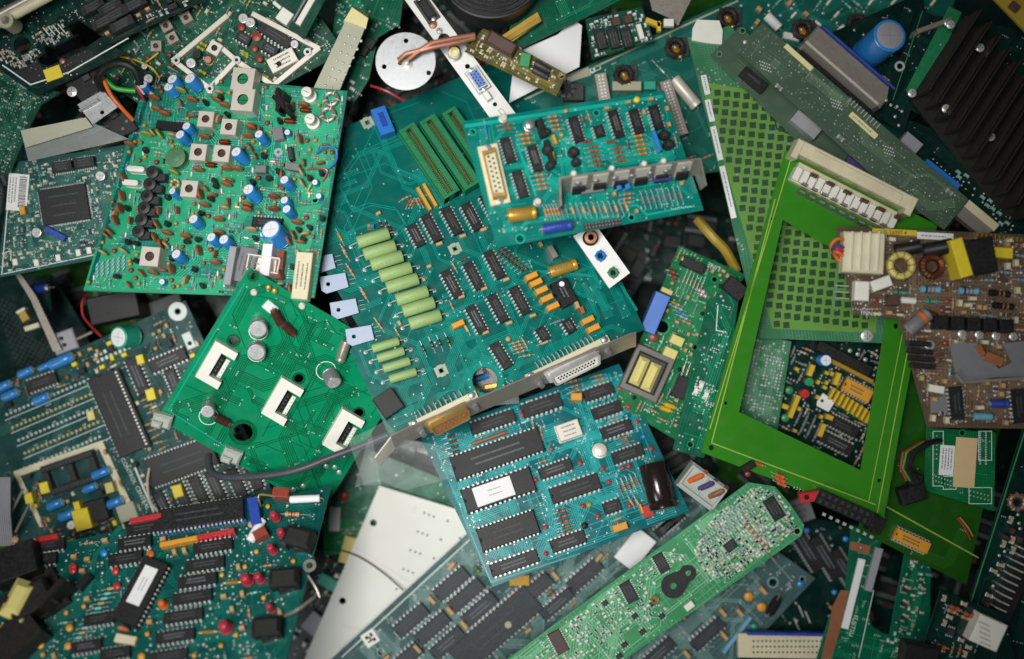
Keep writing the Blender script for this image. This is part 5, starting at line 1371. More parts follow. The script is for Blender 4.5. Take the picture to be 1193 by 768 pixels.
def green_backing():
    b = Board('circuit_board', 'plain dark green board under the right side of the big frame, carrying a yellow chip', [(1052, 372), (1180, 430), (1126, 682), (1000, 618)], -32, 'darkframe', (0, 0), yaw=24, traces=4, seed=85, vias=14)
    b.pline([(1066, 390), (1032, 590), (1140, 650)], 1.6, 'frameline', .3); b.pline([(1060, 420), (1038, 560)], 1.2, 'frameline', .3)
    b.at(*d2(512, 138), 25, dip(44, 14, 10, 4, body='orange', H=8), 6)
    wirepart(b, [(*c6(575, 330), 2), (*c6(600, 365), 9), (*c6(615, 395), 3)], 1.1, 'wirered'); wirepart(b, [(*c6(582, 328), 2), (*c6(608, 360), 8), (*c6(622, 385), 3)], 1.1, 'yellowish')
    b.at(1029, 603, 24, dot(3), 2)
    return b.done()

def olive_boards():
    b = Board('circuit_board', 'long olive board solder side up with two cream stickers running down the upper right', [(857, 57), (889, 27), (1128, 232), (1100, 268), (1015, 203)], 30, 'oliveboard', (-0.03, 0.02), yaw=37, traces=14, seed=91, tw=.7, vias=150, viam='oliveboard_trace')
    b.at(*a5(385, 198), 42, sticker(42, 6, 'labelcream', 0), 0); b.at(*a5(608, 432), 42, sticker(41, 7, 'labelcream', 1, seed=4), 0)
    for i in range(10): b.at(*a5(560+i*11, 345+i*10), -48, block(7, 1.5, 1, 'tin', 0.2, name='solder_finger'), 0)
    for x, y in ((270, 225), (515, 355), (695, 515)):
        for i in range(5):
            for j in range(3): b.at(*a5(x-18+i*8+j*3, y-14+j*12+i*3), 0, dot(1.2), 0)
    for x, y in ((318, 300), (530, 475), (905, 660)): b.at(*a5(x, y), 40, smd(7, 4, 2, 'grey'), 1)
    b.fill(b.pts, [dot(1.1), dot(0.9)], 60, (0,), gap=2)
    b.at(868, 49, 0, dot(2.4, 'tin'), 0); solder_field(b, b.pts, 120, 0.5, 0.8)
    b.done()
    c = Board('circuit_board', 'olive board tucked under the long stickered one, with a black socket showing at its edge', [(828, 64), (862, 31), (1050, 200), (1075, 250), (1000, 235)], -4, 'oliveboard', (0, 0), yaw=40, holes=[(838, 63, 2.4), (865, 36, 2.6)], traces=0, seed=92)
    c.at(*a5(230, 275), 40, block(34, 13, 10, 'black', name='socket_strip'), 8); c.at(*a5(230, 272), 40, block(20, 4, 11, 'darkgrey', name='socket_slot'), 8, occ=False)
    c.at(*a5(410, 430), 40, block(36, 16, 13, 'ribbongrey', name='connector'), 10); c.at(*a5(585, 575), 40, block(30, 8, 12, 'purple', name='connector'), 10)
    return c.done()

def brown_board():
    b = Board('circuit_board', 'brown power supply board at the right edge with coils, white plugs and a yellow transformer', [(974, 264), (1235, 275), (1235, 500), (1081, 498), (1047, 371), (995, 367)], 50, 'brownboard', (0.02, -0.03), yaw=2, holes=[(*c5(368, 638), 4)], traces=70, seed=101, tw=1.4, vias=90)
    b.at(*c5(125, 150), 3, block(48, 48, 18, 'ivorydirty', 1.5, name='plug'), 14); 
    for i in range(4): b.at(*c5(85+i*28, 145), 93, block(46, 1.4, 22, 'ivory', .3, name='plug_rib'), 16, occ=False)
    for k, (m, s_) in enumerate((('wireorange', 0), ('purple', 9), ('wireorange', 18), ('wirered', 13))): wirepart(b, [(*c5(85, 118+s_*3), 12), (*c5(45, 105+s_*2.4), 17), (*c5(22+k*5, 130+s_), 10), (*c5(42, 150+s_), 4), (*c5(75, 190+s_*.5), 2)], 2.0, m)
    for i in range(3): b.at(*c5(60, 255+i*20), 3, block(16, 1.4, 4, 'tin', .2, name='pin'), 6, lift=4)
    b.at(*c5(120, 272), 3, block(17, 23, 13, 'ivory', 1, name='plug'), 10); b.at(*c5(183, 248), -20, block(24, 13, 12, 'ivory', 1, name='box_capacitor'), 10)
    b.at(*c5(237, 140), 8, ecap(7.5, 32, 'black', 'alu'), 16, lean=(62, 8)) ; b.at(*c5(330, 140), 8, ecap(9, 34, 'black', 'alu'), 16, lean=(60, 8))
    b.at(*c5(247, 190), 0, toroid(17, 'coilyellow', 'yellowish', 14, 9), 10); b.at(*c5(347, 192), 0, toroid(15, 'darkbrown', 'copper', 13, 22), 10)
    b.at(*c5(480, 165), -10, block(44, 42, 30, 'black', 1.5, name='transformer'), 22); b.at(*c5(430, 168), -16, block(15, 46, 32, 'yellow', 1, name='transformer_tape'), 22, occ=False); b.at(*c5(573, 150), 3, block(22, 13, 16, 'yellow', 1, name='transformer_tape'), 14)
    for x, y in ((340, 267), (462, 272)): b.at(*c5(x, y), 2, axial(34, 24, 9, 'skyblue', 'd'), 5)
    b.at(*c5(245, 277), 4, axial(26, 14, 5, 'aqua', 'd'), 4); b.at(*c5(345, 305), 4, axial(26, 14, 6, 'aqua', 'd'), 4); b.at(*c5(270, 302), 5, axial(32, 18, 8, 'ivory', '-'), 5); b.at(*c5(220, 302), 0, block(14, 12, 10, 'darkbrown', name='coil'), 8)
    b.at(*c5(300, 370), -40, lcap(30, 17, 'grey', 'tin', band='wireorange'), 8); b.at(*c5(345, 345), 20, rodcoil(14, 8, 'copper'), 6)
    for x, y in ((560, 280), (572, 320)): b.at(*c5(x, y), 5, axial(34, 26, 8, 'black', 'd', 'diode'), 4)
    for i in range(5): b.at(*c5(375+i*52, 372+i*3), 0, block(16, 16, 16, 'black', 1, name='transistor'), 14)
    for i in range(4): b.at(*c5(455+i*55, 408+i*3), 0, screw(5, 'tin'), 14, lift=3)
    for i in range(4): b.at(*c5(305+i*4, 440+i*24), 5, block(26, 6, 16, 'black', .5, name='transistor'), 12); b.at(*c5(355+i*4, 450+i*18), -10, block(17, 1.6, 8, 'copperdull', .3, name='lead'), 8)
    b.at(*c5(350, 445), 0, screw(6, 'tin'), 14, lift=6)
    bprism(b, 'heat_sink', [c5(400, 440), c5(490, 436), c5(500, 470), c5(560, 520), c5(600, 500), c5(570, 440), c5(650, 430), c5(650, 545), c5(545, 548), c5(440, 568), c5(420, 535)], 8, 11, 'grey'); b.at(*c5(555, 490), 20, block(22, 12, 3, 'brown', name='bare_patch'), 12, lift=9); b.at(*c5(510, 462), 60, block(14, 8, 3, 'brown', name='bare_patch'), 12, lift=9)
    bprism(b, 'heat_sink_wall', [c5(418, 540), c5(440, 568), c5(640, 556), c5(640, 546), c5(445, 560), c5(425, 535)], 0.4, 18, 'steel')
    b.at(*c5(425, 630), 84, dip(38, 16, 8, 4), 6); b.at(*c5(625, 640), 84, dip(40, 16, 8, 4), 6); b.at(*c5(508, 673), 2, axial(34, 22, 9, 'skyblue', '-'), 5); b.at(*c5(558, 632), 0, lcap(22, 10, 'deepblue'), 5); b.at(*c5(360, 585), 10, block(18, 9, 6, 'ivory', name='plug'), 5)
    b.at(*c5(368, 636), 0, block(20, 20, 1, 'grey', name='pad'), 1, occ=False)
    b.at(*c5(225, 84), 3, block(52, 7, 1, 'wireyellow', .2, name='sticker'), 0); b.write('2L L6997 4', *c5(225, 86), 3, 6, 'hole', 1.7); b.at(*c5(355, 97), 3, sticker(42, 8, 'paper', 1, seed=8), 0)
    b.write('CONN1', *c5(150, 343), 183, 7, 'silk'); b.silkmarks(*c5(120, 330), 2, 8, 3)
    for i in range(36): b.at(*c5(488+i*7, 92+i*0.8), 3, block(2, 5, 9, 'gold', .2, name='pin'), 6, occ=False) if i % 2 == 0 else None
    P = [(1000, 270), (1193, 280), (1193, 495), (1084, 495), (1050, 372), (1000, 365)]
    b.fill(P, [axial(17, 9, 4, 'skyblue', 'd'), axial(15, 8, 3.6, 'tan', 'a'), dot(1.5), boxcap(6, 5, 7, 'tan'), bead(3.4, 'redbrown'), boxcap(8, 5, 8, 'ivorydirty')], 100, (3, 93), gap=0, jit=6)
    b.fill(P, [smd(6, 4, 2.4, 'darkbrown'), axial(14, 8, 3.4, 'ivorydirty', 'e'), dot(2)], 40, (3, 93), gap=0)
    for i in range(70):
        p = b.rand(P)
        if b.clear(*p, 0.5): b.silkmarks(*p, b.R.choice((3, 93)), b.R.choice((2, 4, 5)), 2.6)
    return b.done()

def line_board():
    b = Board('circuit_board', 'narrow green board marked LINE with blue relay and twin coil transformer', [(791, 286), (868, 320), (786, 512), (716, 470)], -48, 'powergreen', (0, 0), yaw=24, holes=[(*c3(390, 168), 3), (*c3(235, 310), 7), (*c3(332, 370), 3)], traces=30, seed=111, vias=50)
    A = 24
    b.at(*c3(325, 125), A, block(28, 11, 14, 'black', name='terminal_block'), 10)
    for x, y in ((303, 105), (328, 116), (347, 130)): b.at(*c3(x, y), 0, screw(3.4, 'gold'), 12, lift=12, occ=False)
    b.write('LINE', *c3(388, 130), 204, 8, 'silk'); b.silkmarks(*c3(320, 95), A, 7, 5)
    b.at(*c3(213, 268), 113, block(48, 18, 24, 'relayblue', name='relay'), 20); b.at(*c3(248, 203), A, block(14, 6, 10, 'coilyellow', name='fuse'), 8)
    for x, y in ((265, 145), (270, 160), (352, 202), (358, 215)): b.at(*c3(x, y), 20, axial(14, 8, 6, 'darkbrown' if x < 300 else 'tin', 'c'), 5)
    for i in range(6): b.at(*c3(300+i*10, 165+i*6), 112, axial(24, 10, 2.4, 'steel', '-'), 2)
    for i in range(5): b.at(*c3(275+i*8, 240+i*14), A, axial(19, 10, 4, 'blue' if i == 2 else ('tan', 'silkblue')[i % 2], 'a'), 3)
    b.at(*c3(210, 340), 0, bead(5.5, 'redbrown'), 5); b.at(*c3(278, 350), A, block(16, 11, 11, 'coilyellow', name='relay'), 8); b.at(*c3(258, 387), A, block(16, 11, 11, 'coilyellow', name='relay'), 8)
    b.at(*c3(190, 448), A, block(48, 56, 9, 'heat_grey', 1, name='transformer_core'), 10)
    b.at(*c3(190, 448), A, block(36, 42, 16, 'darkgrey', 2, name='transformer_core'), 20, occ=False)
    for x, y in ((168, 442), (203, 460)): b.at(*c3(x, y), 114, block(34, 13, 24, 'coilyellow', 4, name='transformer_winding'), 26, occ=False)
    b.at(*c3(290, 490), 112, block(26, 16, 12, 'black', name='relay'), 8); b.at(*c3(258, 545), 20, rodcoil(16, 6, 'wireyellow', 'yellowish'), 4); b.at(*c3(245, 555), 20, rodcoil(16, 6, 'wireyellow', 'yellowish'), 4)
    for x, y in ((300, 430), (310, 445), (292, 455)): b.at(*c3(x, y), 110, axial(24, 8, 3, 'steel', '-'), 4)
    b.fill([(793, 290), (864, 322), (790, 500), (725, 465)], [axial(13, 7, 3, 'tan', 'a'), dot(1.4), axial(12, 7, 3, 'silkblue', 'd'), bead(2.5, 'tan'), boxcap(5, 4, 6, 'tan'), axial(11, 6, 2.6, 'grey', 'e'), bead(2.4, 'black')], 80, (A, 114), gap=0)
    for i in range(40):
        p = b.rand(b.pts)
        if b.clear(*p, 0.5): b.silkmarks(*p, A, 3)
    b.done()
    c = Board('circuit_board', 'narrow green board solder side up between the LINE board and the big frame', [(824, 352), (864, 322), (850, 430), (820, 534), (784, 524)], -22, 'emerald', (0, 0), yaw=108, holes=[(*c3(318, 660), 3)], traces=26, seed=112, tw=1.1)
    c.pline([c3(400, 245), c3(395, 320), c3(425, 325)], 1.2, 'silk', .3)
    for x, y in ((335, 500), (365, 512), (350, 485)): c.at(*c3(x, y), 110, smd(9, 5, 2.4, 'ivory'), 1)
    c.at(*c3(450, 195), 40, block(26, 18, 14, 'black', name='socket'), 8)
    solder_field(c, c.pts, 60, 1.0, 1.9)
    return c.done()

def white_board():
    hs = []
    for (x, y) in ((290, 202), (167, 512)): hs.append((*c1(x, y), 4))
    for k, (x, y) in enumerate(((492, 163), (466, 237), (437, 311), (409, 386))):
        for i in range(3): hs.append((*c1(x+i*19, y+i*7), 1.2))
    for x, y in ((585, 195), (558, 269), (530, 343), (634, 263), (382, 465)): hs.append((*c1(x, y), 1.3))
    b = Board('board', 'blank white board with two round holes and rows of tiny drilled holes', [(442, 566), (560, 602), (600, 640), (480, 800), (356, 800), (343, 795)], -112, 'creamboard', (0, 0), yaw=15, holes=hs, traces=6, seed=121, rim=False, tw=.5, part='panel', group=None, cat='blank board')
    return b.done()

def qfp_board():
    b = Board('circuit_board', 'grey green board at the left edge with one big square chip and a barcode sticker', [(14, 190), (150, 168), (122, 300), (-4, 324)], -30, 'qfpgreen', (0, 0), yaw=-9, traces=60, seed=131, tw=.7, vias=120)
    A = -9
    b.at(*b1(288, 340), A, soic(56, 42, 28, 'chip', True, 4), 3)
    for x, y in ((280, 170), (380, 152)): b.at(*b1(x, y), A, soic(24, 12, 9, 'chip', H=8), 5)
    b.at(*b1(450, 212), 0, ecap(6, 8, 'alu', 'tin'), 6); b.at(*b1(165, 465), 0, ecap(6, 8, 'alu', 'tin'), 6); b.at(*b1(250, 470), 28, block(26, 7, 7, 'deepblue', name='resistor_network'), 4)
    b.at(*b1(105, 367), 80, boxcap(10, 7, 6, 'orange'), 3); b.at(*b1(80, 285), 95, sticker(43, 24, 'paper', 3, True), 0)
    for x, y in ((70, 597), (165, 600), (262, 578), (352, 555), (400, 545)): b.at(*b1(x, y), A, block(6, 8, 5, 'ivory', name='lamp'), 3)
    sp = [smd(3.6, 2.2, 1.6, 'grey'), smd(3.4, 2, 1.4, 'tan'), smd(4, 2.4, 1.8, 'ivorydirty'), soic(6, 4, 3, 'black', H=1.6)]
    P = [(14, 192), (146, 172), (120, 298), (0, 318)]
    b.fill(P, sp, 95, (A, 81), gap=.4, jit=0); solder_field(b, P, 90, .6, 1)
    b.pline([b1(50, 162), b1(8, 655)], 1.2, 'silk', .3); b.pline([b1(15, 650), b1(420, 565)], 1, 'silk', .3); b.pline([b1(12, 560), b1(50, 545), b1(48, 600), b1(14, 610)], 1, 'silk', .31)
    for i in range(50):
        p = b.rand(P)
        if b.clear(*p, 0.5): b.silkmarks(*p, A, 3)
    return b.done()

def top_left():
    b = Board('circuit_board', 'dark green board across the top left corner with stepped slots and a yellow square sticker', [(-20, -20), (225, -30), (235, 2), (128, 52), (146, 62), (62, 102), (43, 112), (-30, 60)], 6, 'darkboard', (0, 0.03), yaw=-27,
              holes=[(*d3(180, 368), 10)], cuts=[[d3(*p) for p in ((550, 205), (640, 165), (830, 300), (720, 370), (520, 490), (400, 535), (320, 515), (310, 470), (370, 430), (360, 370), (440, 385), (600, 300))]], traces=60, seed=141, vias=60, tw=.8, rim=True)
    b.poly([d3(*p) for p in ((120, 580), (300, 500), (360, 560), (720, 400), (780, 450), (520, 600), (250, 670))], 'black', .5)
    b.pline([d3(20, 530), d3(250, 690), d3(560, 590), d3(1047, 310)], 1.6, 'silk', .6)
    b.at(*d3(432, 598), -20, block(20, 15, 1.2, 'yellow', .2, name='sticker'), 1, lift=0.6)
    for k in range(4): b.at(*d3(380+k*40, 260-k*14+k*4), 50, block(13, 1.6, 1, 'silk', .2, name='solder_finger'), 0)
    sp = [smd(3.4, 2, 1.4, 'grey'), smd(3.4, 2, 1.4, 'ivorydirty'), smd(3, 2, 1.4, 'tan')]
    b.fill([d3(0, 400), d3(300, 400), d3(350, 450), d3(150, 560), d3(0, 480)], sp, 36, (-27, 60), gap=.3, jit=0); b.fill([d3(250, 300), d3(520, 160), d3(600, 280), d3(420, 370)], sp, 22, (-27, 60), gap=.4, jit=0)
    b.at(*d3(505, 498), 0, dot(3.5, 'copperdull'), 1, occ=False)
    for x, y in ((850, 180), (950, 120), (1000, 200), (900, 60), (760, 60), (1100, 40)): b.at(*d3(x, y), -27, block(30, 12, 12, 'black', name='integrated_circuit', top='marks'), 8)
    b.at(*d3(825, 85), 0, bead(4, 'amber'), 4); b.fill([(100, -5), (215, -5), (225, 5), (120, 45)], [block(12, 7, 6, 'black', name='integrated_circuit'), axial(14, 7, 3, 'tan', 'a'), boxcap(6, 4, 6, 'tan'), smd(5, 3, 2, 'grey')], 44, (-27, 63), gap=.6)
    solder_field(b, [(0, 20), (225, -10), (120, 50), (60, 100), (0, 60)], 60, .7, 1.1)
    b.done()
    # metal tube / rail in the very corner
    mb = MB(); p0 = W(-30, 42, 40); p1 = W(100, -28, 40)
    mb.tube([p0, p1], 6, 'ivorydirty', 12); d = (p1-p0).normalized(); nn = Vector((-d.y, d.x, 0))
    mb.tube([p0 + nn*9 + Vector((0, 0, -3)), p1 + nn*9 + Vector((0, 0, -3))], 5, 'steel', 12)
    root = bpy.data.objects.new('metal_rail', None); COL.objects.link(root); tag(root, 'cream metal double rail with an end clamp crossing the top left corner', 'rail')
    link('rail', mb.mesh('rail'), root); m2 = MB(); c_ = W(10, 26, 40); m2.cyl(c_ + Vector((0, 0, -16)), c_ + Vector((0, 0, 8)), 9, 'aged', 12); m2.lathe([(5, 0), (3, 6)], 'steel', c_ + Vector((0, 0, 8)), (0, 0, 1), 8); link('end_clamp', m2.mesh('end_clamp'), root)
    # rough board further down at the left edge
    c = Board('circuit_board', 'dull green speckled board at the left edge below the corner board', [(-30, 62), (70, 108), (48, 122), (36, 145), (12, 200), (-30, 215)], -18, 'midboard', (0, 0), yaw=20, traces=30, seed=142, vias=60)
    solder_field(c, c.pts, 160, .6, 1.1); c.fill(c.pts, [smd(3.4, 2, 1.4, 'grey'), smd(3, 2, 1.4, 'tan')], 30, (20,), gap=.5); c.done()

def tuner_top():
    b = Board('circuit_board', 'green radio board at the top left with a raised grey metal frame', [(100, 80), (245, -20), (345, -20), (402, 60), (318, 106), (250, 112), (160, 120)], -22, 'midboard', (0, 0), yaw=-32, traces=50, seed=151, vias=90)
    A = 30
    def fr(p, q, wd=8): 
        lx, ly = b.P(*p, 8); mx, my = b.P(*q, 8); L = math.hypot(mx-lx, my-ly); mb.box((lx+mx)/2, (ly+my)/2, 1, L+wd*.5, wd, 8 + 0.013*len(mb.v)/8, 'canmetal', 0.4, rot=math.atan2(my-ly, mx-lx))
    mb = MB()
    for p, q in ((d4(435, 300), d4(615, 440)), (d4(615, 440), d4(745, 300)), (d4(745, 300), d4(660, 225)), (d4(745, 300), d4(930, 425)), (d4(930, 425), d4(1155, 240)), (d4(1155, 240), d4(830, 70)), (d4(435, 300), d4(640, 130)), (d4(640, 130), d4(700, 80))): fr(p, q, 6)
    bpart(b, 'metal_frame', mb)
    for x, y in ((448, 300), (615, 440), (748, 298), (1100, 258)): b.at(*d4(x, y), 0, ring(4.5, 2, 'tin', True), 0, lift=12, occ=False)
    b.at(*d4(640, 240), A, can(15, 14, 'black'), 12); b.at(*d4(975, 300), -28, block(34, 18, 13, 'canmetal', name='metal_can', top='marks'), 12); b.at(*d4(958, 317), 0, ring(3, .1, 'hole'), 0, lift=14, occ=False)
    for x, y, r in ((520, 312, 6), (780, 90, 6), (815, 110, 6), (1035, 218, 5)): b.at(*d4(x, y), 0, ecap(r, 10, 'alu', 'tin'), 10)
    b.at(*d4(607, 298), 0, canround(4.5, 8, 'copperdull'), 6); b.at(*d4(553, 270), 20, drum(5, 8, 'black', 'black'), 6); b.at(*d4(940, 175), 32, dip(44, 14, 9, 2)); b.at(*d4(785, 190), A, dip(18, 12, 4, 3)); b.at(*d4(915, 245), A, dip(20, 12, 4, 3))
    for x, y in ((845, 180), (835, 240), (860, 290), (770, 135)): b.at(*d4(x, y), 60, bead(6.5 if y == 180 else 4.6, 'redbrown'), 6)
    for x, y in ((585, 220), (570, 240), (580, 358), (790, 275), (775, 335), (890, 378), (360+430, 262)): b.at(*d4(x, y), A, axial(15, 9, 5, 'lime', 'a'), 4)
    for x, y, r in ((310, 390, 6), (290, 330, 4)): b.at(*d4(x, y), 0, ecap(r, 8, 'black', 'paper'), 8)
    wirepart(b, [(*d4(170, 280), 4), (*d4(250, 300), 10), (*d4(330, 340), 10), (*d4(370, 395), 3)], 1.2, 'wireyellow'); wirepart(b, [(*d4(200, 270), 6), (*d4(245, 320), 16), (*d4(270, 390), 8)], 1.3, 'copperdull'); wirepart(b, [(*d4(300, 310), 4), (*d4(360, 262), 8)], 1.1, 'wireyellow')
    for x, y, a in ((400, 130, 60), (500, 90, 60), (430, 190, -30), (350, 230, 0)): b.at(*d4(x, y), a, can(13, 10, 'darkbrown', 'steel'), 8)
    sp = [axial(13, 7, 3, 'tan', 'a'), axial(12, 7, 3, 'grey', 'e'), boxcap(6, 4, 6, 'ivorydirty'), bead(2.8, 'redbrown'), dot(1.4), dot(1.8), axial(12, 7, 3, 'lime', 'a')]
    b.fill([(110, 80), (240, -10), (330, -10), (390, 60), (320, 100), (250, 108), (165, 116)], sp, 90, (A, -60), gap=.6)
    for i in range(70):
        p = b.rand(b.pts)
        if b.clear(*p, 0.5): b.silkmarks(*p, A, 3)
    solder_field(b, b.pts, 130, .7, 1.2)
    b.done()
    c = Board('circuit_board', 'green board corner at the top edge with a white plug and flat white strip', [(325, -40), (400, -40), (354, 46), (322, 20)], 12, 'midboard', (0, 0), yaw=-60, traces=6, seed=152)
    c.at(*d4(990, 85), -55, block(16, 16, 10, 'ivory', name='plug'), 6); c.at(*d4(950, 25), 40, axial(20, 12, 5, 'ivory', '-'), 4); c.at(*d4(1095, 50), -60, block(40, 7, 6, 'ivory', name='plug_strip'), 4); c.at(*d4(1070, 40), -60, block(36, 2, 8, 'ribbongrey', name='plug_strip'), 4); c.done()

def top_middle():
    # beige perforated strip
    b = Board('perforated_strip', 'beige perforated metal strip with a yellowish end standing at the top', [(412, 8), (430, 17), (392, 112), (362, 110)], -10, 'amberboard', (0, 0), yaw=110, traces=0, thick=2, group=None, cat='strip', part='strip_core', rim=False)
    bprism(b, 'strip_plate', [a3(485, 30), a3(558, 80), a3(430, 395), a3(312, 395)], 0.2, 4, 'aged'); bprism(b, 'yellow_end', [a3(485, 32), a3(555, 80), a3(545, 125), a3(450, 90)], 4.1, 6.5, 'labelcream')
    for i in range(7):
        for j in range(3): b.at(*a3(468-i*17+j*27, 152+i*36+j*11), 0, dot(2.0, 'tin'), 4, lift=4, occ=False)
    b.done()
    # dark green board under it
    c = Board('circuit_board', 'deep green board with a notched edge behind the beige perforated strip', [(395, -20), (472, -20), (466, 28), (440, 44), (430, 92), (402, 138), (376, 130)], -50, 'emerald', (0, 0), yaw=-70, traces=20, seed=161, vias=30)
    for i in range(14): c.silkmarks(*c.rand(c.pts), 30, 4, 3)
    for x, y in ((560, 190), (530, 220)): c.at(*a3(x, y), 30, block(14, 12, 8, 'black', name='integrated_circuit'), 4)
    c.fill(c.pts, [smd(5, 3, 2, 'ivory'), dot(1.6)], 24, (30,), gap=1); c.done()
    # round metal plate with copper leads
    root = bpy.data.objects.new('metal_disc', None); COL.objects.link(root); tag(root, 'round brushed metal plate with three holes and two copper leads fixed to it', 'metal disc')
    o = W(472.5, 71.5, 46); root.location = o*K
    m = MB(); N_ = 40; r = 35*(D-46)/D; cc = [(r*math.cos(2*math.pi*i/N_), r*0.96*math.sin(2*math.pi*i/N_)) for i in range(N_)]
    hs = [[(hx + 2.8*math.cos(2*math.pi*i/12), hy + 2.8*math.sin(2*math.pi*i/12)) for i in range(12)] for hx, hy in ((0.5, 23), (-24, -6), (26, -13))]
    m.prism([cc] + hs, -2.4, 0, 'alu'); link('plate', m.mesh('plate'), root)
    s_ = MB(); s_.lathe([(6, 0), (6, 2), (3, 3), (3, 8), (1, 9)], 'tin', (2, -3, 0), (0, 0, 1), 8); link('nut', s_.mesh('nut'), root)
    for k, (dx, dy) in enumerate(((-6, 2), (5, 3))):
        w_ = MB(); P = [Vector((dx, dy-4, 0)), Vector((dx, dy-2, 9)), Vector((dx+8, dy+3, 14)), Vector((30, 12+k*5, 14)), Vector((60, 19+k*5, 10)), Vector((78, 25+k*3, 6))]
        w_.tube(P, 3.0, 'copperdull', 8); link('copper_lead', w_.mesh('copper_lead'), root)
    # small brown module
    b = Board('circuit_board', 'slim brown module with dark coils and a green terminal beside the reel at the top', [(563, 33), (660, 86), (648, 112), (541, 60)], 44, 'amberboard', (0, 0), yaw=29, holes=[(*a4(425, 328), 3)], traces=12, seed=162, vias=20)
    b.at(*a4(165, 190), 30, block(36, 16, 12, 'darkbrown', 2, name='coil'), 8); b.at(*a4(195, 168), 30, axial(34, 26, 3, 'paper', '-'), 12); b.at(*a4(268, 262), 100, block(16, 12, 9, 'green', name='terminal'), 6)
    for dy in (-14, 14): b.at(*a4(338-dy*.3, 305+dy), 28, lcap(20, 8, 'darkgrey', 'darkgrey'), 5)
    b.fill(b.pts, [smd(4, 2.5, 2, 'tan'), dot(1.4), axial(12, 7, 3, 'tan', 'a')], 26, (29, 119), gap=.6); b.done()
    # reel
    root = bpy.data.objects.new('cable_reel', None); COL.objects.link(root); tag(root, 'dark ribbed reel of wound grey strip cut off by the top edge', 'reel')
    o = W(572, -34, 10); root.location = o*K
    m = MB()
    for i in range(15):
        rr = 62 - i*2.6; P = [Vector((rr*math.cos(a_)*0.98, rr*0.92*math.sin(a_), 20 + 2.2*(i % 2) + i*0.8)) for a_ in [2*math.pi*k/48 for k in range(49)]]; m.tube(P, 1.35, 'mesh_dark' if i % 2 else 'darkgrey', 6)
    m.lathe([(60, -30), (60, 17), (24, 30), (24, -30)], 'mesh_dark', n=48); link('winding', m.mesh('winding'), root)
    # yellow edged strips beneath the reel
    c = Board('flat_strip', 'brown and mustard flat strip lying under the ribbed reel', [(575, 48), (626, 14), (631, 24), (584, 58)], -6, 'amber', (0, 0), thick=8, cat='strip', group=None, part='strip', traces=0); c.at(608, 36, -32, block(50, 6, 3, 'yellowish', name='stripe'), 1); c.done()
    # bracket strip with sockets
    b = Board('metal_bracket', 'white slot bracket at the top with a blue video socket and a yellow round jack', [(466, -8), (492, -14), (602, 134), (580, 150)], 24, 'white', (0, 0), yaw=51, holes=[(*d8(410, 270), 7), (*d8(355, 210), 7), (*d8(480, 355), 3), (*d8(627, 558), 2.6)], thick=2.5, cat='bracket', group=None, part='plate', traces=0, rim=False)
    b.at(*d8(535, 425), 56, dsub(30, 17, 5, 'alu', 'relayblue', 10, 'alu', 3), 6); b.at(*d8(585, 515), 56, block(11, 7, 10, 'ivory', name='nut'), 6); b.at(*d8(262, 48), 56, dsub(32, 16, 6, 'dark', 'black', 8, 'darkgrey', 2), 5)
    mb = MB(); x, y = b.P(*d8(410, 285), 8); mb.lathe([(8, -4), (8, 2), (6.5, 3), (6.5, 12)], 'tin', (x, y, 0), (0, 0, 1), 16); mb.lathe([(5.8, 12), (5.8, 15), (3, 15.2), (2.6, 13)], 'labelcream', (x, y, 0), (0, 0, 1), 16); bpart(b, 'jack', mb)
    b.at(*d8(295, 130), 0, screw(5, 'copperdull'), 2); b.at(*d8(330, 165), 0, screw(4, 'tin'), 2); b.at(*d8(665, 600), 50, block(9, 5, 1, 'alu', name='slot'), 1); b.done()
    # lower bracket with red jack
    b = Board('metal_bracket', 'short white bracket end with a red round jack and two small sockets', [(668, 275), (694, 262), (734, 318), (710, 336)], 18, 'white', (0, 0), yaw=52, holes=[(*c3(50, 98), 3.6), (*c3(88, 148), 3.6)], thick=8, cat='bracket', group=None, part='plate', traces=0, rim=False)
    mb = MB(); x, y = b.P(688, 277, 9); mb.lathe([(9, 0.3), (9, 5), (7.6, 6), (7.6, 13)], 'bronzecan', (x, y, 0), (0, 0, 1), 18); mb.lathe([(7, 13), (7, 15), (3.6, 15.2), (3.2, 12)], 'copperpad', (x, y, 0), (0, 0, 1), 18); bpart(b, 'jack', mb)
    b.at(*c3(50, 98), 0, toroid(6.4, 'plugblue', 'plugblue', 4, 4), 2); b.at(*c3(88, 148), 0, toroid(6.4, 'inductgreen', 'inductgreen', 4, 4), 2); b.done()

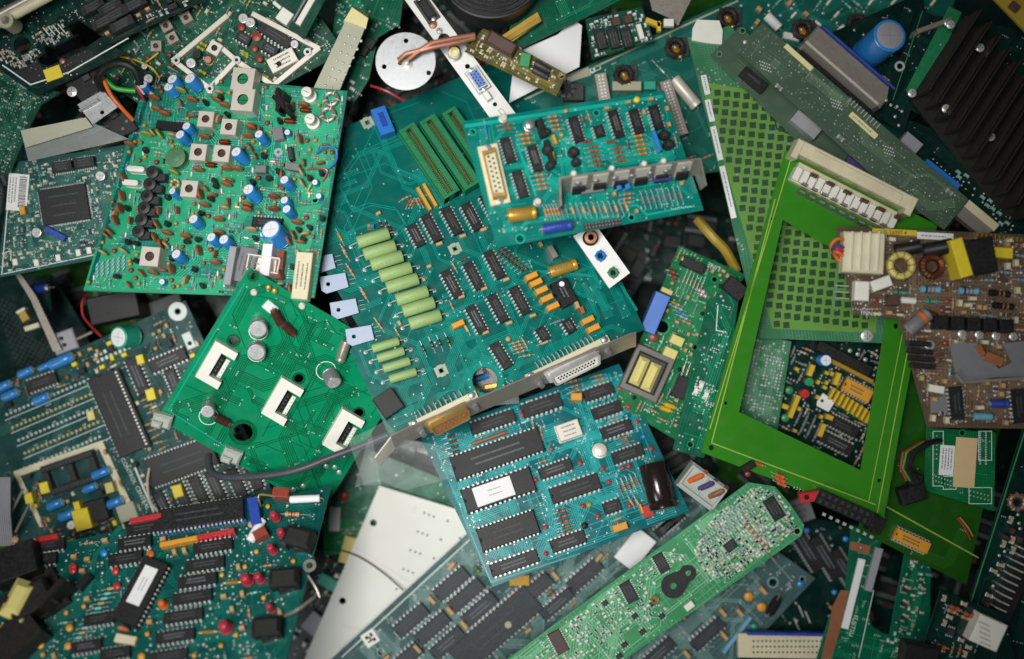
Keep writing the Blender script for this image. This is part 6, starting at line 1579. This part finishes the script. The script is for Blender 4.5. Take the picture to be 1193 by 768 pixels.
def top_right():
    E = Board('circuit_board', 'wide teal board slanting across the top with doughnut coils and white lying capacitors', [(594, 119), (868, -8), (1120, -20), (1050, 170), (800, 205), (640, 160)], -58, 'upperteal', (0, 0), yaw=-25, traces=50, seed=171, vias=60)
    E.pline([(600, 121), (860, 1)], 2.2, 'aged', .4)
    for x, y in ((730, 87), (790, 55), (851, 20), (938, 34), (1002, 28)):
        E.at(x, y, 0, block(26, 22, 3, 'darkgrey', name='coil_base'), 2, occ=False); E.at(x-3, y, 20, toroid(12, 'darkgrey', 'darkbrown', 12, 9), 10, lift=3); E.at(x+1, y+4, 60, rodcoil(14, 9, 'amber', 'amber'), 14, lift=5, occ=False)
    E.at(668, 108, 0, block(24, 20, 12, 'darkgrey', name='choke'), 8); E.at(660, 103, 0, toroid(11, 'grey', 'darkgrey', 10, 8), 12, lift=4)
    for x0, y0, x1, y1, w_ in ((893, 18, 908, 33, 11), (978, 32, 992, 46, 11)): E.seg(x0, y0, x1, y1, lcap, w_, 'paper', 'alu', up=6)
    E.at(922, 43, 10, block(20, 8, 6, 'ivory', name='plug'), 4); E.seg(785, 92, 812, 124, lcap, 15, 'canmetal', 'tin', up=8); E.seg(760, 70, 784, 96, axial, 6, 1.8, 'tin', '-', up=2)
    E.at(672, 88, -18, sticker(32, 10, 'aged', 0), 0); E.at(690, 82, -18, ring(3.5, 1.6, 'silk'), 0); E.pline([(683, 88), (700, 80), (698, 75), (681, 83)], .9, 'silk', .4, True)
    E.at(785, 126, 72, sock(16, 2, 4, 'steel', 16, 'socket_strip', 'ivory', 14), 14); E.at(702, 103, 80, sock(8, 2, 4, 'steel', 16, 'socket_strip', 'ivory', 14), 14)
    E.at(730, 101, 0, block(34, 11, 12, 'aged', name='plug'), 8); E.at(757, 100, 0, block(14, 10, 10, 'aqua', name='plug'), 8)
    E.fill([(850, 5), (1100, -5), (1040, 60), (900, 60)], [axial(18, 9, 3.4, 'silkblue', 'd'), axial(16, 9, 3.4, 'ivory', 'e'), dot(1.8), boxcap(7, 5, 7, 'tan')], 52, (40, -50), gap=1)
    E.fill([(610, 125), (700, 80), (800, 90), (830, 190), (650, 160)], [dot(1.6), axial(15, 8, 3, 'tan', 'a')], 12, (-25,), gap=2); E.silkmarks(620, 120, -20, 5)
    E.done()
    # white card
    c = Board('card', 'torn white card sticking up behind the slim brown module at the top', [(600, 62), (650, 40), (668, 22), (678, 30), (675, 78), (593, 120)], -34, 'paper', (0, 0), thick=1.2, cat='card', group=None, traces=0, part='sheet', rim=False); c.done()
    c = Board('circuit_board', 'teal strip of board along the top edge above the white card', [(600, 5), (640, -20), (760, -20), (700, 12), (668, 27), (600, 60), (590, 50)], -20, 'emerald', (0, 0), yaw=-25, traces=10, seed=172); c.done()
    b = Board('circuit_board', 'small green memory module with black chips at the top, left of the yellow lever', [(682, 22), (748, 8), (762, 48), (700, 66), (690, 70)], -30, 'midboard', (0, 0), yaw=-14, traces=12, seed=173, vias=20)
    for i in range(3): b.at(700+i*15-2+2, 37-i*1+9, 75, block(24, 12, 5, 'chip', name='integrated_circuit', top='marks'), 3); b.at(704+i*14, 28-i*3, 75, block(10, 10, 4, 'darkbrown', name='integrated_circuit'), 3) if i else None
    b.at(746, 37, 74, block(18, 6, 5, 'ivory', name='plug'), 3); b.fill(b.pts, [smd(4, 2.4, 2, 'silk'), smd(4, 2.4, 2, 'grey')], 30, (-14, 76), gap=.5)
    b.seg(752, 23, 770, 30, block, 6, 8, 'wireyellow', name='lever', up=6); b.seg(767, 25, 768, 37, block, 5, 8, 'wireyellow', name='lever', up=6); b.at(779, 27, 0, block(12, 9, 8, 'ivory', name='plug'), 5); b.done()
    c = Board('metal_cover', 'grey tilted metal cover wedge at the top between the memory module and the dark gap', [(752, -20), (815, -20), (790, 30), (782, 22), (760, 12)], -36, 'steel', (0, 0), cat='metal cover', group=None, thick=2, part='sheet', traces=0, rim=False); c.done()
    # heat-sink board
    b = Board('circuit_board', 'green board at the upper right corner under a large finned black heat sink', [(1072, 12), (1088, 18), (1230, 40), (1230, 215), (1062, 128), (1052, 155), (1030, 140), (1036, 100)], -6, 'darkboard', (0, 0), yaw=-62, traces=30, seed=181, vias=40, holes=[(*e1(132, 212), 5)])
    b.poly([e1(330, 40), e1(290, 20), e1(150, 290), e1(200, 310)], 'slotgreen', .2); b.pline([e1(205, 35), e1(110, 320)], 1, 'pouredge', .3)
    b.at(*e1(132, 212), 0, ring(6, 3.4, 'tin'), 0)
    hs = MB(); q0 = b.P(*e1(370, 45), 30); q1 = b.P(*e1(205, 300), 30); v = Vector(q1)-Vector(q0); L = v.length; u = v.normalized(); r = math.atan2(u.y, u.x); nrm = Vector((-u.y, u.x))
    ce = (Vector(q0)+Vector(q1))/2; nfin = 10; sp = 17.0
    cc = lambda k, e: (ce.x + nrm.x*k*sp + u.x*(k*6 + e*(L/2+5)) + nrm.x*(3 if k else -3), ce.y + nrm.y*k*sp + u.y*(k*6 + e*(L/2+5)) + nrm.y*(3 if k else -3))
    hs.prism([[cc(0, -1), cc(nfin, -1), cc(nfin, 1), cc(0, 1)]], 1, 7, 'dark')  # base coloured near black, painting in the shade between the fins
    sg = 1
    for i in range(nfin+1):
        k = i*sp
        hs.box(ce.x + nrm.x*k + u.x*(i*6), ce.y + nrm.y*k + u.y*(i*6), 6.9, L, 3.2, 46, 'fin', .8, rot=r, taper=.5)
        for j in range(6): hs.box(ce.x + nrm.x*k + u.x*(i*6), ce.y + nrm.y*k + u.y*(i*6), 12+j*6, L-0.5, 4.2, 1.0, 'fin', .2, rot=r)
    bpart(b, 'heat_sink', hs)
    for x, y in ((207, 277), (318, 328), (430, 128), (465, 420), (333, 52)): b.at(*e1(x, y), 0, screw(5, 'tin'), 36, lift=32, occ=False)
    b.at(*e1(245, 80), -20, block(44, 6, 14, 'steel', name='rod'), 14); b.at(*e1(303, 62), 0, screw(5.5, 'alu'), 14, lift=14, occ=False)
    for x, y in ((90, 320), (105, 335), (125, 340), (140, 355), (118, 372), (130, 400)): b.at(*e1(x, y), 0, dot(2), 1)
    b.done()
    # silver parallel connector + blue capacitor on their own dark board
    c = Board('circuit_board', 'dark board holding the big blue capacitor and the long silver connector at the upper right', [(920, 60), (1075, -10), (1090, 120), (1045, 150), (950, 100)], -34, 'darkboard', (0, 0), yaw=-30, traces=20, seed=182)
    c.at(1030, 48, 0, ecap(19.5, 62, 'blue', 'ribbongrey'), 60, lean=(6, 6))
    c.at(988, 79, 41, block(118, 26, 26, 'steel', 2, name='long_connector'), 20); c.at(980, 86, 41, block(112, 4, 29, 'canmetal', 1, name='connector_ridge'), 24, occ=False); c.at(999, 68, 41, block(112, 3, 30, 'deepblue', 1, name='connector_stripe'), 24, occ=False); c.at(972, 96, 41, block(108, 6, 16, 'black', name='connector_skirt'), 12, occ=False)
    c.fill([(930, 60), (1070, 0), (1080, 110)], [dot(1.6), axial(14, 8, 3, 'tan', 'a')], 12, (40,)); c.done()
    # long dark strip with blue and white headers right of the olive board
    d = Board('circuit_board', 'thin dark board edge with blue header, right of the olive board', [(1060, 140), (1085, 150), (1193, 258), (1200, 290), (1150, 275), (1055, 165)], 0, 'darkboard', (0, 0), yaw=42, traces=6, seed=183)
    d.at(*e1(262, 560), 38, block(50, 9, 14, 'plugblue', name='header'), 8); d.at(*e1(165, 460), 40, block(24, 17, 12, 'ribbongrey', name='plug'), 8)
    d.at(*e1(388, 690), 40, block(46, 10, 14, 'ivorydirty', name='plug'), 8); d.at(*e1(365, 712), 40, block(44, 14, 12, 'steel', name='plug'), 8)
    for i in range(9): d.at(*e1(240+i*13, 508+i*12), 40, dot(1.2), 1)
    d.fill([(1110, 190), (1180, 255), (1180, 275), (1120, 215)], [dot(1.5), smd(5, 3, 2, 'silkblue')], 24, (40,)); d.done()
    f = Board('metal_cover', 'narrow mustard brown edge of a panel in the upper right corner', [(1148, -12), (1210, -12), (1210, 52)], 60, 'yellowish', (0, 0), cat='panel', group=None, thick=4, part='sheet', traces=0, rim=False); f.at(1182, 8, 40, block(12, 9, 5, 'darkbrown', name='latch'), 3); f.done()

def lower_right():
    b = Board('circuit_board', 'green board at the lower right with a long rounded slot and a copper coloured edge', [(992, 612), (1040, 628), (1048, 600), (1085, 640), (1082, 790), (945, 790), (966, 720), (985, 690)], -58, 'emerald', (0, 0), yaw=102, cuts=[[d2(*p) for p in ((355, 130), (480, 190), (395, 640), (350, 625), (300, 590), (280, 530), (290, 450))]], traces=24, seed=191, vias=40)
    bprism(b, 'copper_edge', [d2(*p) for p in ((135, 400), (178, 405), (135, 600), (85, 768), (30, 768), (70, 600), (90, 490))], .2, 1.0, 'copperpad'); bprism(b, 'copper_pad', [d2(*p) for p in ((190, 140), (295, 165), (285, 215), (180, 180))], .2, 1.0, 'copperpad')
    b.at(*d2(203, 420), -76, block(84, 8.5, 3, 'paper', name='white_strip'), 2); b.at(*d2(310, 290), -75, block(52, 9, 5, 'ribbongrey', name='grey_strip'), 3)
    b.write('FUJITSU', *d2(200, 590), 105, 7.5, 'silk', .5)
    b.pline([d2(310, 400), d2(230, 760)], 1, 'silk', .5); b.at(*d2(242, 175), 0, dot(2.2), 1)
    for x, y in ((480, 400), (470, 475), (470, 550)): b.at(*d2(x, y), 20, soic(6, 5, 3, 'black', H=2)); b.at(*d2(x+15, y-12), 20, smd(5, 3, 2, 'tan'))
    b.fill([(1030, 650), (1080, 650), (1070, 765), (1030, 765)], [smd(4, 2.4, 1.6, 'silk'), smd(4, 2.4, 1.6, 'tan'), dot(1.2)], 46, (14, 104), gap=.6)
    for i in range(50):
        p = b.rand(b.pts)
        if b.clear(*p, 1): b.silkmarks(*p, b.R.choice((14, 104)), 4, 2.6)
    b.done()
    c = Board('circuit_board', 'dark teal board leaning in from the right edge with long pin connector', [(1215, 470), (1225, 800), (1150, 800), (1130, 702), (1193, 495)], 30, 'darkboard', (0.05, 0), yaw=-75, traces=20, seed=192)
    c.pline([(1196, 496), (1131, 702)], 1.6, 'pouredge', .4); c.at(1185, 585, -20, toroid(11, 'copperdull', 'steel', 8, 10), 5); c.at(1178, 690, -65, block(110, 20, 16, 'black', name='pin_connector'), 10)
    for i in range(15): c.at(1201-i*3.3-8, 640+i*7.6, 25, block(14, 2, 18, 'tin', .3, name='pin'), 10, occ=False)
    c.fill([(1170, 620), (1193, 560), (1193, 700), (1150, 720), (1140, 705)], [smd(7, 4, 3, 'tan'), boxcap(7, 5, 7, 'darkbrown'), dot(2)], 22, (20, 110)); c.done()
    d = Board('circuit_board', 'small blurred board in the lower right corner carrying a white four slot plug', [(1096, 688), (1172, 716), (1190, 800), (1070, 800), (1078, 745)], 50, 'darkboard', (0, 0), yaw=20, traces=10, seed=193)
    d.at(*d2(912, 622), 24, block(35, 34, 20, 'ivory', 1.2, name='plug'), 14)
    for i in range(5): d.at(*d2(885+i*2, 572+i*27), 24, block(14, 1.2, 20.8, 'ribbongrey', .2, name='plug_slot'), 14, occ=False)
    for x, y in ((740, 495), (815, 530), (670, 700)): d.at(*d2(x, y), 20, axial(20, 11, 6, 'brown', 'a'), 3); d.at(*d2(x-15, y+18), 20, axial(18, 10, 5, 'tan', 'a'), 3)
    d.fill([(1100, 695), (1140, 705), (1130, 765), (1090, 765)], [soic(10, 8, 4, 'chip'), smd(6, 4, 2, 'tan'), axial(14, 8, 4, 'brown', 'a')], 22, (20, 110)); d.at(*d2(560, 740), 10, block(46, 26, 14, 'black', 4, name='rubber_pad'), 10); d.done()
    e = Board('circuit_board', 'small green board with a manila and a white sticker below the brown power board', [(1080, 498), (1160, 504), (1158, 596), (1077, 571)], -4, 'powergreen', (0, 0), yaw=6, traces=10, seed=194, holes=[(*c6(590, 65), 3)])
    e.at(*c6(598, 157), 94, sticker(58, 25, 'labelmanila', 0), 0, lift=.4); e.at(*c6(541, 150), 94, sticker(35, 17, 'paper', 4, seed=9), 0)
    for x0, y0, x1, y1 in ((498, 60, 530, 230), (530, 200, 570, 240), (640, 60, 680, 150), (610, 235, 680, 285)): e.pline([c6(x0, y0), c6(x1, y0), c6(x1, y1), c6(x0, y1)], .9, 'silk', .4, True)
    for i in range(14):
        for j in range(2): e.at(*c6(645+j*18, 65+i*7.4), 0, dot(1.3), 0)
    for i in range(6):
        for j in range(2): e.at(*c6(500+j*10, 75+i*14), 0, dot(1.1), 0); e.at(*c6(508+i*9, 200+j*14+i*3), 0, dot(1.1), 0); e.at(*c6(615+i*11, 245+j*14+i*3), 0, dot(1.1), 0)
    e.done()
    # black plug with thin coloured wires
    root = bpy.data.objects.new('wire_plug', None); COL.objects.link(root); tag(root, 'black plug with red and green wires hanging between the frame and the stickered board', 'plug')
    m = MB(); o = W(1062, 575, 6); m.box(o.x, o.y, o.z-8, 30, 20, 16, 'black', 2, rot=.3); m.box(o.x+4, o.y+16, o.z-6, 14, 16, 12, 'black', 2, rot=-.3); link('plug_body', m.mesh('plug_body'), root)
    for k, (mm, dx) in enumerate((('wirered', -4), ('wiregreen', 0), ('dark', 5), ('dark', 9))):
        m = MB(); m.tube([W(1060+dx, 560, 10), W(1052+dx*.6, 545, 16), W(1056+dx, 528, 14), W(1075+dx, 516, 6), W(1092+dx, 512, -10)], 1.5 if k < 2 else 3, mm, 7); link('wire', m.mesh('wire'), root)
    # pale mesh strip with two rows of holes at the bottom
    g_ = Board('ribbon_connector', 'long cream connector with two rows of holes and a blue backing at the bottom edge', [(860, 738), (985, 742), (1000, 768), (860, 766)], -74, 'ivorydirty', (0, 0), cat='connector', group=None, thick=8, part='connector_body', traces=0, rim=False)
    for j in range(3):
        for i in range(24): g_.mb.disk(*g_.P(878+i*4.9, 747+j*6.5), .1, 1.3, 'hole', 8)
    g_.at(930, 738, 1, block(120, 4, 9, 'deepblue', name='blue_backing'), 4); g_.done()
    # dark chip board in the gap
    k = Board('circuit_board', 'shadowed board with long dark chips in the gap below the green frame', [(900, 600), (1000, 610), (1000, 760), (860, 770), (880, 640)], -112, 'darkboard', (0, 0), yaw=58, traces=20, seed=195)
    for x, y in ((940, 640), (962, 650), (985, 665)): k.at(x, y, 58, dip(56, 16, 14, 3), 4)
    for x, y in ((938, 600), (985, 628), (972, 690), (940, 618)): k.at(x, y, 0, bead(3.4, 'blue'), 3)
    k.at(928, 596, -20, block(36, 28, 10, 'grey', name='module', top='marks'), 6)
    for x, y, a in ((925, 720, 70), (938, 712, 70), (930, 705, 0)): k.pline([(x, y), (x+6, y+14)], 1.2, 'silk', .3)
    k.fill(k.pts, [axial(16, 9, 4, 'tan', 'a'), dot(1.6)], 24, (58, -32)); k.done()

def left_bits():
    # clear scuffed cover
    c = Board('clear_cover', 'scuffed see-through plastic cover strip standing beside the barcode board', [(24, 153), (95, 137), (150, 162), (33, 188)], 0, 'filmclear', (0, .1), cat='cover', group=None, thick=1.5, part='sheet', traces=0, rim=False); 
    bprism(c, 'top_face', [(24, 152), (100, 137), (108, 148), (30, 172)], 4, 5, 'aged'); c.done()
    c = Board('heat_plate', 'bright folded aluminium plate with a screw hole beside the cable loop', [(90, 122), (120, 105), (137, 125), (108, 145)], 16, 'alu', (0, 0), cat='metal plate', group=None, thick=2, part='plate', holes=[(119, 131, 2.4)], traces=0, rim=False); c.at(104, 123, -30, block(26, 3, 6, 'alu', name='fold'), 3); c.done()
    c = Board('black_box', 'flat black plastic module under the aluminium plate', [(66, 88), (110, 72), (160, 150), (140, 160), (118, 142)], -8, 'black', (0, 0), cat='module', group=None, thick=14, part='body', traces=0, rim=False); c.at(84, 107, 0, screw(6, 'tin'), 1); c.fill(c.pts, [dot(2, 'grey'), block(10, 7, 4, 'darkgrey', name='rib')], 8, (-30,)); c.done()
    for i, (nm, x, y, w_, h_, a, z, m, lb) in enumerate((('black_box', 135, 358, 62, 34, -12, -70, 'black', 'long matt black box under the tuner board, above the mint green capacitor'), ('black_box', 196, 358, 44, 26, -20, -110, 'darkgrey', 'dark grey box in the gap under the right part of the tuner board'),
                                             ('switch_box', 78, 398, 30, 26, -20, -86, 'ribbongrey', 'grey box with two small square openings at the left'))):
        root = bpy.data.objects.new(nm, None); COL.objects.link(root); tag(root, lb, 'box' if nm != 'switch_box' else 'switch'); root.location = W(x, y, z)*K
        m_ = MB(); m_.box(0, 0, -30, w_, h_, 40, m, 1.5, rot=-math.radians(a)); link('casing', m_.mesh('casing'), root)
        if nm == 'switch_box':
            m_ = MB(); m_.box(-3, 4, 10.1, 5, 4, .4, 'hole'); m_.box(1, -4, 10.1, 5, 4, .4, 'hole'); m_.tube([Vector((12, 2, 5)), Vector((36, 12, 12))], 2, 'steel', 8); link('openings', m_.mesh('openings'), root)
    c = Board('circuit_board', 'very dark board with a grid of fine holes at the left edge', [(-20, 325), (60, 320), (110, 400), (60, 440), (-20, 455)], -150, 'darkboard', (0, 0), yaw=-62, traces=0, seed=201)
    for i in range(22):
        for j in range(14):
            p = (-6+i*4.6+j*2.2, 345+j*7+i*2.4-j*.4)
            if inpoly(*p, c.pts): c.mb.rect(*c.P(*p), .2, 2.6, 1.8, 'markdim', .4)
    c.done()
    c = Board('metal_lever', 'thin grey metal lever reaching from the barcode board down to the blue capacitors', [(17, 319), (23, 318), (42, 345), (72, 408), (62, 410), (36, 350)], -70, 'steel', (0, 0), cat='lever', group=None, thick=4, part='bar', traces=0, rim=False); c.done()
    c = Board('circuit_board', 'tiny dark board with gold contacts and a blue coil beside the grey lever', [(20, 355), (42, 325), (58, 340), (60, 360), (45, 398), (28, 388)], -96, 'darkboard', (0, 0), traces=0)
    c.at(47, 337, -10, rodcoil(22, 12, 'deepblue', 'alu'), 5); c.at(28, 367, 60, block(16, 10, 8, 'gold', name='contact'), 5); c.at(38, 381, -18, block(18, 6, 8, 'cream', name='contact'), 5); c.at(25, 362, -30, block(12, 3, 9, 'ivory', name='contact'), 6); c.done()
    cable('red_wire', [(103, 342, -80), (96, 352, -60), (97, 368, -64), (108, 382, -80), (118, 392, -90)], 1.5, 'wirered', 'thin red wire curving under the bottom left of the tuner board', 'wire')
    root = bpy.data.objects.new('ribbon_cable', None); COL.objects.link(root); tag(root, 'pale grey ribbed ribbon cable end at the left edge beside the white framed corner', 'ribbon cable'); m = MB()
    for i in range(9): m.tube([W(-8+i*2.4, 556, -50), W(-8+i*2.4, 600, -46), W(-4+i*2.3, 636, -60)], 1.2, 'ribbongrey', 7)
    link('strands', m.mesh('strands'), root)
    cable('thin_rod', [(14, 596, -60), (27, 570, -58)], 1.6, 'steel', 'short metal rod, upper one of two leaning rods at the left edge', 'rod'); cable('thin_rod', [(18, 620, -60), (34, 588, -58)], 1.6, 'steel', 'short metal rod, lower one of two leaning rods at the left edge', 'rod')

def loose():
    cable('black_cable', [(243, 530, -30), (246, 548, -14), (262, 556, 4), (300, 555, 20), (345, 548, 30), (385, 533, 26), (420, 520, 22), (452, 507, 18)], 4.2, 'cablegrey', 'thick dark grey cable sagging across the bottom of the smooth green board', 'cable', 12)
    root = bpy.data.objects.new('cable_loop', None); COL.objects.link(root); tag(root, 'loop of black sleeved cable at the upper left with orange, green and pink wires', 'cable loop')
    def wp(pts, r, m, nm='wire'):
        P = [W(*p) for p in pts]; mb = MB(); Q = []
        for i in range(len(P)-1):
            p0 = P[max(i-1, 0)]; p1 = P[i]; p2 = P[i+1]; p3 = P[min(i+2, len(P)-1)]
            for j in range(5): t = j/5; Q.append(0.5*((2*p1) + (p2-p0)*t + (2*p0-5*p1+4*p2-p3)*t*t + (3*p1-p0-3*p2+p3)*t**3))
        Q.append(P[-1]); mb.tube(Q, r, m, 10); link(nm, mb.mesh(nm), root)
    wp([(120, 104, 20), (114, 92, 34), (124, 78, 44), (142, 74, 48), (158, 82, 44), (163, 98, 34)], 4.6, 'black', 'sleeve')
    wp([(121, 94, 26), (130, 112, 26), (141, 125, 22), (155, 140, 10)], 2.4, 'wireorange'); wp([(122, 92, 22), (135, 103, 20), (158, 106, 16)], 3, 'wiregreen'); wp([(158, 100, 34), (164, 110, 28), (168, 118, 20)], 1.4, 'pinkred'); wp([(160, 99, 34), (168, 110, 28)], 1.2, 'wirewhite')
    c = Board('plastic_film', 'crumpled see-through plastic film beside the end of the metal bracket', [(432, 500), (448, 490), (470, 512), (520, 520), (530, 556), (470, 572), (444, 560), (413, 568)], 36, 'film', (0.1, .1), cat='plastic film', group=None, thick=.6, part='sheet', traces=0, rim=False)
    bprism(c, 'fold', [(405, 512), (432, 500), (444, 565), (424, 566)], .5, 1.2, 'film'); c.done()
    cable('thin_wire', [(372, 641, -100), (395, 641, -102), (420, 650, -104), (447, 668, -104), (470, 688, -98)], 0.8, 'dark', 'thin dark wire curving over the blank white board', 'wire', 6)
    # white power plug near the frame board
    root = bpy.data.objects.new('wire_plug', None); COL.objects.link(root); tag(root, 'milky white power plug with orange and purple wires between two boards at lower centre right', 'plug')
    o = W(817, 566, -10); root.location = o*K; root.rotation_euler = (0, 0, -math.radians(37))
    m = MB(); m.box(0, 0, -14, 50, 34, 22, 'milky', 2); m.box(0, 13, 7, 50, 3, 6, 'milky', .8); m.box(0, -13, 7, 50, 3, 6, 'milky', .8); m.box(-24, 0, 7, 3, 26, 6, 'milky', .8); m.box(24, 0, 7, 3, 26, 6, 'milky', .8); m.box(0, -1, 7.2, 2, 24, 4, 'milky', .4); link('plug_body', m.mesh('plug_body'), root)
    for i, mm in enumerate(('wireorange', 'purple', 'copperdull')): m = MB(); m.tube([Vector((-16+i*15, -4, 7)), Vector((-14+i*15, 2, 14)), Vector((-10+i*15, 9, 13)), Vector((-6+i*15, 16, 4))], 3.4, mm, 8); link('wire', m.mesh('wire'), root)
    # green board below the white sheet etc.
    b = Board('circuit_board', 'leaf green board with white plug, left of the top of the blank white board', [(375, 590), (440, 588), (440, 640), (378, 648)], -128, 'powergreen', (0, 0), yaw=-4, traces=10, seed=211)
    b.at(*d5(222, 165), -88, block(28, 13, 6, 'paper', name='plug'), 4); 
    for i in range(4): b.at(*d5(155+0, 125+i*18), 0, dot(1.6), 1); b.at(*d5(172, 125+i*18), 0, dot(1.6), 1)
    for i in range(8):
        for j in range(2): b.at(*d5(255+i*14, 160-i*1+j*52), 0, dot(1.2), 0)
    b.at(*d5(280, 295), -75, block(32, 15, 14, 'coilyellow', name='capacitor'), 8); b.done()
    b = Board('circuit_board', 'emerald board with a red bead lying under the black cable, above the blank white board', [(330, 570), (420, 520), (520, 560), (560, 610), (455, 610), (350, 600)], -126, 'emerald', (0, 0), traces=16, seed=212, vias=20)
    b.at(*d5(258, 68), 60, bead(6, 'red'), 5); b.at(*e4(200, 402), 0, dot(3), 1); b.pline([e4(30, 530), e4(190, 330)], 1.4, 'silk', .4); b.done()
    b = Board('circuit_board', 'dark speckled board in the shadow left of the blank white board', [(320, 640), (420, 640), (360, 790), (290, 790)], -142, 'darkboard', (0, 0), traces=20, seed=213, yaw=30, vias=40)
    b.at(*d5(140, 620), -50, block(24, 26, 6, 'ribbongrey', name='sticker'), 3); b.at(*d5(195, 435), 30, block(24, 14, 8, 'aqua', name='capacitor'), 4)
    b.fill(b.pts, [dot(1.8), axial(14, 8, 3, 'tan', 'a'), boxcap(6, 5, 6, 'ivory'), bead(3, 'redbrown'), smd(5, 3, 2, 'grey')], 50, (30, 120)); b.done()

def dark_layer():
    """what lies deeper in the heap: more boards, seen only through the gaps"""
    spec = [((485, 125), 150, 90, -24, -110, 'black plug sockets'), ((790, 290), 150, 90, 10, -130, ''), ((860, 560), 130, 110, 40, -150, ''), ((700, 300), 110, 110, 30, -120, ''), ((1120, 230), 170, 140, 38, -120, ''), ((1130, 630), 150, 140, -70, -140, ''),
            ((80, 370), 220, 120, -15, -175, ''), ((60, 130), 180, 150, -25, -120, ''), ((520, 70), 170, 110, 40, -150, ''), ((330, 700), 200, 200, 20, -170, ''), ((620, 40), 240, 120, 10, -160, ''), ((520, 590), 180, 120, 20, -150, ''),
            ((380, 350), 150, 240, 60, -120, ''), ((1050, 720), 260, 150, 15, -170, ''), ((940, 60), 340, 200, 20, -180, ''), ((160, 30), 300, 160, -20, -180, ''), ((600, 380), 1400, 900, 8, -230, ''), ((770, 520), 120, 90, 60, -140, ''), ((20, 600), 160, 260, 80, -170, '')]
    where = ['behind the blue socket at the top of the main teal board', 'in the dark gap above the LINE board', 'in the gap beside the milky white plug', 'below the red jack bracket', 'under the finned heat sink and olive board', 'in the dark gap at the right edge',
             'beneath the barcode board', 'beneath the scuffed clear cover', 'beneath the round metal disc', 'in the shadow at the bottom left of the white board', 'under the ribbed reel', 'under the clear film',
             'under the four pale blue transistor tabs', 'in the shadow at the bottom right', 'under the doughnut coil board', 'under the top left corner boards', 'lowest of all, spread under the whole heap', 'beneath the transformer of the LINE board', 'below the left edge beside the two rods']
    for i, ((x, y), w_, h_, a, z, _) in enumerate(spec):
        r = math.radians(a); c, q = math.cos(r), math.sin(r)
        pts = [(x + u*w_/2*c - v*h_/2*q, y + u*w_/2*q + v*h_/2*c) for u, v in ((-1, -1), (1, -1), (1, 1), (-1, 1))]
        b = Board('circuit_board', 'shade-coloured board ' + where[i], pts, z*1.15-35, ('darkboard', 'darkboard', 'darkframe', 'darkboard')[i % 4], (0, 0), yaw=a, traces=16 if i != 16 else 90, seed=300+i, vias=30)  # shade of the gaps is put into the boards' dark colours
        if i == 0:
            for k in range(5): b.at(463+k*13, 131-k*5, 62, block(26, 9, 24, 'black', name='plug_socket'), 20)
            b.at(533, 117, -20, block(40, 14, 14, 'darkgrey', name='plug'), 10)
        big = [dip(36, 14, 8, i), block(20, 14, 12, 'black', name='relay'), dip(48, 16, 10, i+1)]
        if i in (10, 12): big = [dip(36, 14, 8, i)]
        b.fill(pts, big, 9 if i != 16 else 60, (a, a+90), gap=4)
        b.fill(pts, [axial(17, 9, 4, 'darkbrown', 'a'), boxcap(7, 5, 7, 'darkgrey'), dot(1.2), bead(3, 'redbrown'), ecap(5, 12, 'black', 'darkgrey'), smd(5, 3, 2, 'grey')], 22 if i != 16 else 95, (a, a+90), gap=2)  # small parts kept dark too, standing in for the shade down here
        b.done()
    b = Board('circuit_board', 'piece of board with blue and amber parts seen through the big hole', [(535, 425), (600, 420), (605, 470), (540, 475)], -46, 'darkboard', (0, 0), yaw=-20, seed=333)
    b.at(560, 440, -20, lcap(18, 8, 'blue', 'paper'), 4); b.at(572, 450, -10, boxcap(16, 6, 6, 'amber'), 4); b.at(566, 433, 40, axial(16, 9, 4, 'tan', 'a'), 2); b.at(556, 452, 40, axial(16, 9, 4, 'wireyellow', 'a'), 2); b.done()
    cable('yellow_strap', [(812, 255, -70), (830, 276, -62), (845, 292, -66), (858, 316, -76)], 6, 'yellowish', 'mustard coloured strap deep in the gap left of the lattice board', 'strap')
    cable('red_wire', [(432, 100, -60), (450, 106, -56), (472, 118, -62), (490, 124, -70)], 1.5, 'pinkred', 'thin pink wire below the round metal disc', 'wire')

main_board(); analog_board(); cpu_board(); tuner_board(); flat_green(); left_board(); corner_board(); grey_board(); lime_board()
frame_board(); lattice_board(); window_board(); green_backing(); olive_boards(); brown_board(); line_board(); white_board(); qfp_board()
top_left(); tuner_top(); top_middle(); top_right(); lower_right(); left_bits(); loose(); dark_layer()
print('objects', len(bpy.data.objects))
